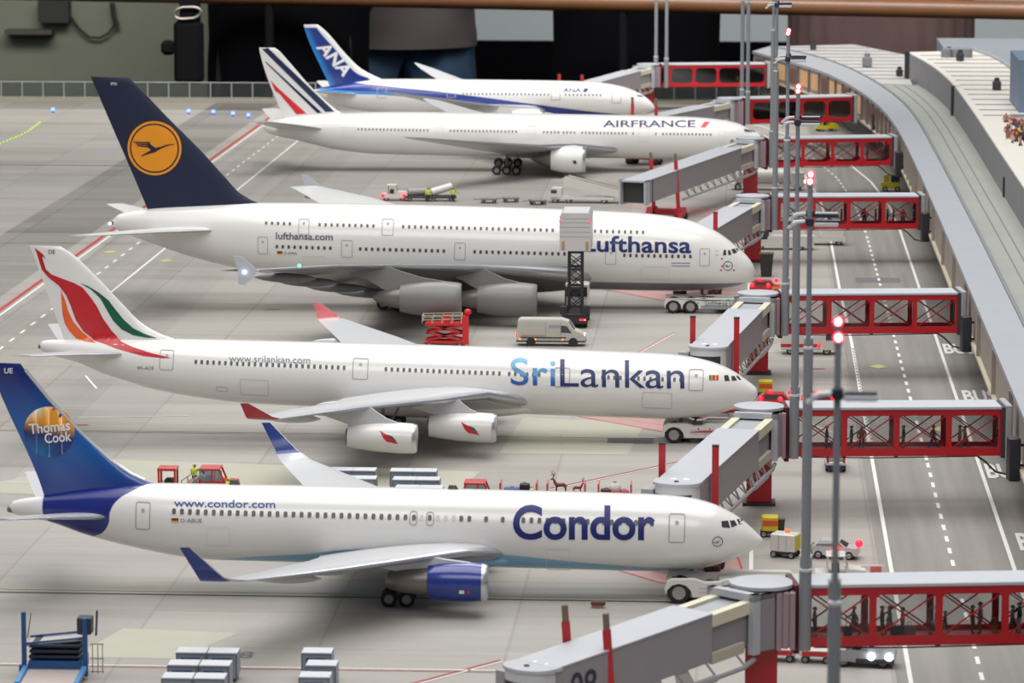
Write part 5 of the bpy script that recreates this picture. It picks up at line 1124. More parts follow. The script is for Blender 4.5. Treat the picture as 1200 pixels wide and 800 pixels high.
for k, (x, y) in enumerate(((-34.9, 528.3), (-32.0, 529.6), (-28.2, 526.8))): flat_dolly(x, y, 'small grey dolly beyond the Lufthansa airliner, %s of three' % ('leftmost', 'middle', 'rightmost')[k], .15*k, 2.2, 1.8, False)

def red_truck(x, y, rz, lbl, cab_only=False):
    t = thing('baggage_tractor', lbl, 'truck', (x, y, 0), rz)
    mb = MB(VR); mb.prism([(-2.0, .45), (2.0, .45), (2.05, .8), (1.95, 1.25), (.9, 1.35), (-2.0, 1.2)], -.85, .85); mb.build('body', t)
    mb = MB(VR)
    for sy in (-.8, .8):
        for (a, b) in (((-1.0, 1.2), (-.95, 2.25)), ((.95, 1.3), (.55, 2.25)), ((-.95, 2.25), (.6, 2.25)), ((0, 1.2), (0, 2.2))): mb.bar((a[0], sy, a[1]), (b[0], sy, b[1]), .14)
    mb.b2(-1.05, .65, -.9, .9, 2.2, 2.36, .05); mb.build('cab_frame', t)
    mb = MB(glass('cab_glass', (170, 178, 180), .75)); mb.b2(-.98, -.95, -.75, .75, 1.25, 2.2); mb.b2(-.95, .8, -.82, -.8, 1.3, 2.2); mb.build('cab_window', t)
    mb = MB(darkm); mb.b2(-.6, -.1, -.4, .4, 1.2, 1.65, .05); mb.tube([(.5, .2, 1.3), (.3, .2, 1.7)], .04, 6); mb.build('seat', t)
    for sx in (-1.2, 1.3):
        for sy in (-.72, .72): wheel(t, sx, sy, .42, .25)
    return t
_p = G(250, 546.5, 2.36); red_truck(_p[0], _p[1], 0, 'red baggage tractor with open cab above the Condor web address, worker at its door')
_p = G(560, 563, 2.36); red_truck(_p[0], _p[1], 0, 'red tractor leading the baggage trailers behind the Condor airliner')
# red control stand with grey belt
t = thing('belt_loader', 'red belt loader with grey conveyor behind the Condor tail fin', 'belt loader', gz(199, 547, 2.6))
mb = MB(VR); mb.b2(-.9, .6, -.8, .8, .4, .9); [mb.bar((a, b, .9), (a, b, 2.5), .16) for a in (-.8, .5) for b in (-.7, .7)]; mb.b2(-.9, .6, -.8, .8, 2.4, 2.6); mb.b2(-.9, -.6, -.7, .7, .9, 1.4); mb.build('cab', t)
mb = MB(darkm); mb.b2(-.4, .4, -.5, .5, .9, 1.7, .1); mb.build('operator_seat', t)
mb = MB(mat('belt_grey', (140, 138, 144), .5)); mb.bar((.8, 0, .6), (2.6, .3, 2.0), .9, .2); [mb.tube([(1+k*.5, -.5, .8+k*.33), (1+k*.5, -.5, 1.6+k*.33)], .05, 6) for k in range(4)]; mb.bar((1, -.5, 1.6), (2.5, -.5, 2.6), .07); mb.build('conveyor', t)
for sx in (-.5, 1.6):
    for sy in (-.65, .65): wheel(t, sx, sy, .38, .25)
# trailers with cargo
TY0 = G(608, 564, 1.75)[1]
def tx(u): return G(u, 564, 1.75)[0]
def trailer(x, y, lbl, w_=3.0):
    t = thing('baggage_trailer', lbl, 'trailer', (x, y, 0), 0, 'red baggage trailers behind the Condor airliner')
    mb = MB(VR); mb.b2(-w_/2, w_/2, -.9, .9, .45, .75); mb.b2(-w_/2, -w_/2+.12, -.9, .9, .7, 1.75); mb.b2(w_/2-.12, w_/2, -.9, .9, .7, 1.75); mb.b2(-w_/2, w_/2, -.9, -.8, .7, 1.15); mb.bar((w_/2, 0, .5), (w_/2+.6, 0, .45), .1); mb.build('tray', t)
    for sx in (-1, 1):
        for sy in (-.75, .75): wheel(t, sx*w_*.3, sy, .34, .2)
    return t
trailer(tx(608), TY0, 'red trailer with blue bags and a black case, next to the red tractor'); trailer(tx(664), TY0, 'red trailer carrying two brown antlered figures', 3.1); trailer(tx(721), TY0, 'red trailer with a black case and a white sack, farthest right', 2.7)
def suitcase(x, y, z, sx, sy, sz, m, lbl, grp='luggage on the trailers', rz=0):
    t = thing('suitcase', lbl, 'luggage', (x, y, z), rz, grp); mb = MB(m); mb.box((0, 0, sz/2), (sx, sy, sz), 0, .08); mb.build('shell', t); mb = MB(darkm); mb.tube([(-.12, 0, sz-.01), (-.1, 0, sz+.08), (.1, 0, sz+.08), (.12, 0, sz-.01)], .025, 6); mb.build('handle', t); return t
suitcase(tx(600), TY0, .76, 1.3, .7, .5, mat('bag_blue', (62, 88, 150), .6), 'blue bag lying on the trailer beside the red tractor'); suitcase(tx(615), TY0, .76, .8, .6, .85, mat('bag_black', (36, 38, 44), .5), 'upright black case on the trailer beside the red tractor'); suitcase(tx(623), TY0, .76, .5, .5, .45, mat('bag_cream', (206, 200, 182), .6), 'small cream bag on the trailer beside the red tractor')
suitcase(tx(711), TY0, .76, .9, .6, .5, mat('bag_black', (36, 38, 44)), 'black case on the farthest right red trailer'); suitcase(tx(732), TY0, .76, .7, .5, .4, mat('bag_red', (170, 50, 60), .6), 'reddish bag at the right end of the farthest right trailer')
t = thing('sack', 'white bulging sack on the farthest right red trailer', 'sack', (tx(721), TY0, .76)); mb = MB(mat('sack_white', (208, 206, 196), .8)); mb.ball((0, 0, .5), (.5, .4, .5), 8); mb.build('sack_body', t); mb = MB(mat('sack_white', (208, 206, 196))); mb.lathe([(.9, .16), (1.05, .1), (1.15, .18)], (0, 0, 0), 'z', 10); mb.build('sack_neck', t)
def stag(x, y, z, rz, lbl, s_=1.0):
    t = thing('stag_figure', lbl, 'animal figure', (x, y, z), rz); br = mat('figure_brown', (116, 62, 50), .6)
    mb = MB(br); k = s_
    mb.tube([(-.55*k, 0, .85*k), (-.3*k, 0, .95*k), (.1*k, 0, .92*k), (.4*k, 0, .95*k), (.55*k, 0, 1.15*k), (.65*k, 0, 1.4*k), (.78*k, 0, 1.5*k), (.98*k, 0, 1.42*k)], [.1*k, .2*k, .2*k, .2*k, .15*k, .1*k, .11*k, .05*k], 10)
    for (lx, kx_) in ((-.42, -.12), (.35, .05)):
        for sy in (-.12, .12): mb.tube([(lx*k, sy*k, .9*k), ((lx+kx_)*k, sy*k, .48*k), ((lx+.02)*k, sy*k, 0)], [.1*k, .05*k, .04*k], 8)
    mb.tube([(-.58*k, 0, .9*k), (-.68*k, 0, .75*k)], [.06*k, .02*k], 6); mb.build('body', t)
    mb = MB(br)
    for sy in (-1, 1): mb.tube([(.75*k, .06*sy*k, 1.55*k), (.6*k, .25*sy*k, 1.95*k), (.85*k, .35*sy*k, 2.25*k)], .03*k, 6); mb.tube([(.66*k, .2*sy*k, 1.8*k), (.95*k, .25*sy*k, 1.95*k)], .025*k, 6)
    mb.build('antlers', t); return t
stag(tx(657), TY0, .76, PI*.95, 'larger brown antlered figure standing on the middle red trailer', .82); stag(tx(677), TY0, .76, .2, 'smaller brown figure at the right end of the middle red trailer', .6)

# blue cargo loader at bottom left
t = thing('cargo_loader', 'blue cargo lift loader with railings at the bottom left corner', 'cargo loader', (-44.0, 246.0, 0)); t.scale = (.86, .9, .86); BL = mat('loader_blue', (34, 82, 136), .45, var=.06); BLD = mat('loader_dark', (30, 38, 62), .5)
mb = MB(BL); mb.b2(-2.0, 2.0, -1.5, 1.6, .45, 1.35); mb.build('chassis', t)
mb = MB(BLD); [mb.b2(-2.0+.05*k, 1.8, -1.35, 1.45, 1.5+k*.42, 1.75+k*.42, .06) for k in range(3)]; mb.build('lift_stack', t)
mb = MB(BL); mb.bar((-2.35, -1.2, .2), (-2.35, -1.2, 5.0), .32); mb.build('mast', t); mb = MB(BL)
mb.bar((2.25, -1.2, .2), (2.25, -1.2, 4.6), .34); mb.build('mast', t); mb = MB(BL); mb.b2(-2.7, -2.1, -1.5, -.9, .4, 1.0); mb.build('mast_foot', t)
mb = MB(BL); mb.bar((-2.35, -1.2, 2.6), (2.25, -1.2, 3.1), .14); mb.bar((-2.0, -1.1, 2.35), (2.25, -1.1, 2.6), .12); mb.bar((-2.35, 1.2, 2.6), (2.25, 1.2, 3.1), .14); mb.build('platform_rail', t)
mb = MB(mat('loader_deck_grey', (176, 170, 166), .6)); mb.hexa([(-2.2, -1.1, 2.4), (2.1, -1.1, 2.85), (2.1, 1.6, 2.85), (-2.2, 1.6, 2.4), (-2.2, -1.1, 2.5), (2.1, -1.1, 2.95), (2.1, 1.6, 2.95), (-2.2, 1.6, 2.5)]); mb.build('platform', t)
mb = MB(mat('loader_ramp', (178, 166, 160), .6)); mb.hexa([(-2.0, -5.0, .25), (2.0, -5.0, .25), (2.0, -1.5, .6), (-2.0, -1.5, .6), (-2.0, -5.0, .4), (2.0, -5.0, .4), (2.0, -1.5, .75), (-2.0, -1.5, .75)]); mb.m(mat('loader_blue_light', (70, 132, 186), .45)); [mb.bar((q, -5, .45), (q, -1.4, .85), .35) for q in (-2.2, 2.2)]; mb.build('ramp', t)
mb = MB(mat('loader_box_dark', (52, 56, 70), .5)); mb.b2(1.6, 2.7, -1.1, 0, 3.3, 4.6, .08); mb.bar((3.0, -.8, 3.2), (3.1, -.8, 5.1), .14); mb.build('operator_cab', t)
mb = MB(mat('rail_tan', (140, 124, 96), .5))
for q in (2.75, 3.15, 3.5): mb.bar((q, -1.0, .4), (q, -1.0, 2.6), .06)
for z in (.5, 1.5, 2.6): mb.bar((2.6, -1.0, z), (3.6, -1.0, z), .07)
mb.bar((-2.2, -.6, 2.9), (-1.9, -.6, 4.8), .08); mb.build('ladder', t)
for sx in (-1.5, 1.5):
    for sy in (-1.3, 1.3): wheel(t, sx, sy, .42, .3)

# scissor lift
t = thing('scissor_lift', 'red scissor lift with railed platform under the Lufthansa wing', 'scissor lift', (-30.5, 394.5, 0)); t.scale = (.9, .9, .8)
mb = MB(VR); mb.b2(-2.3, 2.3, -1, 1, .35, .75, .08); mb.build('base', t); mb = MB(VR); mb.b2(-2.2, 2.0, -1, 1, 2.7, 3.0); mb.build('platform', t)
mb = MB(VR)
for sy in (-.85, .85):
    for k in range(2): z0 = .8+k*.95; mb.bar((-2.1, sy, z0), (2.0, sy, z0+.95), .22); mb.bar((2.0, sy, z0), (-2.1, sy, z0+.95), .22)
mb.build('scissor_arms', t)
mb = MB(mat('rail_ivory', (196, 190, 170), .5))
for sy in (-1, 1):
    for z in (3.45, 3.95): mb.bar((-2.5, sy, z-.05), (1.9, sy, z+.12), .08)
    for x in (-2.5, -1.4, -.3, .8, 1.9): mb.bar((x, sy, 3.0), (x, sy, 4.0), .08)
for z in (3.4, 3.9): mb.bar((-2.5, -1, z), (-2.5, 1, z), .08); mb.bar((1.9, -1, z+.1), (1.9, 1, z+.1), .08)
mb.build('railing', t)
mb = MB(mat('column_red', (214, 40, 40), .4)); mb.bar((2.35, -.6, .3), (2.35, -.6, 4.0), .7); mb.ball((2.6, -.6, 4.4), .42, 6); mb.b2(-.1, .5, -.4, .2, 3.0, 3.9); mb.build('control_column', t)
for sx in (-1.7, 1.7):
    for sy in (-.85, .85): wheel(t, sx, sy, .35, .25)

# van
def van(x, y, rz, lbl, m_=None, L=6.9, H=2.75, k=1.0, lights=True, grp=None):
    t = thing('van', lbl, 'van', (x, y, 0), rz, grp); m_ = m_ or VW; h = L/2
    pr = [(-h, .55), (-h-.02, 1.2), (-h+.12, H-.15), (-h+.35, H), (h*.32, H), (h*.52, H-.22), (h*.68, H*.62), (h*.9, H*.52), (h*1.0, H*.40), (h*1.02, .6), (h*.85, .42), (-h+.3, .42)]
    rings = []
    for yy, q in ((-.98, .93), (-.9, 1), (.9, 1), (.98, .93)): rings.append([(p[0], yy, .42+(p[1]-.42)*q if p[1] > 1.2 else p[1]) for p in pr])
    mb = MB(m_); mb.loft(rings); mb.build('body', t, 30)
    mb = MB(VG)
    for sg in (-1, 1): mb.add([(h*.30, sg*1.0, H*.52), (h*.62, sg*1.0, H*.50), (h*.47, sg*.985, H*.76), (h*.30, sg*.985, H*.78)], [[0, 1, 2, 3]])
    mb.build('side_window', t)
    mb = MB(VG); mb.add([(h*.70, -.85, H*.62+.03), (h*.70, .85, H*.62+.03), (h*.55, .8, H-.2), (h*.55, -.8, H-.2)], [[0, 1, 2, 3]]); mb.build('windscreen', t)
    mb = MB(mat('bumper_dark', (60, 60, 64), .5)); mb.b2(-h-.06, h*1.03, -1.0, 1.0, .42, .62, .04); [mb.b2(-h+.4, h*.45, sg*1.0-.02, sg*1.0+.02, .82, .95) for sg in (-1, 1)]; mb.build('side_moulding', t)
    mb = MB(mat('arch_dark', (38, 38, 40))); [mb.lathe([(-1.005, .48), (-.8, .48)], (q, 0, .42), 'y', 18, True) for q in (-h*.58, h*.66)]; mb.build('wheel_arch', t)
    for q in (-h*.58, h*.66):
        for sy in (-.85, .85): wheel(t, q, sy, .38, .25)
    if lights:
        mb = MB(LW); [mb.ball((h*.97, sg*.78, 1.05), (.12, .16, .16), 5) for sg in (-1, 1)]; mb.build('headlight', t)
        mb = MB(LRD); [mb.b2(-h-.06, -h+.05, sg*.9-.1, sg*.9+.1, .9, 1.35) for sg in (-1, 1)]; mb.build('tail_light', t)
        for q in (-.9, -.45, .35): mb = MB(LAM); mb.ball((h*q, -1.0, .72), .07, 4); mb.build('side_marker', t)
    return t
vt = van(-19.8, 395.6, 0, 'dusty white high-roof delivery van between the Lufthansa and SriLankan airliners', mat('van_dusty', (184, 180, 170), .5, var=.06, ns=1.5))
mb = MB(mat('van_mark', (150, 158, 170))); mb.b2(-.2, 1.0, -1.01, -.99, 1.9, 2.2); mb.m(mat('van_mark_red', (170, 110, 104))); mb.b2(-3.0, -.6, -1.01, -.99, 1.05, 1.12); mb.build('side_decal', vt)
mb = MB(mat('panel_line_dusty', (150, 146, 138))); mb.b2(-.55, -.51, -1.01, -.985, .9, 2.5); mb.b2(1.0, 1.04, -1.01, -.985, .9, 2.5); mb.build('door_seam', vt)

# catering lift truck at the A380 upper deck
t = thing('catering_truck', 'catering truck with white box raised on a black lift beside the Lufthansa lettering', 'truck', (-18.0, 410.5, 0)); BK = mat('lift_black', (44, 42, 44), .5)
mb = MB(mat('box_white_ribbed', (200, 199, 198), .45, var=.03)); mb.prism([(-1.62, 8.0), (1.62, 8.0), (1.62, 11.6), (1.35, 12.0), (-1.35, 12.0), (-1.62, 11.6)], -1.6, 4.6)
mb.m(mat('rib_grey', (178, 178, 180))); [mb.b2(-1.6, 1.6, -1.63, -1.6, z, z+.05) for z in (9.5, 10.0, 10.5, 11.0, 11.4)]; mb.build('service_box', t)
mb = MB(mat('reflector_tan', (186, 142, 98), .5)); [mb.b2(a, a+.32, -1.66, -1.63, 8.1, 9.0) for a in (-1.4, 1.1)]; mb.build('reflector', t)
for q in (-1.55, 1.5): mb = MB(LRD); mb.ball((q, -1.65, 11.15), .1, 4); mb.build('marker_light', t)
mb = MB(BK)
for sy in (-.9, 1.8):
    for sx in (-.68, .68): mb.bar((sx, sy, 1.6), (sx, sy, 8.0), .22)
    for z in (4.0, 6.0, 7.8): mb.bar((-.7, sy, z), (.7, sy, z), .24)
    for z in (1.8, 2.9, 4.2, 5.3, 6.3): mb.bar((-.6, sy, z), (.6, sy, z+.9), .11); mb.bar((.6, sy, z), (-.6, sy, z+.9), .09)
mb.build('lift_frame', t)
mb = MB(BK); mb.b2(-1.3, 1.3, -2.6, 5.0, .6, 1.5, .05); mb.b2(-1.5, -.8, -2.4, -1.0, 1.4, 2.2); mb.b2(.8, 1.6, -2.5, -1.4, 1.2, 2.3); mb.b2(-1.4, 1.4, -2.9, -2.5, .5, 1.2); mb.build('chassis', t)
mb = MB(VW); mb.b2(-1.2, 1.3, 3.2, 5.2, 1.5, 4.0, .15); mb.build('cab', t); mb = MB(BK); mb.b2(-1.28, -1.2, 3.1, 5.0, 1.6, 3.7); mb.b2(-1.1, 1.1, 3.1, 3.2, 2.6, 3.6); mb.build('cab_rear_panel', t)
mb = MB(LRD); mb.b2(.55, 1.05, -2.95, -2.88, .85, 1.02); mb.m(LAM); mb.b2(1.08, 1.2, -2.95, -2.88, .85, 1.02); mb.build('tail_light', t)
for yy in (-1.5, 3.8):
    for sx in (-1.15, 1.15):
        mb = MB(TY); mb.lathe([(-.18, .3), (-.18, .48), (.18, .48), (.18, .3)], (0, 0, 0), 'y', 20); mb.v = [(sx+a[1], yy+a[0], .5+a[2]) for a in mb.v]; mb.m(HB); mb.build('wheel', t)

# small vehicles beyond the Lufthansa airliner
def small_tug(x, y, rz, lbl, lights=False, grp=None, col=None, k=1.0):
    t = thing('tow_tractor', lbl, 'tractor', (x, y, 0), rz, grp); m_ = col or VW
    mb = MB(m_); mb.prism([(-1.7*k, .4), (1.8*k, .4), (1.85*k, .95*k), (1.6*k, 1.2*k), (.35*k, 1.3*k), (.3*k, .95*k), (-1.7*k, 1.0*k)], -.85*k, .85*k); mb.build('body', t)
    mb = MB(m_)
    for sy in (-.75, .75): mb.bar((-.9*k, sy*k, .95*k), (-.85*k, sy*k, 2.1*k), .1); mb.bar((.5*k, sy*k, 1.2*k), (.15*k, sy*k, 2.1*k), .1)
    mb.b2(-1.0*k, .3*k, -.85*k, .85*k, 2.05*k, 2.2*k, .05); mb.build('cab_frame', t)
    mb = MB(glass('cab_glass', (170, 178, 180), .75)); mb.b2(-.86*k, -.84*k, -.7*k, .7*k, 1.0*k, 2.05*k); mb.add([(.5*k, -.7*k, 1.25*k), (.5*k, .7*k, 1.25*k), (.2*k, .7*k, 2.05*k), (.2*k, -.7*k, 2.05*k)], [[0, 1, 2, 3]]); mb.build('windscreen', t)
    mb = MB(darkm); mb.b2(-.6*k, -.1*k, -.5*k, .5*k, .95*k, 1.5*k, .06); mb.build('seat', t)
    for sx in (-1.05, 1.15):
        for sy in (-.72, .72): wheel(t, sx*k, sy*k, .4*k, .24)
    if lights:
        mb = MB(LRD); [mb.ball((-1.72*k, sy*k, .85*k), .2, 5) for sy in (-.7, .7)]; mb.build('tail_light', t)
    return t
t = small_tug(-47.9, 530.6, 0, 'small tractor with two glowing red tail lights behind the Lufthansa airliner', False)
mb = MB(LRD); [mb.ball((q, -1.0, .75), .26, 5) for q in (-1.5, 1.4)]; mb.build('tail_light', t)
for (x, lb) in ((-44.6, 'grey tank trailer behind the small tractor with red lights'), (-41.4, 'white tank cart with a tilted cylinder, right of the grey tank trailer')):
    t = thing('tank_cart', lb, 'service cart', (x, 530.4, 0), .1); mb = MB(mat('dolly_dark', (70, 68, 72))); mb.b2(-1.9, 1.9, -.9, .9, .4, .75); mb.build('chassis', t)
    mb = MB(VW if x > -43 else mat('tank_grey', (150, 148, 146), .4)); mb.tube([(-1.5, 0, 1.15), (-1.4, 0, 1.2), (1.3, .2, 2.0 if x > -43 else 1.3), (1.45, .2, 2.05 if x > -43 else 1.3)], [.3, .55, .5, .2], 14); mb.build('tank', t)
    for sx in (-1.2, 1.2):
        for sy in (-.75, .75): wheel(t, sx, sy, .32, .2)
t = thing('passenger_stairs', 'white mobile boarding stairs truck right of the small grey dollies', 'stairs truck', (-21.5, 529.6, 0), -.06)
mb = MB(VW); mb.b2(-5.0, 3.5, -1.1, 1.1, .5, .85); mb.prism([(-5.4, .5), (-3.6, .5), (-3.6, 2.0), (-4.9, 2.0), (-5.4, 1.2)], -1.1, 1.1); mb.build('chassis', t)
mb = MB(mat('stair_white', (212, 208, 202), .45)); mb.prism([(-3.4, 3.4), (-2.6, 3.6), (5.4, 1.5), (5.4, .6), (-3.2, 2.3)], -1.1, -1.0); mb.prism([(-3.4, 3.4), (-2.6, 3.6), (5.4, 1.5), (5.4, .6), (-3.2, 2.3)], 1.0, 1.1)
for k in range(14): q = k/14; mb.b2(-3.2+8.4*q, -2.6+8.4*q, -1, 1, 2.5-2.1*q, 2.62-2.1*q)
mb.build('stairs', t); mb = MB(mat('stair_rail_dark', (90, 86, 84))); [mb.bar((-3.2, q, 3.75), (5.4, q, 1.65), .07) for q in (-1.05, 1.05)]; mb.build('handrail', t)
mb = MB(VG); mb.b2(-5.0, -4.2, -1.12, 1.12, 1.3, 1.8); mb.build('cab_window', t)
for sx in (-4.4, -2.6, 2.2):
    for sy in (-.95, .95): wheel(t, sx, sy, .42, .28)

# gse around the rotundas
def gpu(x, y, lbl, m_, size=(2.3, 1.5, 1.7), panel=None, rz=0, grp=None):
    t = thing('ground_power_unit', lbl, 'power cart', (x, y, 0), rz, grp); a, b, c = size
    mb = MB(m_); mb.box((0, 0, .45+c/2), (a, b, c), 0, .08); mb.build('housing', t)
    if panel: mb = MB(panel); [mb.b2(q-.3, q+.3, -b/2-.03, -b/2, .9, .45+c*.75) for q in (-a*.22, a*.25)]; mb.build('side_panel', t)
    mb = MB(darkm); mb.b2(-a/2+.1, a/2-.1, -b/2+.1, b/2-.1, .25, .5); mb.build('chassis', t)
    for sx in (-a*.36, a*.36):
        for sy in (-b*.42, b*.42): wheel(t, sx, sy, .27, .18)
    return t
YL = mat('unit_yellow', (206, 188, 40), .4, var=.05); rp = mat('panel_orange_red', (214, 84, 40), .4)
gpu(*gz(897, 465, 0)[:2], 'yellow power cart with red marks by the SriLankan nose', YL, (1.3, 1.1, 1.15), rp)
gpu(*gz(902, 628, 0)[:2], 'yellow power cart with red panels right of the Condor nose', YL, (1.25, 1.2, 1.15), rp)
t = thing('waste_bin', 'dark olive bin standing beside the yellow power cart', 'bin', gz(915, 627, 0)); t.scale = (.55, .55, .65); mb = MB(mat('bin_olive', (52, 50, 30), .5)); mb.prism([(-.4, .1), (.4, .1), (.55, 1.9), (-.55, 1.9)], -.5, .5); mb.build('bin_body', t); mb = MB(mat('bin_lid', (70, 66, 40), .5)); mb.b2(-.6, .6, -.55, .55, 1.9, 2.0, .04); mb.build('lid', t)
t = thing('waste_bin', 'tall black bin beside the red column right of the Lufthansa nose', 'bin', (2.2, 452.6, 0)); mb = MB(mat('bin_black', (44, 44, 40), .5)); mb.prism([(-.6, .1), (.6, .1), (.8, 2.6), (-.8, 2.6)], -.7, .7); mb.build('bin_body', t); mb = MB(mat('bin_lid', (70, 66, 40), .5)); mb.b2(-.85, .85, -.75, .75, 2.6, 2.7, .04); mb.build('lid', t)
t = gpu(*gz(920, 652, 0)[:2], 'white generator trailer with an orange beacon and yellow end, near the Condor nose', VW, (1.9, 1.4, 1.35), None, -.35); t.scale = (1, 1, 1)
mb = MB(mat('beacon_orange', (240, 90, 40), .4, emit=(255, 80, 30), es=1.2)); mb.ball((.1, .2, 1.86), (.2, .2, .18), 6); mb.build('beacon', t); mb = MB(YL); mb.b2(.94, .99, -.6, .6, .6, 1.7); mb.build('end_panel', t); mb = MB(mat('panel_line_grey', (168, 166, 168))); [mb.b2(q, q+.04, -.73, -.70, .6, 1.7) for q in (-.3, .3)]; mb.build('panel_seam', t)

def beacon_car(x, y, lbl, n=4):
    t = thing('follow_me_car', lbl, 'car', (x, y, 0), 0, 'red service cars with flashing lights'); mb = MB(VR)
    mb.prism([(-1.7, .35), (1.7, .35), (1.75, .9), (1.1, 1.0), (.7, 1.5), (-1.1, 1.5), (-1.65, 1.0)], -.8, .8); mb.build('body', t, 50); mb = MB(VG); mb.prism([(-1.0, 1.02), (1.0, 1.02), (.65, 1.42), (-1.0, 1.42)], -.82, .82); mb.build('window', t)
    for k in range(n): mb = MB(LRD); mb.ball((-1.4+2.7*k/(n-1), -.75 if k % 2 == 0 else -.2, 1.05+.5*(k % 2)), .24, 6); mb.build('flashing_light', t)
    mb = MB(mat('orange_skirt', (224, 140, 60), .5)); mb.b2(.8, 1.8, -.86, -.8, .45, .9); mb.build('orange_panel', t)
    for sx in (-1.05, 1.05):
        for sy in (-.7, .7): wheel(t, sx, sy, .33, .22)
    return t
beacon_car(*gz(896, 344, 0)[:2], 'red service car with four red lights below the Lufthansa nose, above the rotunda'); beacon_car(*gz(909, 479, 0)[:2], 'red service car with bright red lights below the yellow cart at the SriLankan nose', 4)
beacon_car(*gz(960, 479, 0)[:2], 'red service car half hidden behind the second-nearest walkway roof', 3)

def car(x, y, rz, lbl, m_=None, L=3.6, H=1.4, suv=False, grp=None):
    t = thing('car', lbl, 'car', (x, y, 0), rz, grp); m_ = m_ or VW; h = L/2
    lo = [(-h, .35), (h, .35), (h+.03, .7), (h*.95, .85), (h*.5, .95), (-h*.9, 1.0), (-h, .8)]; up = [(h*.52, .93), (h*.2, H-.05), (-h*.55, H), (-h*.92 if suv else -h*.8, H-.12 if suv else .98), (-h*.95, .95)]
    mb = MB(m_); mb.prism(lo, -.82, .82); mb.build('body', t, 40)
    mb = MB(m_); mb.loft([[(p[0], -.8+.12*(p[1] > 1), p[1]) for p in up], [(p[0], .8-.12*(p[1] > 1), p[1]) for p in up]]); mb.build('cabin', t, 40)
    mb = MB(VG); mb.add([(h*.54, -.66, .98), (h*.54, .66, .98), (h*.24, .6, H-.1), (h*.24, -.6, H-.1)], [[0, 1, 2, 3]]); mb.add([(-h*.97, -.66, 1.0), (-h*.97, .66, 1.0), (-h*.86, .6, H-.16), (-h*.86, -.6, H-.16)], [[0, 1, 2, 3]])
    for sg in (-1, 1): mb.add([(h*.4, sg*.81, .98), (-h*.75, sg*.81, .99), (-h*.6, sg*.70, H-.12), (h*.16, sg*.70, H-.12)], [[0, 1, 2, 3]])
    mb.build('window', t)
    for sx in (-.62, .64):
        for sy in (-.74, .74): wheel(t, h*sx, sy, .32, .2)
    return t
t = car(*gz(978, 653, 0)[:2], -.15, 'small silver car with glowing red lights behind the near lamp masts', mat('car_silver', (196, 196, 200), .3, coat=.5))
mb = MB(LRD); [mb.ball((q, -.9, z), r, 6) for q, z, r in ((.3, .95, .2), (1.9, 1.3, .3), (-.1, .6, .15))]; mb.build('warning_light', t)
t = car(7.5, 325.6, PI/2, 'small white estate car seen from behind, under the second-nearest walkway', VW, 4.0, 1.75, True)
mb = MB(mat('tail_lens_red', (190, 40, 44), .3)); [mb.b2(-2.02, -1.95, sg*.68-.1, sg*.68+.1, .85, 1.35) for sg in (-1, 1)]; mb.build('tail_light', t); mb = MB(mat('bumper_blue', (44, 52, 84))); mb.b2(-2.1, -1.9, -.82, .82, .3, .6); mb.build('rear_bumper', t)
t = small_tug(*gz(985, 686, 0)[:2], 0, 'white tow tractor with cab just above the nearest walkway roof', False, None, None, 1.08); mb = MB(LW); mb.ball((1.95, -.7, .95), .14, 5); mb.build('headlight', t); mb = MB(mat('mark_orange', (226, 100, 50))); mb.lathe([(-.02, .2), (0, .2)], (-1.4, -.94, .75), 'y', 10, True); mb.build('badge', t)
t = thing('barrier_board', 'red and white barrier board right of the white tow tractor', 'barrier', gz(1022, 686, 0)); mb = MB(mat('board_white', (222, 218, 212))); mb.b2(-.8, .8, -.06, .06, .2, 1.5); mb.build('frame', t); mb = MB(mat('board_red', (214, 96, 90))); mb.b2(-.15, .65, -.09, -.06, .35, 1.4); mb.build('panel', t)
# tow train under walkway 1 with headlights
t = small_tug(7.8, 252.2, -.12, 'grey and white tow tractor with two bright headlights under the nearest walkway', False, None, mat('tug_grey', (172, 172, 172), .4), 1.15)
mb = MB(LW); [mb.ball((q, -1.05, .8), .25, 6) for q in (.6, 1.75)]; mb.build('headlight', t); mb = MB(mat('bumper_dark', (60, 60, 64))); mb.b2(-.4, 2.1, -1.05, -.95, .35, .62); mb.build('front_bumper', t)
for x, lb in ((4.8, 'white covered cart coupled behind the tractor with bright headlights'), (2.4, 'red and white cart at the end of the tow train under the nearest walkway')):
    t = thing('baggage_cart', lb, 'cart', (x, 252.6+(8.6-x)*.12, 0), -.12); mb = MB(VW); mb.b2(-1.1, 1.1, -.8, .8, .45, .9, .04); mb.b2(-1.1, -1.0, -.8, .8, .9, 1.6); mb.build('tray', t); mb = MB(VR if x < 5 else darkm); mb.b2(-.9, .9, -.84, -.8, .5, .8); mb.build('side_board', t)
    for sx in (-.7, .7):
        for sy in (-.7, .7): wheel(t, sx, sy, .26, .16)
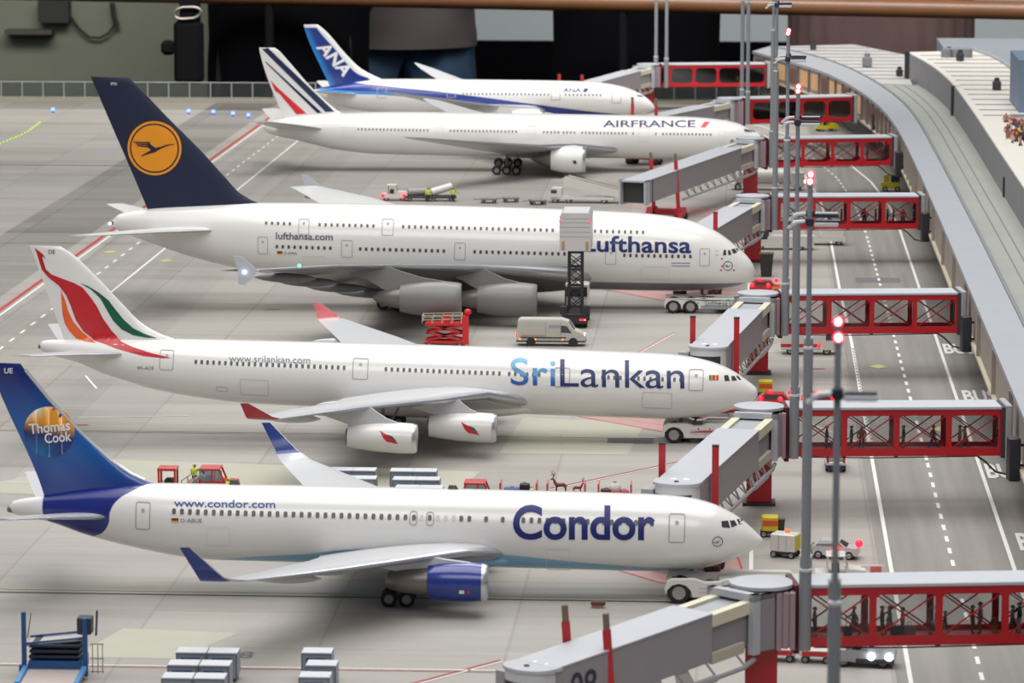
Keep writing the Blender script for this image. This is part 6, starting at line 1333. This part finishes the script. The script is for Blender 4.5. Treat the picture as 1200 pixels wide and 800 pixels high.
# vehicles glimpsed by walkways 3-5
t = thing('service_truck', 'white service truck with red markings seen through the third-nearest walkway', 'truck', (6.2, 391.5, 0)); mb = MB(VW); mb.b2(-2.8, 1.2, -1.1, 1.1, .5, 2.9, .06); mb.prism([(1.3, .5), (2.9, .5), (2.9, 1.4), (2.5, 2.4), (1.3, 2.4)], -1.05, 1.05); mb.build('body', t); mb = MB(VG); mb.b2(1.7, 2.5, -1.08, 1.08, 1.5, 2.2); mb.build('cab_window', t); mb = MB(VR); mb.b2(-2.8, 1.2, -1.13, -1.1, .8, 1.1); mb.build('stripe', t); mb = MB(LRD); mb.ball((1.0, -1.15, .9), .16, 5); mb.build('warning_light', t)
for sx in (-1.8, 1.8):
    for sy in (-.9, .9): wheel(t, sx, sy, .42, .28)
t = thing('service_truck', 'small white truck with red cab roof right of the Lufthansa nose column', 'truck', (2.7, 478.8, 0)); mb = MB(VW); mb.prism([(-1.9, .45), (5.4, .45), (5.4, 1.7), (-.2, 1.7), (-.3, 1.3), (-1.9, 1.2)], -1, 1); mb.build('body', t); mb = MB(VR); mb.b2(-1.5, 0, -.95, .95, 2.35, 2.6, .05); mb.build('cab_roof', t); mb = MB(VG); mb.b2(-1.3, -.1, -.9, .9, 1.3, 2.35); mb.build('cab_glass', t)
for sx in (-1.1, 3.8):
    for sy in (-.85, .85): wheel(t, sx, sy, .42, .26)
t = thing('service_truck', 'white flatbed truck with tall crates seen below the fourth-nearest walkway', 'truck', (9.4, 484.0, 0)); mb = MB(VW); mb.b2(-2.6, 2.6, -1.1, 1.1, .5, .9); mb.b2(-2.4, -.6, -1, 1, .9, 2.4, .05); mb.b2(-.2, 2.4, -1, 1, .9, 3.0, .05); mb.build('body', t)
for sx in (-1.8, 1.8):
    for sy in (-.85, .85): wheel(t, sx, sy, .42, .26)
t = thing('fuel_truck', 'white tank truck behind the undocked jet bridge, right of the Air France nose wheel', 'truck', (1.6, 548.0, 0)); mb = MB(VW); mb.tube([(-3.4, 0, 1.9), (-3.3, 0, 1.9), (4.2, 0, 1.9), (4.3, 0, 1.9)], [.9, 1.15, 1.15, .9], 18); mb.b2(-4, 5.4, -1, 1, .5, .95); mb.build('tank', t); mb = MB(VW); mb.b2(4.4, 6.2, -1.1, 1.1, .5, 2.6, .12); mb.build('cab', t); mb = MB(LW); mb.ball((6.2, -.8, 1.3), .2, 5); mb.build('headlight', t)
for sx in (-3, -1.8, 5.3):
    for sy in (-.9, .9): wheel(t, sx, sy, .5, .3)
t = thing('yellow_tractor', 'yellow and black equipment cart standing under the fifth-nearest walkway end', 'cart', (20.0, 547.5, 0)); mb = MB(YL); mb.b2(-1.6, .9, -.8, .8, .5, 1.3, .05); mb.b2(-1.2, -.4, -.6, .6, 1.3, 2.3); mb.build('body', t); mb = MB(darkm); mb.b2(-.2, 1.0, -.7, .7, 1.3, 2.2); mb.build('engine_cover', t)
for sx in (-1, .7):
    for sy in (-.7, .7): wheel(t, sx, sy, .38, .24)
t = small_tug(12.5, 640.0, .4, 'yellow topped cart in the shade below the curving terminal windows', False, None, YL); t.name = 'service_cart'

# apron lamps and small things
BLU = mat('lamp_blue', (90, 120, 255), .3, emit=(70, 100, 255), es=7); 
for k, (u, v) in enumerate(((62, 128.5), (221, 130), (250, 131), (273, 133), (291, 135))):
    p = G(u, v, .5); t = thing('taxiway_lamp', 'small glowing blue taxiway lamp near the fence, %s' % ('far left on its own', 'first right of the Lufthansa tail fin', 'second right of the Lufthansa tail fin', 'third right of the Lufthansa tail fin', 'just left of the striped Air France tail')[k], 'lamp', (p[0], p[1], 0), 0, 'blue taxiway lamps'); mb = MB(darkm); mb.lathe([(0, .25), (.1, .2), (.35, .12)], (0, 0, 0), 'z', 10, True); mb.build('base', t); mb = MB(BLU); mb.ball((0, 0, .55), (.3, .3, .3), 6); mb.build('glow_dome', t)
GRN = mat('lamp_green', (190, 230, 90), .3, emit=(190, 240, 80), es=.5); pts = [G(u, v, .1) for u, v in ((0, 168.5), (12, 163.5), (22, 159.5), (33, 154), (41, 148), (47, 143.5))]
mb = MB(mat('led_line', (170, 180, 110), .5)); mb.add([], []); 
o_ = struct(ground_paint('trim_17', [strip(pts[k][:2], pts[k+1][:2], .3) for k in range(5)], mat('led_line', (176, 182, 116), .5), .03))
for k in range(16):
    a = k/15*4.99; i0 = int(a); q = a-i0; p = pts[i0]*(1-q)+pts[i0+1]*q
    t = MB(GRN, (p[0], p[1], 0)); t.ball((p[0], p[1], .15), .14, 4); o_ = t.build('guidance_lamp'); o_.location = Vector((p[0], p[1], 0))*S; tag(o_, 'tiny green lamp in the curved row at the far left of the apron', 'lamp', 'green lamps along the curved guide line')
t = thing('chock', 'small brown block lying alone on the apron below the Condor nose', 'wheel chock', G(701, 712, 0)); mb = MB(mat('chock_brown', (96, 62, 52), .6)); mb.b2(-.5, .5, -.25, .25, .2, .5, .05); mb.build('block', t); mb = MB(mat('chock_rope', (160, 120, 110))); mb.b2(-.45, .4, -.2, -.1, 0, .2); mb.build('foot', t)

# ================================================================= people
def skin_mesh(joints, edges, name, sub=1):
    """joints: name -> (x, y, z, radius); grown into one continuous surface"""
    me = bpy.data.meshes.new(name); ks = list(joints); ix = {k: i for i, k in enumerate(ks)}
    me.from_pydata([joints[k][:3] for k in ks], [(ix[a], ix[b]) for a, b in edges], [])
    o = bpy.data.objects.new(name, me); COL.objects.link(o)
    sk = o.modifiers.new('skin', 'SKIN'); sk.use_smooth_shade = True; sk.branch_smoothing = .6
    if not me.skin_vertices: me.skin_vertices.new()
    for i, k in enumerate(ks):
        r = joints[k][3]; me.skin_vertices[0].data[i].radius = r if isinstance(r, tuple) else (r, r); me.skin_vertices[0].data[i].use_root = (k == 'pelvis')
    ss = o.modifiers.new('sub', 'SUBSURF'); ss.levels = sub; ss.render_levels = sub
    bpy.context.view_layer.update(); dg = bpy.context.evaluated_depsgraph_get()
    r = bpy.data.meshes.new_from_object(o.evaluated_get(dg)); bpy.data.objects.remove(o); return r
def pose(kind='stand', fingers=False):
    K = 4.0  # built large so the skin grower has room, scaled afterwards
    j = {'pelvis': (0, 0, .95, (.15, .10)), 'waist': (0, 0, 1.10, (.13, .09)), 'chest': (0, .01, 1.30, (.155, .10)), 'neckb': (0, 0, 1.46, (.07, .06)), 'neck': (0, .01, 1.53, .05), 'head': (0, .025, 1.62, (.075, .09)), 'crown': (0, .015, 1.71, (.07, .08))}
    e = [('pelvis', 'waist'), ('waist', 'chest'), ('chest', 'neckb'), ('neckb', 'neck'), ('neck', 'head'), ('head', 'crown')]
    st = {'stand': (0, 0, 0, 0), 'walk': (.26, -.30, .28, -.24), 'carry': (.22, -.26, .05, -.05), 'reach': (.05, -.05, .45, .05), 'lean': (0, 0, .36, .36)}[kind]
    for s, nm in ((-1, 'r'), (1, 'l')):
        f = st[0] if s < 0 else st[1]; a = st[3] if s < 0 else st[2]
        j.update({'hip'+nm: (s*.095, 0, .90, .085), 'knee'+nm: (s*.10, f*.55+.03, .50+.02*abs(f), .058), 'ankle'+nm: (s*.10, f*1.0-.02, .09+(.06 if f < -.1 else 0), .04), 'toe'+nm: (s*.11, f*1.0+.14, .04+(.02 if f < -.1 else 0), .035),
                  'sho'+nm: (s*.19, 0, 1.41, .065), 'elb'+nm: (s*.25, a*.45-.02, 1.13+abs(a)*.1, .042), 'wri'+nm: (s*.25, a*1.0+.06, .88+abs(a)*.42, .030), 'palm'+nm: (s*.245, a*1.05+.09, .80+abs(a)*.42, (.022, .036))})
        e += [('pelvis', 'hip'+nm), ('hip'+nm, 'knee'+nm), ('knee'+nm, 'ankle'+nm), ('ankle'+nm, 'toe'+nm), ('chest', 'sho'+nm), ('sho'+nm, 'elb'+nm), ('elb'+nm, 'wri'+nm), ('wri'+nm, 'palm'+nm)]
        if kind == 'lean':
            j['elb'+nm] = (s*.185, -.07, 1.16, .042); j['wri'+nm] = (s*.11, -.13, .96, .03); j['palm'+nm] = (s*.06, -.14, .92, (.022, .036))
        px, py, pz = j['palm'+nm][:3]
        if fingers:
            for q in range(4):
                ln = (.062, .07, .066, .052)[q]; yy = py+.028-.018*q
                j['f%d%s' % (q, nm)] = (px, yy, pz-.04, .009); j['g%d%s' % (q, nm)] = (px-s*.008, yy+.002, pz-.04-ln*.55, .008); j['h%d%s' % (q, nm)] = (px-s*.024, yy+.004, pz-.04-ln, .007)
                e += [('palm'+nm, 'f%d%s' % (q, nm)), ('f%d%s' % (q, nm), 'g%d%s' % (q, nm)), ('g%d%s' % (q, nm), 'h%d%s' % (q, nm))]
            j['t0'+nm] = (px-s*.01, py+.05, pz-.005, .010); j['t1'+nm] = (px-s*.02, py+.07, pz-.045, .009); e += [('palm'+nm, 't0'+nm), ('t0'+nm, 't1'+nm)]
        else:
            j['fing'+nm] = (px-s*.01, py+.01, pz-.08, .016); e += [('palm'+nm, 'fing'+nm)]
    jj = {k: (v[0]*K, v[1]*K, v[2]*K, tuple(r*K for r in v[3]) if isinstance(v[3], tuple) else v[3]*K) for k, v in j.items()}
    RM = 1.38
    jj = {k: (v[0], v[1], v[2], tuple(r*RM for r in v[3]) if isinstance(v[3], tuple) else v[3]*(RM if v[3] > .011*K else 1.0)) for k, v in jj.items()}
    me = skin_mesh(jj, e, 'person_'+kind, 1)
    for v in me.vertices: v.co /= K
    return me, j
_pc = {}
SKN = mat('skin_tone', (196, 150, 128), .6)
def person(lbl, loc, rz, kind='stand', top=(90, 60, 50), legs=(50, 50, 70), hair=(60, 44, 34), k=1.0, grp=None, vest=None, seated=False):
    key = (kind, top, legs, hair)
    if (kind,) not in _pc: _pc[(kind,)] = pose(kind)
    me0, j = _pc[(kind,)]
    if key not in _pc:
        me = me0.copy(); me.name = 'person_body'
        for v in me.vertices: v.co *= S
        for m_ in (SKN, mat('cloth_%d_%d_%d' % top, top, .8), mat('cloth_%d_%d_%d' % legs, legs, .8), mat('shoe_dark', (40, 34, 32), .6)): me.materials.append(m_)
        for p in me.polygons:
            c = Vector(p.center)/S; x, y, z = c; hand = any((Vector((j[q][0], j[q][1], j[q][2]))-c).length < .075 for q in ('palml', 'palmr', 'fingl', 'fingr'))
            p.material_index = 0 if (z > 1.49 or hand) else 3 if z < .09 else 2 if (z < .93 and abs(x) < .19) else 1
            p.use_smooth = True
        _pc[key] = me
    t = mesh_obj('person', _pc[key]); t.location = Vector([float(q) for q in loc])*S; t.rotation_euler = (0, 0, rz); t.scale = (k*1.42, k*1.36, k*1.1); tag(t, lbl, 'person', grp)
    hk = ('hair', hair)
    if hk not in _pc:
        mb = MB(mat('hair_%d_%d_%d' % hair, hair, .8)); rings = []
        for i in range(7):
            a = i/6*PI*.62; r = math.sin(a)+.02; z = 1.655+.085*math.cos(a); rings.append([(.082*r*math.cos(q), .0-.008+.095*r*math.sin(q)-(.03 if math.sin(q) < 0 else 0)*r*.3, z-(0 if math.sin(q) > .3 else .03*(i/6))) for q in [2*PI*n_/14 for n_ in range(14)]])
        mb.loft(rings); o = mb.build('hair', None, 60); _pc[hk] = o.data; bpy.data.objects.remove(o)
    mesh_obj('hair', _pc[hk], t)
    if vest:
        vk = ('vest', vest)
        if vk not in _pc:
            mb = MB(mat('hi_vis_%d' % vest[0], vest, .6)); mb.loft([[(a*math.cos(q), .005+b*math.sin(q), z) for q in [2*PI*n_/16 for n_ in range(16)]] for z, a, b in ((.93, .175, .125), (1.1, .165, .12), (1.3, .19, .13), (1.40, .2, .12), (1.46, .12, .09))])
            mb.m(mat('reflective_band', (206, 208, 206), .3)); mb.loft([[(a*math.cos(q), .005+b*math.sin(q), z) for q in [2*PI*n_/16 for n_ in range(16)]] for z, a, b in ((1.06, .17, .124), (1.11, .169, .124))]); o = mb.build('safety_vest', None, 60); _pc[vk] = o.data; bpy.data.objects.remove(o)
        mesh_obj('safety_vest', _pc[vk], t)
    return t
YV = (206, 226, 40)
R90 = PI/2
# passengers inside the walkways: (u, facing, pose, top, legs, text)
def on_walk(i, u, z=4.3, dy=1.6):
    xl, yl, xr, yr = GATES[i]; Y = yl+(yr-yl)*.5+dy
    for _ in range(6):
        # horizontal position along the sight line at this depth
        d = cF*FPX+cR*(u-600)-cU*((266+ (57.5-5.2)/Y*4620-266*2)-400+0) if False else cF*FPX+cR*(u-600)+cU*(400-((57.5-5.2)*4620/Y-266))
        t_ = (Y-0)/d[1]; X = (CAM+d*t_)[0]; Y = yl+(yr-yl)*(X-xl)/(xr-xl)+dy
    return (X, Y, z)
br1, br2, br3, ol, gy, pl = (96, 58, 48), (120, 88, 66), (80, 50, 44), (112, 100, 74), (110, 104, 100), (104, 40, 52)
A_ = [(1, 955, -R90, 'stand', ol, (70, 60, 50), 'olive-clad passenger standing at the left end of the nearest walkway', 1), (1, 973, R90, 'stand', (120, 104, 90), (84, 70, 60), 'beige-clad passenger behind the near mast in the nearest walkway', 1),
 (1, 1001, R90, 'walk', (96, 44, 44), (58, 34, 36), 'striding passenger in dark red with a bag, first pane of the nearest walkway', 1), (1, 1034, -R90, 'stand', (86, 44, 62), (74, 40, 44), 'passenger in plum at the left of the second full pane, nearest walkway', 1),
 (1, 1043, R90, 'carry', ol, ol, 'passenger in an olive coat beside the one in plum, nearest walkway', 1), (1, 1058, R90, 'stand', (140, 104, 92), (120, 84, 74), 'passenger in dusty pink by the black case, nearest walkway', .95),
 (1, 1090, -R90, 'stand', (108, 34, 46), (96, 34, 44), 'passenger in a long dark red dress left of a red post, nearest walkway', 1), (1, 1098, R90, 'stand', gy, (100, 92, 88), 'grey-clad passenger half behind the red post, nearest walkway', .97), (1, 1108, R90, 'carry', (120, 50, 50), (90, 44, 44), 'short passenger just right of the red post, nearest walkway', .8),
 (1, 1140, -R90, 'stand', (104, 58, 50), (100, 74, 66), 'brown-clad passenger of the pair in the third full pane, nearest walkway', .97), (1, 1149, R90, 'stand', (112, 92, 84), (104, 88, 78), 'taller grey-brown passenger of the pair in the third full pane, nearest walkway', 1.08), (1, 1166, 0, 'stand', (120, 70, 46), (150, 120, 50), 'child in brown and yellow standing alone in the nearest walkway', .62),
 (1, 1187, -R90, 'carry', (150, 108, 84), (110, 60, 50), 'passenger in light brown in the last visible pane, nearest walkway', .95), (1, 1195, R90, 'reach', (38, 36, 40), (150, 150, 160), 'passenger in a black top at the right edge, nearest walkway', 1.05),
 (2, 969, R90, 'stand', (70, 40, 40), (60, 40, 40), 'dark passenger left of the blurred lamp post, second-nearest walkway', 1), (2, 979, -R90, 'carry', (70, 84, 110), (60, 60, 80), 'blue-clad passenger behind the blurred lamp post, second-nearest walkway', 1), (2, 998, R90, 'stand', (60, 50, 50), (60, 50, 50), 'dark passenger right of the blurred lamp post, second-nearest walkway', 1), (2, 1010, 0, 'walk', (150, 60, 56), (90, 60, 56), 'passenger in red between post and lamp, second-nearest walkway', .95),
 (2, 1059, R90, 'stand', (96, 50, 46), (120, 80, 60), 'passenger touching the second post, second-nearest walkway', 1), (2, 1094, -R90, 'walk', (150, 96, 84), (62, 66, 108), 'passenger in blue trousers bending forward, second-nearest walkway', 1), (2, 1125, R90, 'stand', (180, 150, 120), (170, 146, 120), 'beige passenger, left of the pair in the right pane, second-nearest walkway', 1), (2, 1131, -R90, 'carry', (176, 156, 110), (150, 120, 100), 'passenger in a tan coat, right of the pair, second-nearest walkway', .97), (2, 1170, R90, 'stand', (60, 34, 36), (70, 36, 36), 'dark passenger at the wall end of the second-nearest walkway', 1),
 (4, 972, R90, 'carry', (150, 110, 60), (120, 60, 50), 'ochre-clad passenger at the left of the fourth-nearest walkway', 1), (4, 986, R90, 'stand', (150, 50, 50), (110, 50, 50), 'passenger in red standing alone, fourth-nearest walkway', 1), (4, 1013, 0, 'stand', (110, 28, 36), (60, 44, 60), 'passenger in dark red before the braces, fourth-nearest walkway', 1), (4, 1026, R90, 'stand', (130, 60, 90), (110, 60, 80), 'passenger in mauve, fourth-nearest walkway', 1),
 (4, 1040, R90, 'stand', (70, 74, 66), (60, 62, 58), 'dark green passenger, left of three in the last pane, fourth-nearest walkway', 1), (4, 1047, R90, 'stand', (74, 60, 56), (60, 54, 56), 'dark brown passenger, middle of three in the last pane, fourth-nearest walkway', 1), (4, 1058, 0, 'stand', (180, 44, 44), (80, 60, 60), 'passenger in a bright red top in the last pane, fourth-nearest walkway', 1), (4, 1071, R90, 'stand', (60, 70, 100), (50, 52, 66), 'blue-clad passenger beside the wall, fourth-nearest walkway', 1),
 (5, 1016, R90, 'stand', (170, 50, 50), (120, 50, 50), 'passenger in red in the last pane of the fifth-nearest walkway', 1), (5, 1035, -R90, 'stand', (90, 90, 96), (70, 60, 60), 'grey-clad passenger near the wall, fifth-nearest walkway', 1), (6, 884, R90, 'walk', (190, 170, 160), (160, 60, 60), 'pale-clad passenger at the left end of the sixth-nearest walkway', 1), (6, 893, -R90, 'stand', (130, 30, 36), (110, 30, 36), 'passenger in dark red, sixth-nearest walkway', 1)]
for (i, u, rz, ps_, a, b, lb, k) in A_: person(lb, on_walk(i, u), rz, ps_, a, b, (60, 40, 32), k*1.0, 'passengers in the walkways')
for (u, lb, c, w_) in ((994, 'black shoulder bag carried low behind the striding passenger', (34, 30, 32), .55), (1052, 'black wheeled case beside the passenger in dusty pink', (30, 32, 30), .85), (1066, 'brown holdall right of the black wheeled case', (132, 104, 92), .8)):
    p = on_walk(1, u, 4.3, 1.2); t = thing('travel_bag', lb, 'luggage', p, 0, 'bags in the nearest walkway'); mb = MB(mat('bag_%d' % c[0], c, .6)); mb.box((0, 0, .4), (w_, .35, .62), 0, .06); mb.build('body', t); mb = MB(darkm); mb.tube([(-.12, 0, .7), (-.1, 0, .95), (.1, 0, .95), (.12, 0, .7)], .025, 6); mb.build('handle', t)
# ground crew
def gtop(u, v, z): p = G(u, v, z); return (p[0], p[1], 0)
person('worker in yellow vest and dark trousers reaching to the red tractor', gtop(228, 546, 1.75), -.5, 'reach', (206, 226, 40), (60, 60, 60), (150, 110, 90), 1, 'ground crew in yellow vests', YV)
person('worker in yellow vest at the front of the red tractor, half hidden below', gtop(268, 561.5, 1.75), 1, 'carry', (206, 226, 40), (60, 60, 60), (206, 226, 40), 1, 'ground crew in yellow vests', YV)
person('worker in yellow vest behind the silver car near the lamp masts', (4.6, 284.6, 0), -.8, 'carry', (150, 170, 60), (50, 56, 50), (190, 180, 150), 1, 'ground crew in yellow vests', YV)
person('worker in yellow vest standing in front of the silver car', (4.4, 279.4, 0), .2, 'stand', (150, 170, 60), (40, 46, 60), (220, 110, 70), 1, 'ground crew in yellow vests', YV)
person('worker in yellow vest by the grey tank trailer beyond the Lufthansa airliner', (-43.2, 529.0, 0), .4, 'stand', (190, 210, 50), (60, 60, 60), (60, 50, 40), 1, 'ground crew in yellow vests', YV)
person('worker in yellow vest leaning on the white tilted tank cart', (-39.8, 529.2, 0), -.6, 'reach', (190, 210, 50), (60, 60, 60), (60, 50, 40), 1, 'ground crew in yellow vests', YV)
# guests on the upper terrace at the right edge
cols = [((170, 110, 80), (70, 50, 46)), ((200, 180, 150), (90, 70, 60)), ((150, 50, 60), (60, 40, 44)), ((90, 90, 120), (50, 50, 60)), ((190, 120, 90), (60, 60, 70)), ((120, 80, 60), (70, 60, 50)), ((180, 170, 170), (80, 70, 80)), ((140, 60, 40), (50, 40, 40)), ((210, 190, 100), (90, 60, 50)), ((60, 56, 66), (40, 40, 46)), ((160, 90, 80), (70, 60, 60)), ((190, 160, 130), (80, 60, 50)), ((110, 60, 50), (50, 50, 50)), ((170, 140, 110), (60, 50, 50))]
tw = ['tan', 'cream', 'crimson', 'slate blue', 'salmon', 'brown', 'pale grey', 'rust', 'straw yellow', 'near-black', 'dusty rose', 'sand', 'dark brown', 'khaki']
for k in range(14):
    u = 1179+(k % 5)*4.6+(k//5)*1.5; v = 139+(k//5)*9+(k % 2)*3+(u-1179)*.35; p = G(u, v, 13.1); person('guest in %s on the upper terrace at the right edge of the photo' % tw[k], (p[0], p[1], 11.9), k*1.3, ('stand', 'carry', 'reach')[k % 3], cols[k][0], cols[k][1], (80+10*(k % 4), 50, 36), 1, 'guests on the upper terrace')
mb = MB(mat('terrace_floor', (128, 116, 112), .7)); mb.b2(33.9, 60, 440, 521.8, 11.2, 11.9); struct(mb.build('terrace_floor'))

# ---- visitors behind the layout, seen only around the waist
VFLOOR = -78.0
def at_depth(u, v, Y):
    d = cF*FPX+cR*(u-600)-cU*(v-400); t_ = Y/d[1]; return CAM+d*t_
_v = {}
def visitor(lbl, u, Y, rz, top, legs, garments, k=1.0, kx_=1.0):
    key = 'v'
    if key not in _v: _v[key] = pose('lean', True)
    me0, j = _v[key]; me = me0.copy(); me.name = 'visitor_body'
    for m_ in (SKN, mat('vcloth_%d_%d_%d' % top, top, .9, var=.15, ns=.15), mat('vcloth_%d_%d_%d' % legs, legs, .9, var=.2, ns=.25), mat('shoe_dark', (40, 34, 32))): me.materials.append(m_)
    for p in me.polygons:
        x, y, z = p.center; p.material_index = 0 if (z > 1.49 or (abs(x) > .2 and z < .86)) else 3 if z < .09 else 2 if (z < .93 and abs(x) < .2) else 1; p.use_smooth = True
    for v in me.vertices: v.co = Vector((v.co.x*kx_, v.co.y*1.15, v.co.z))
    x = at_depth(u, 60, Y)[0]; t = mesh_obj('person', me); t.location = Vector((x, Y, VFLOOR))*S; t.rotation_euler = (0, 0, rz); t.scale = (k,)*3; tag(t, lbl, 'person', 'visitors behind the airport model')
    mb = MB(mat('hair_dark', (40, 32, 28), .8)); mb.ball((0, -.015, 1.67), (.088, .1, .095), 8); mb.v = [(a*87, b*87, c*87) for a, b, c in mb.v]; mb.build('hair', t)
    mb = MB(SKN); mb.v = []
    mb.prism([(-.012, 1.60), (.012, 1.60), (.007, 1.645), (-.007, 1.645)], .09, .135); mb.ball((-.078, .02, 1.63), (.012, .02, .03), 5); mb.ball((.078, .02, 1.63), (.012, .02, .03), 5); mb.v = [(a*87, b*87, c*87) for a, b, c in mb.v]; mb.build('face_features', t)
    mb = MB(mat('eye_dark', (30, 26, 26))); [mb.ball((s_*.03, .108, 1.645), (.012, .008, .008), 4) for s_ in (-1, 1)]; mb.m(mat('lip_tone', (160, 96, 88))); mb.ball((0, .112, 1.575), (.024, .01, .007), 4); mb.v = [(a*87, b*87, c*87) for a, b, c in mb.v]; mb.build('eyes_and_mouth', t)
    for (nm, prof, m_, ribs, rough_) in garments:
        mb = MB(m_); rings = []; n = 96
        for z, a, b in prof:
            ring = []
            for q in range(n):
                th = 2*PI*q/n; f = 1+(.018*math.cos(th*ribs) if ribs else 0)+rough_*(math.sin(th*3+z*23)+.6*math.sin(th*5-z*41)+.5*math.sin(z*70+th*2))
                ring.append((a*f*math.cos(th)*87, b*f*math.sin(th)*87, z*87))
            rings.append(ring)
        mb.loft(rings); mb.build(nm, t, 60)
    return t
def prof(z0, z1, a, b, n=14, flare=0): return [(z0+(z1-z0)*i/n, a*(1-.06*math.sin(PI*i/n))+flare*(1-i/n)**3, b+flare*(1-i/n)**3) for i in range(n+1)]
blkc = mat('coat_black', (9, 9, 12), .98, var=.2, ns=.1)
for m_ in (blkc, mat('bag_fabric_black', (20, 20, 22), .8)): m_.node_tree.nodes['Principled BSDF'].inputs['Specular IOR Level'].default_value = .05
visitor('visitor in black left of the ANA tail, seen from hip to waist', 338, 775, PI, (16, 16, 20), (14, 14, 18), [('coat', prof(.52, 1.40, .195, .15), blkc, 0, .006)])
visitor('visitor in grey sweater and blue jeans behind the ANA airliner', 470, 828, PI+.2, (88, 80, 80), (58, 84, 112), [('sweater', prof(.905, 1.42, .174, .165, 20, .012), mat('sweater_grey', (92, 84, 84), .95, var=.25, ns=.12, bump=.3), 0, .02)], 1.0, 1.0)
visitor('visitor in black in the middle, between the pale wall panels', 745, 775, PI, (16, 16, 20), (14, 14, 18), [('coat', prof(.50, 1.40, .20, .16), blkc, 0, .006)])
visitor('visitor in a ribbed brown sweater behind the terminal roof', 1031, 790, PI, (84, 66, 64), (30, 26, 28), [('ribbed_sweater', prof(.74, 1.42, .222, .16, 20), mat('sweater_ribbed', (82, 64, 62), .95, var=.2, ns=.12), 26, .008)])
# belt bag and strap on the black visitor
p = at_depth(221, 60, 748)
t = thing('camera_bag', 'black camera bag with a steel carabiner hanging beside the visitor in black', 'bag', p); 
mb = MB(mat('bag_fabric_black', (20, 20, 22), .8)); mb.box((0, 0, -.2), (5.6, 3, 12.2), 0, .8); mb.box((-4, 0, .6), (2.6, 2.4, 2.8), 0, .6); mb.build('pouch', t)
mb = MB(mat('carabiner_steel', (150, 140, 134), .35, metal=.7)); c = [(math.cos(a)*2.0+math.copysign(.6, math.cos(a)), -1.6, 7.3+math.sin(a)*1.1+.25*math.cos(a)) for a in np.linspace(0, 2*PI, 20)]; mb.tube(c, .28, 8); mb.build('carabiner', t)
mb = MB(mat('bag_fabric_black', (20, 20, 22), .8)); mb.b2(-1.6, 2.2, -1, 1, 5.6, 14); mb.build('strap', t)
# clutter on the green wall
p = at_depth(52, 18, 829)
t = thing('wall_box', 'dark box with hanging cable on the green wall at top left', 'electrical box', (p[0], 829, p[2])); o = (p[0], 829, p[2])
mb = MB(mat('box_charcoal', (40, 40, 38), .7)); mb.b2(p[0]-1, p[0]+5.5, 826.5, 829.8, p[2]-1.5, p[2]+3); mb.o = (0, 0, 0); mb.v = [(a-o[0], b-o[1], c-o[2]) for a, b, c in mb.v]; mb.build('housing', t)
mb = MB(mat('shelf_greybrown', (70, 66, 58), .7), o); mb.b2(p[0]-8, p[0]+2, 825.5, 829.9, p[2]-4, p[2]-3); mb.build('shelf', t)
mb = MB(mat('cable_dark', (38, 38, 34), .7), o); q = [at_depth(a, b, 828.6) for a, b in ((74, 12), (84, 22), (92, 34), (104, 44), (116, 45), (126, 40), (134, 30), (131, 18), (130, 6))]; mb.tube([tuple(a) for a in q], .3, 6); mb.tube([tuple(at_depth(131, 4, 828.5)), tuple(at_depth(133, 20, 828.5)), tuple(at_depth(137, 32, 828.5))], .6, 6); mb.build('cable', t)
# wooden handrail in front of the visitors
a, b = at_depth(-60, -11, 765), at_depth(1260, 12.5, 735)
t = thing('handrail', 'long round brown wooden handrail across the top of the photo', 'handrail', ((a[0]+b[0])/2, 750, VFLOOR)); o = ((a[0]+b[0])/2, 750, VFLOOR)
wd = mat('wood_brown', (112, 74, 46), .45, var=.25, ns=.15, coat=.3)
mb = MB(wd, o); d_ = b-a; mb.tube([tuple(a+d_*q) for q in np.linspace(-.15, 1.15, 12)], 1.75, 20); mb.build('rail', t)
for u in (330, 748):
    q = (u+60)/1320; c = a+d_*q; mb = MB(mat('bag_fabric_black', (20, 20, 22)), o); mb.tube([(c[0], c[1], VFLOOR), (c[0], c[1], c[2]-1)], .9, 12); mb.build('post', t)
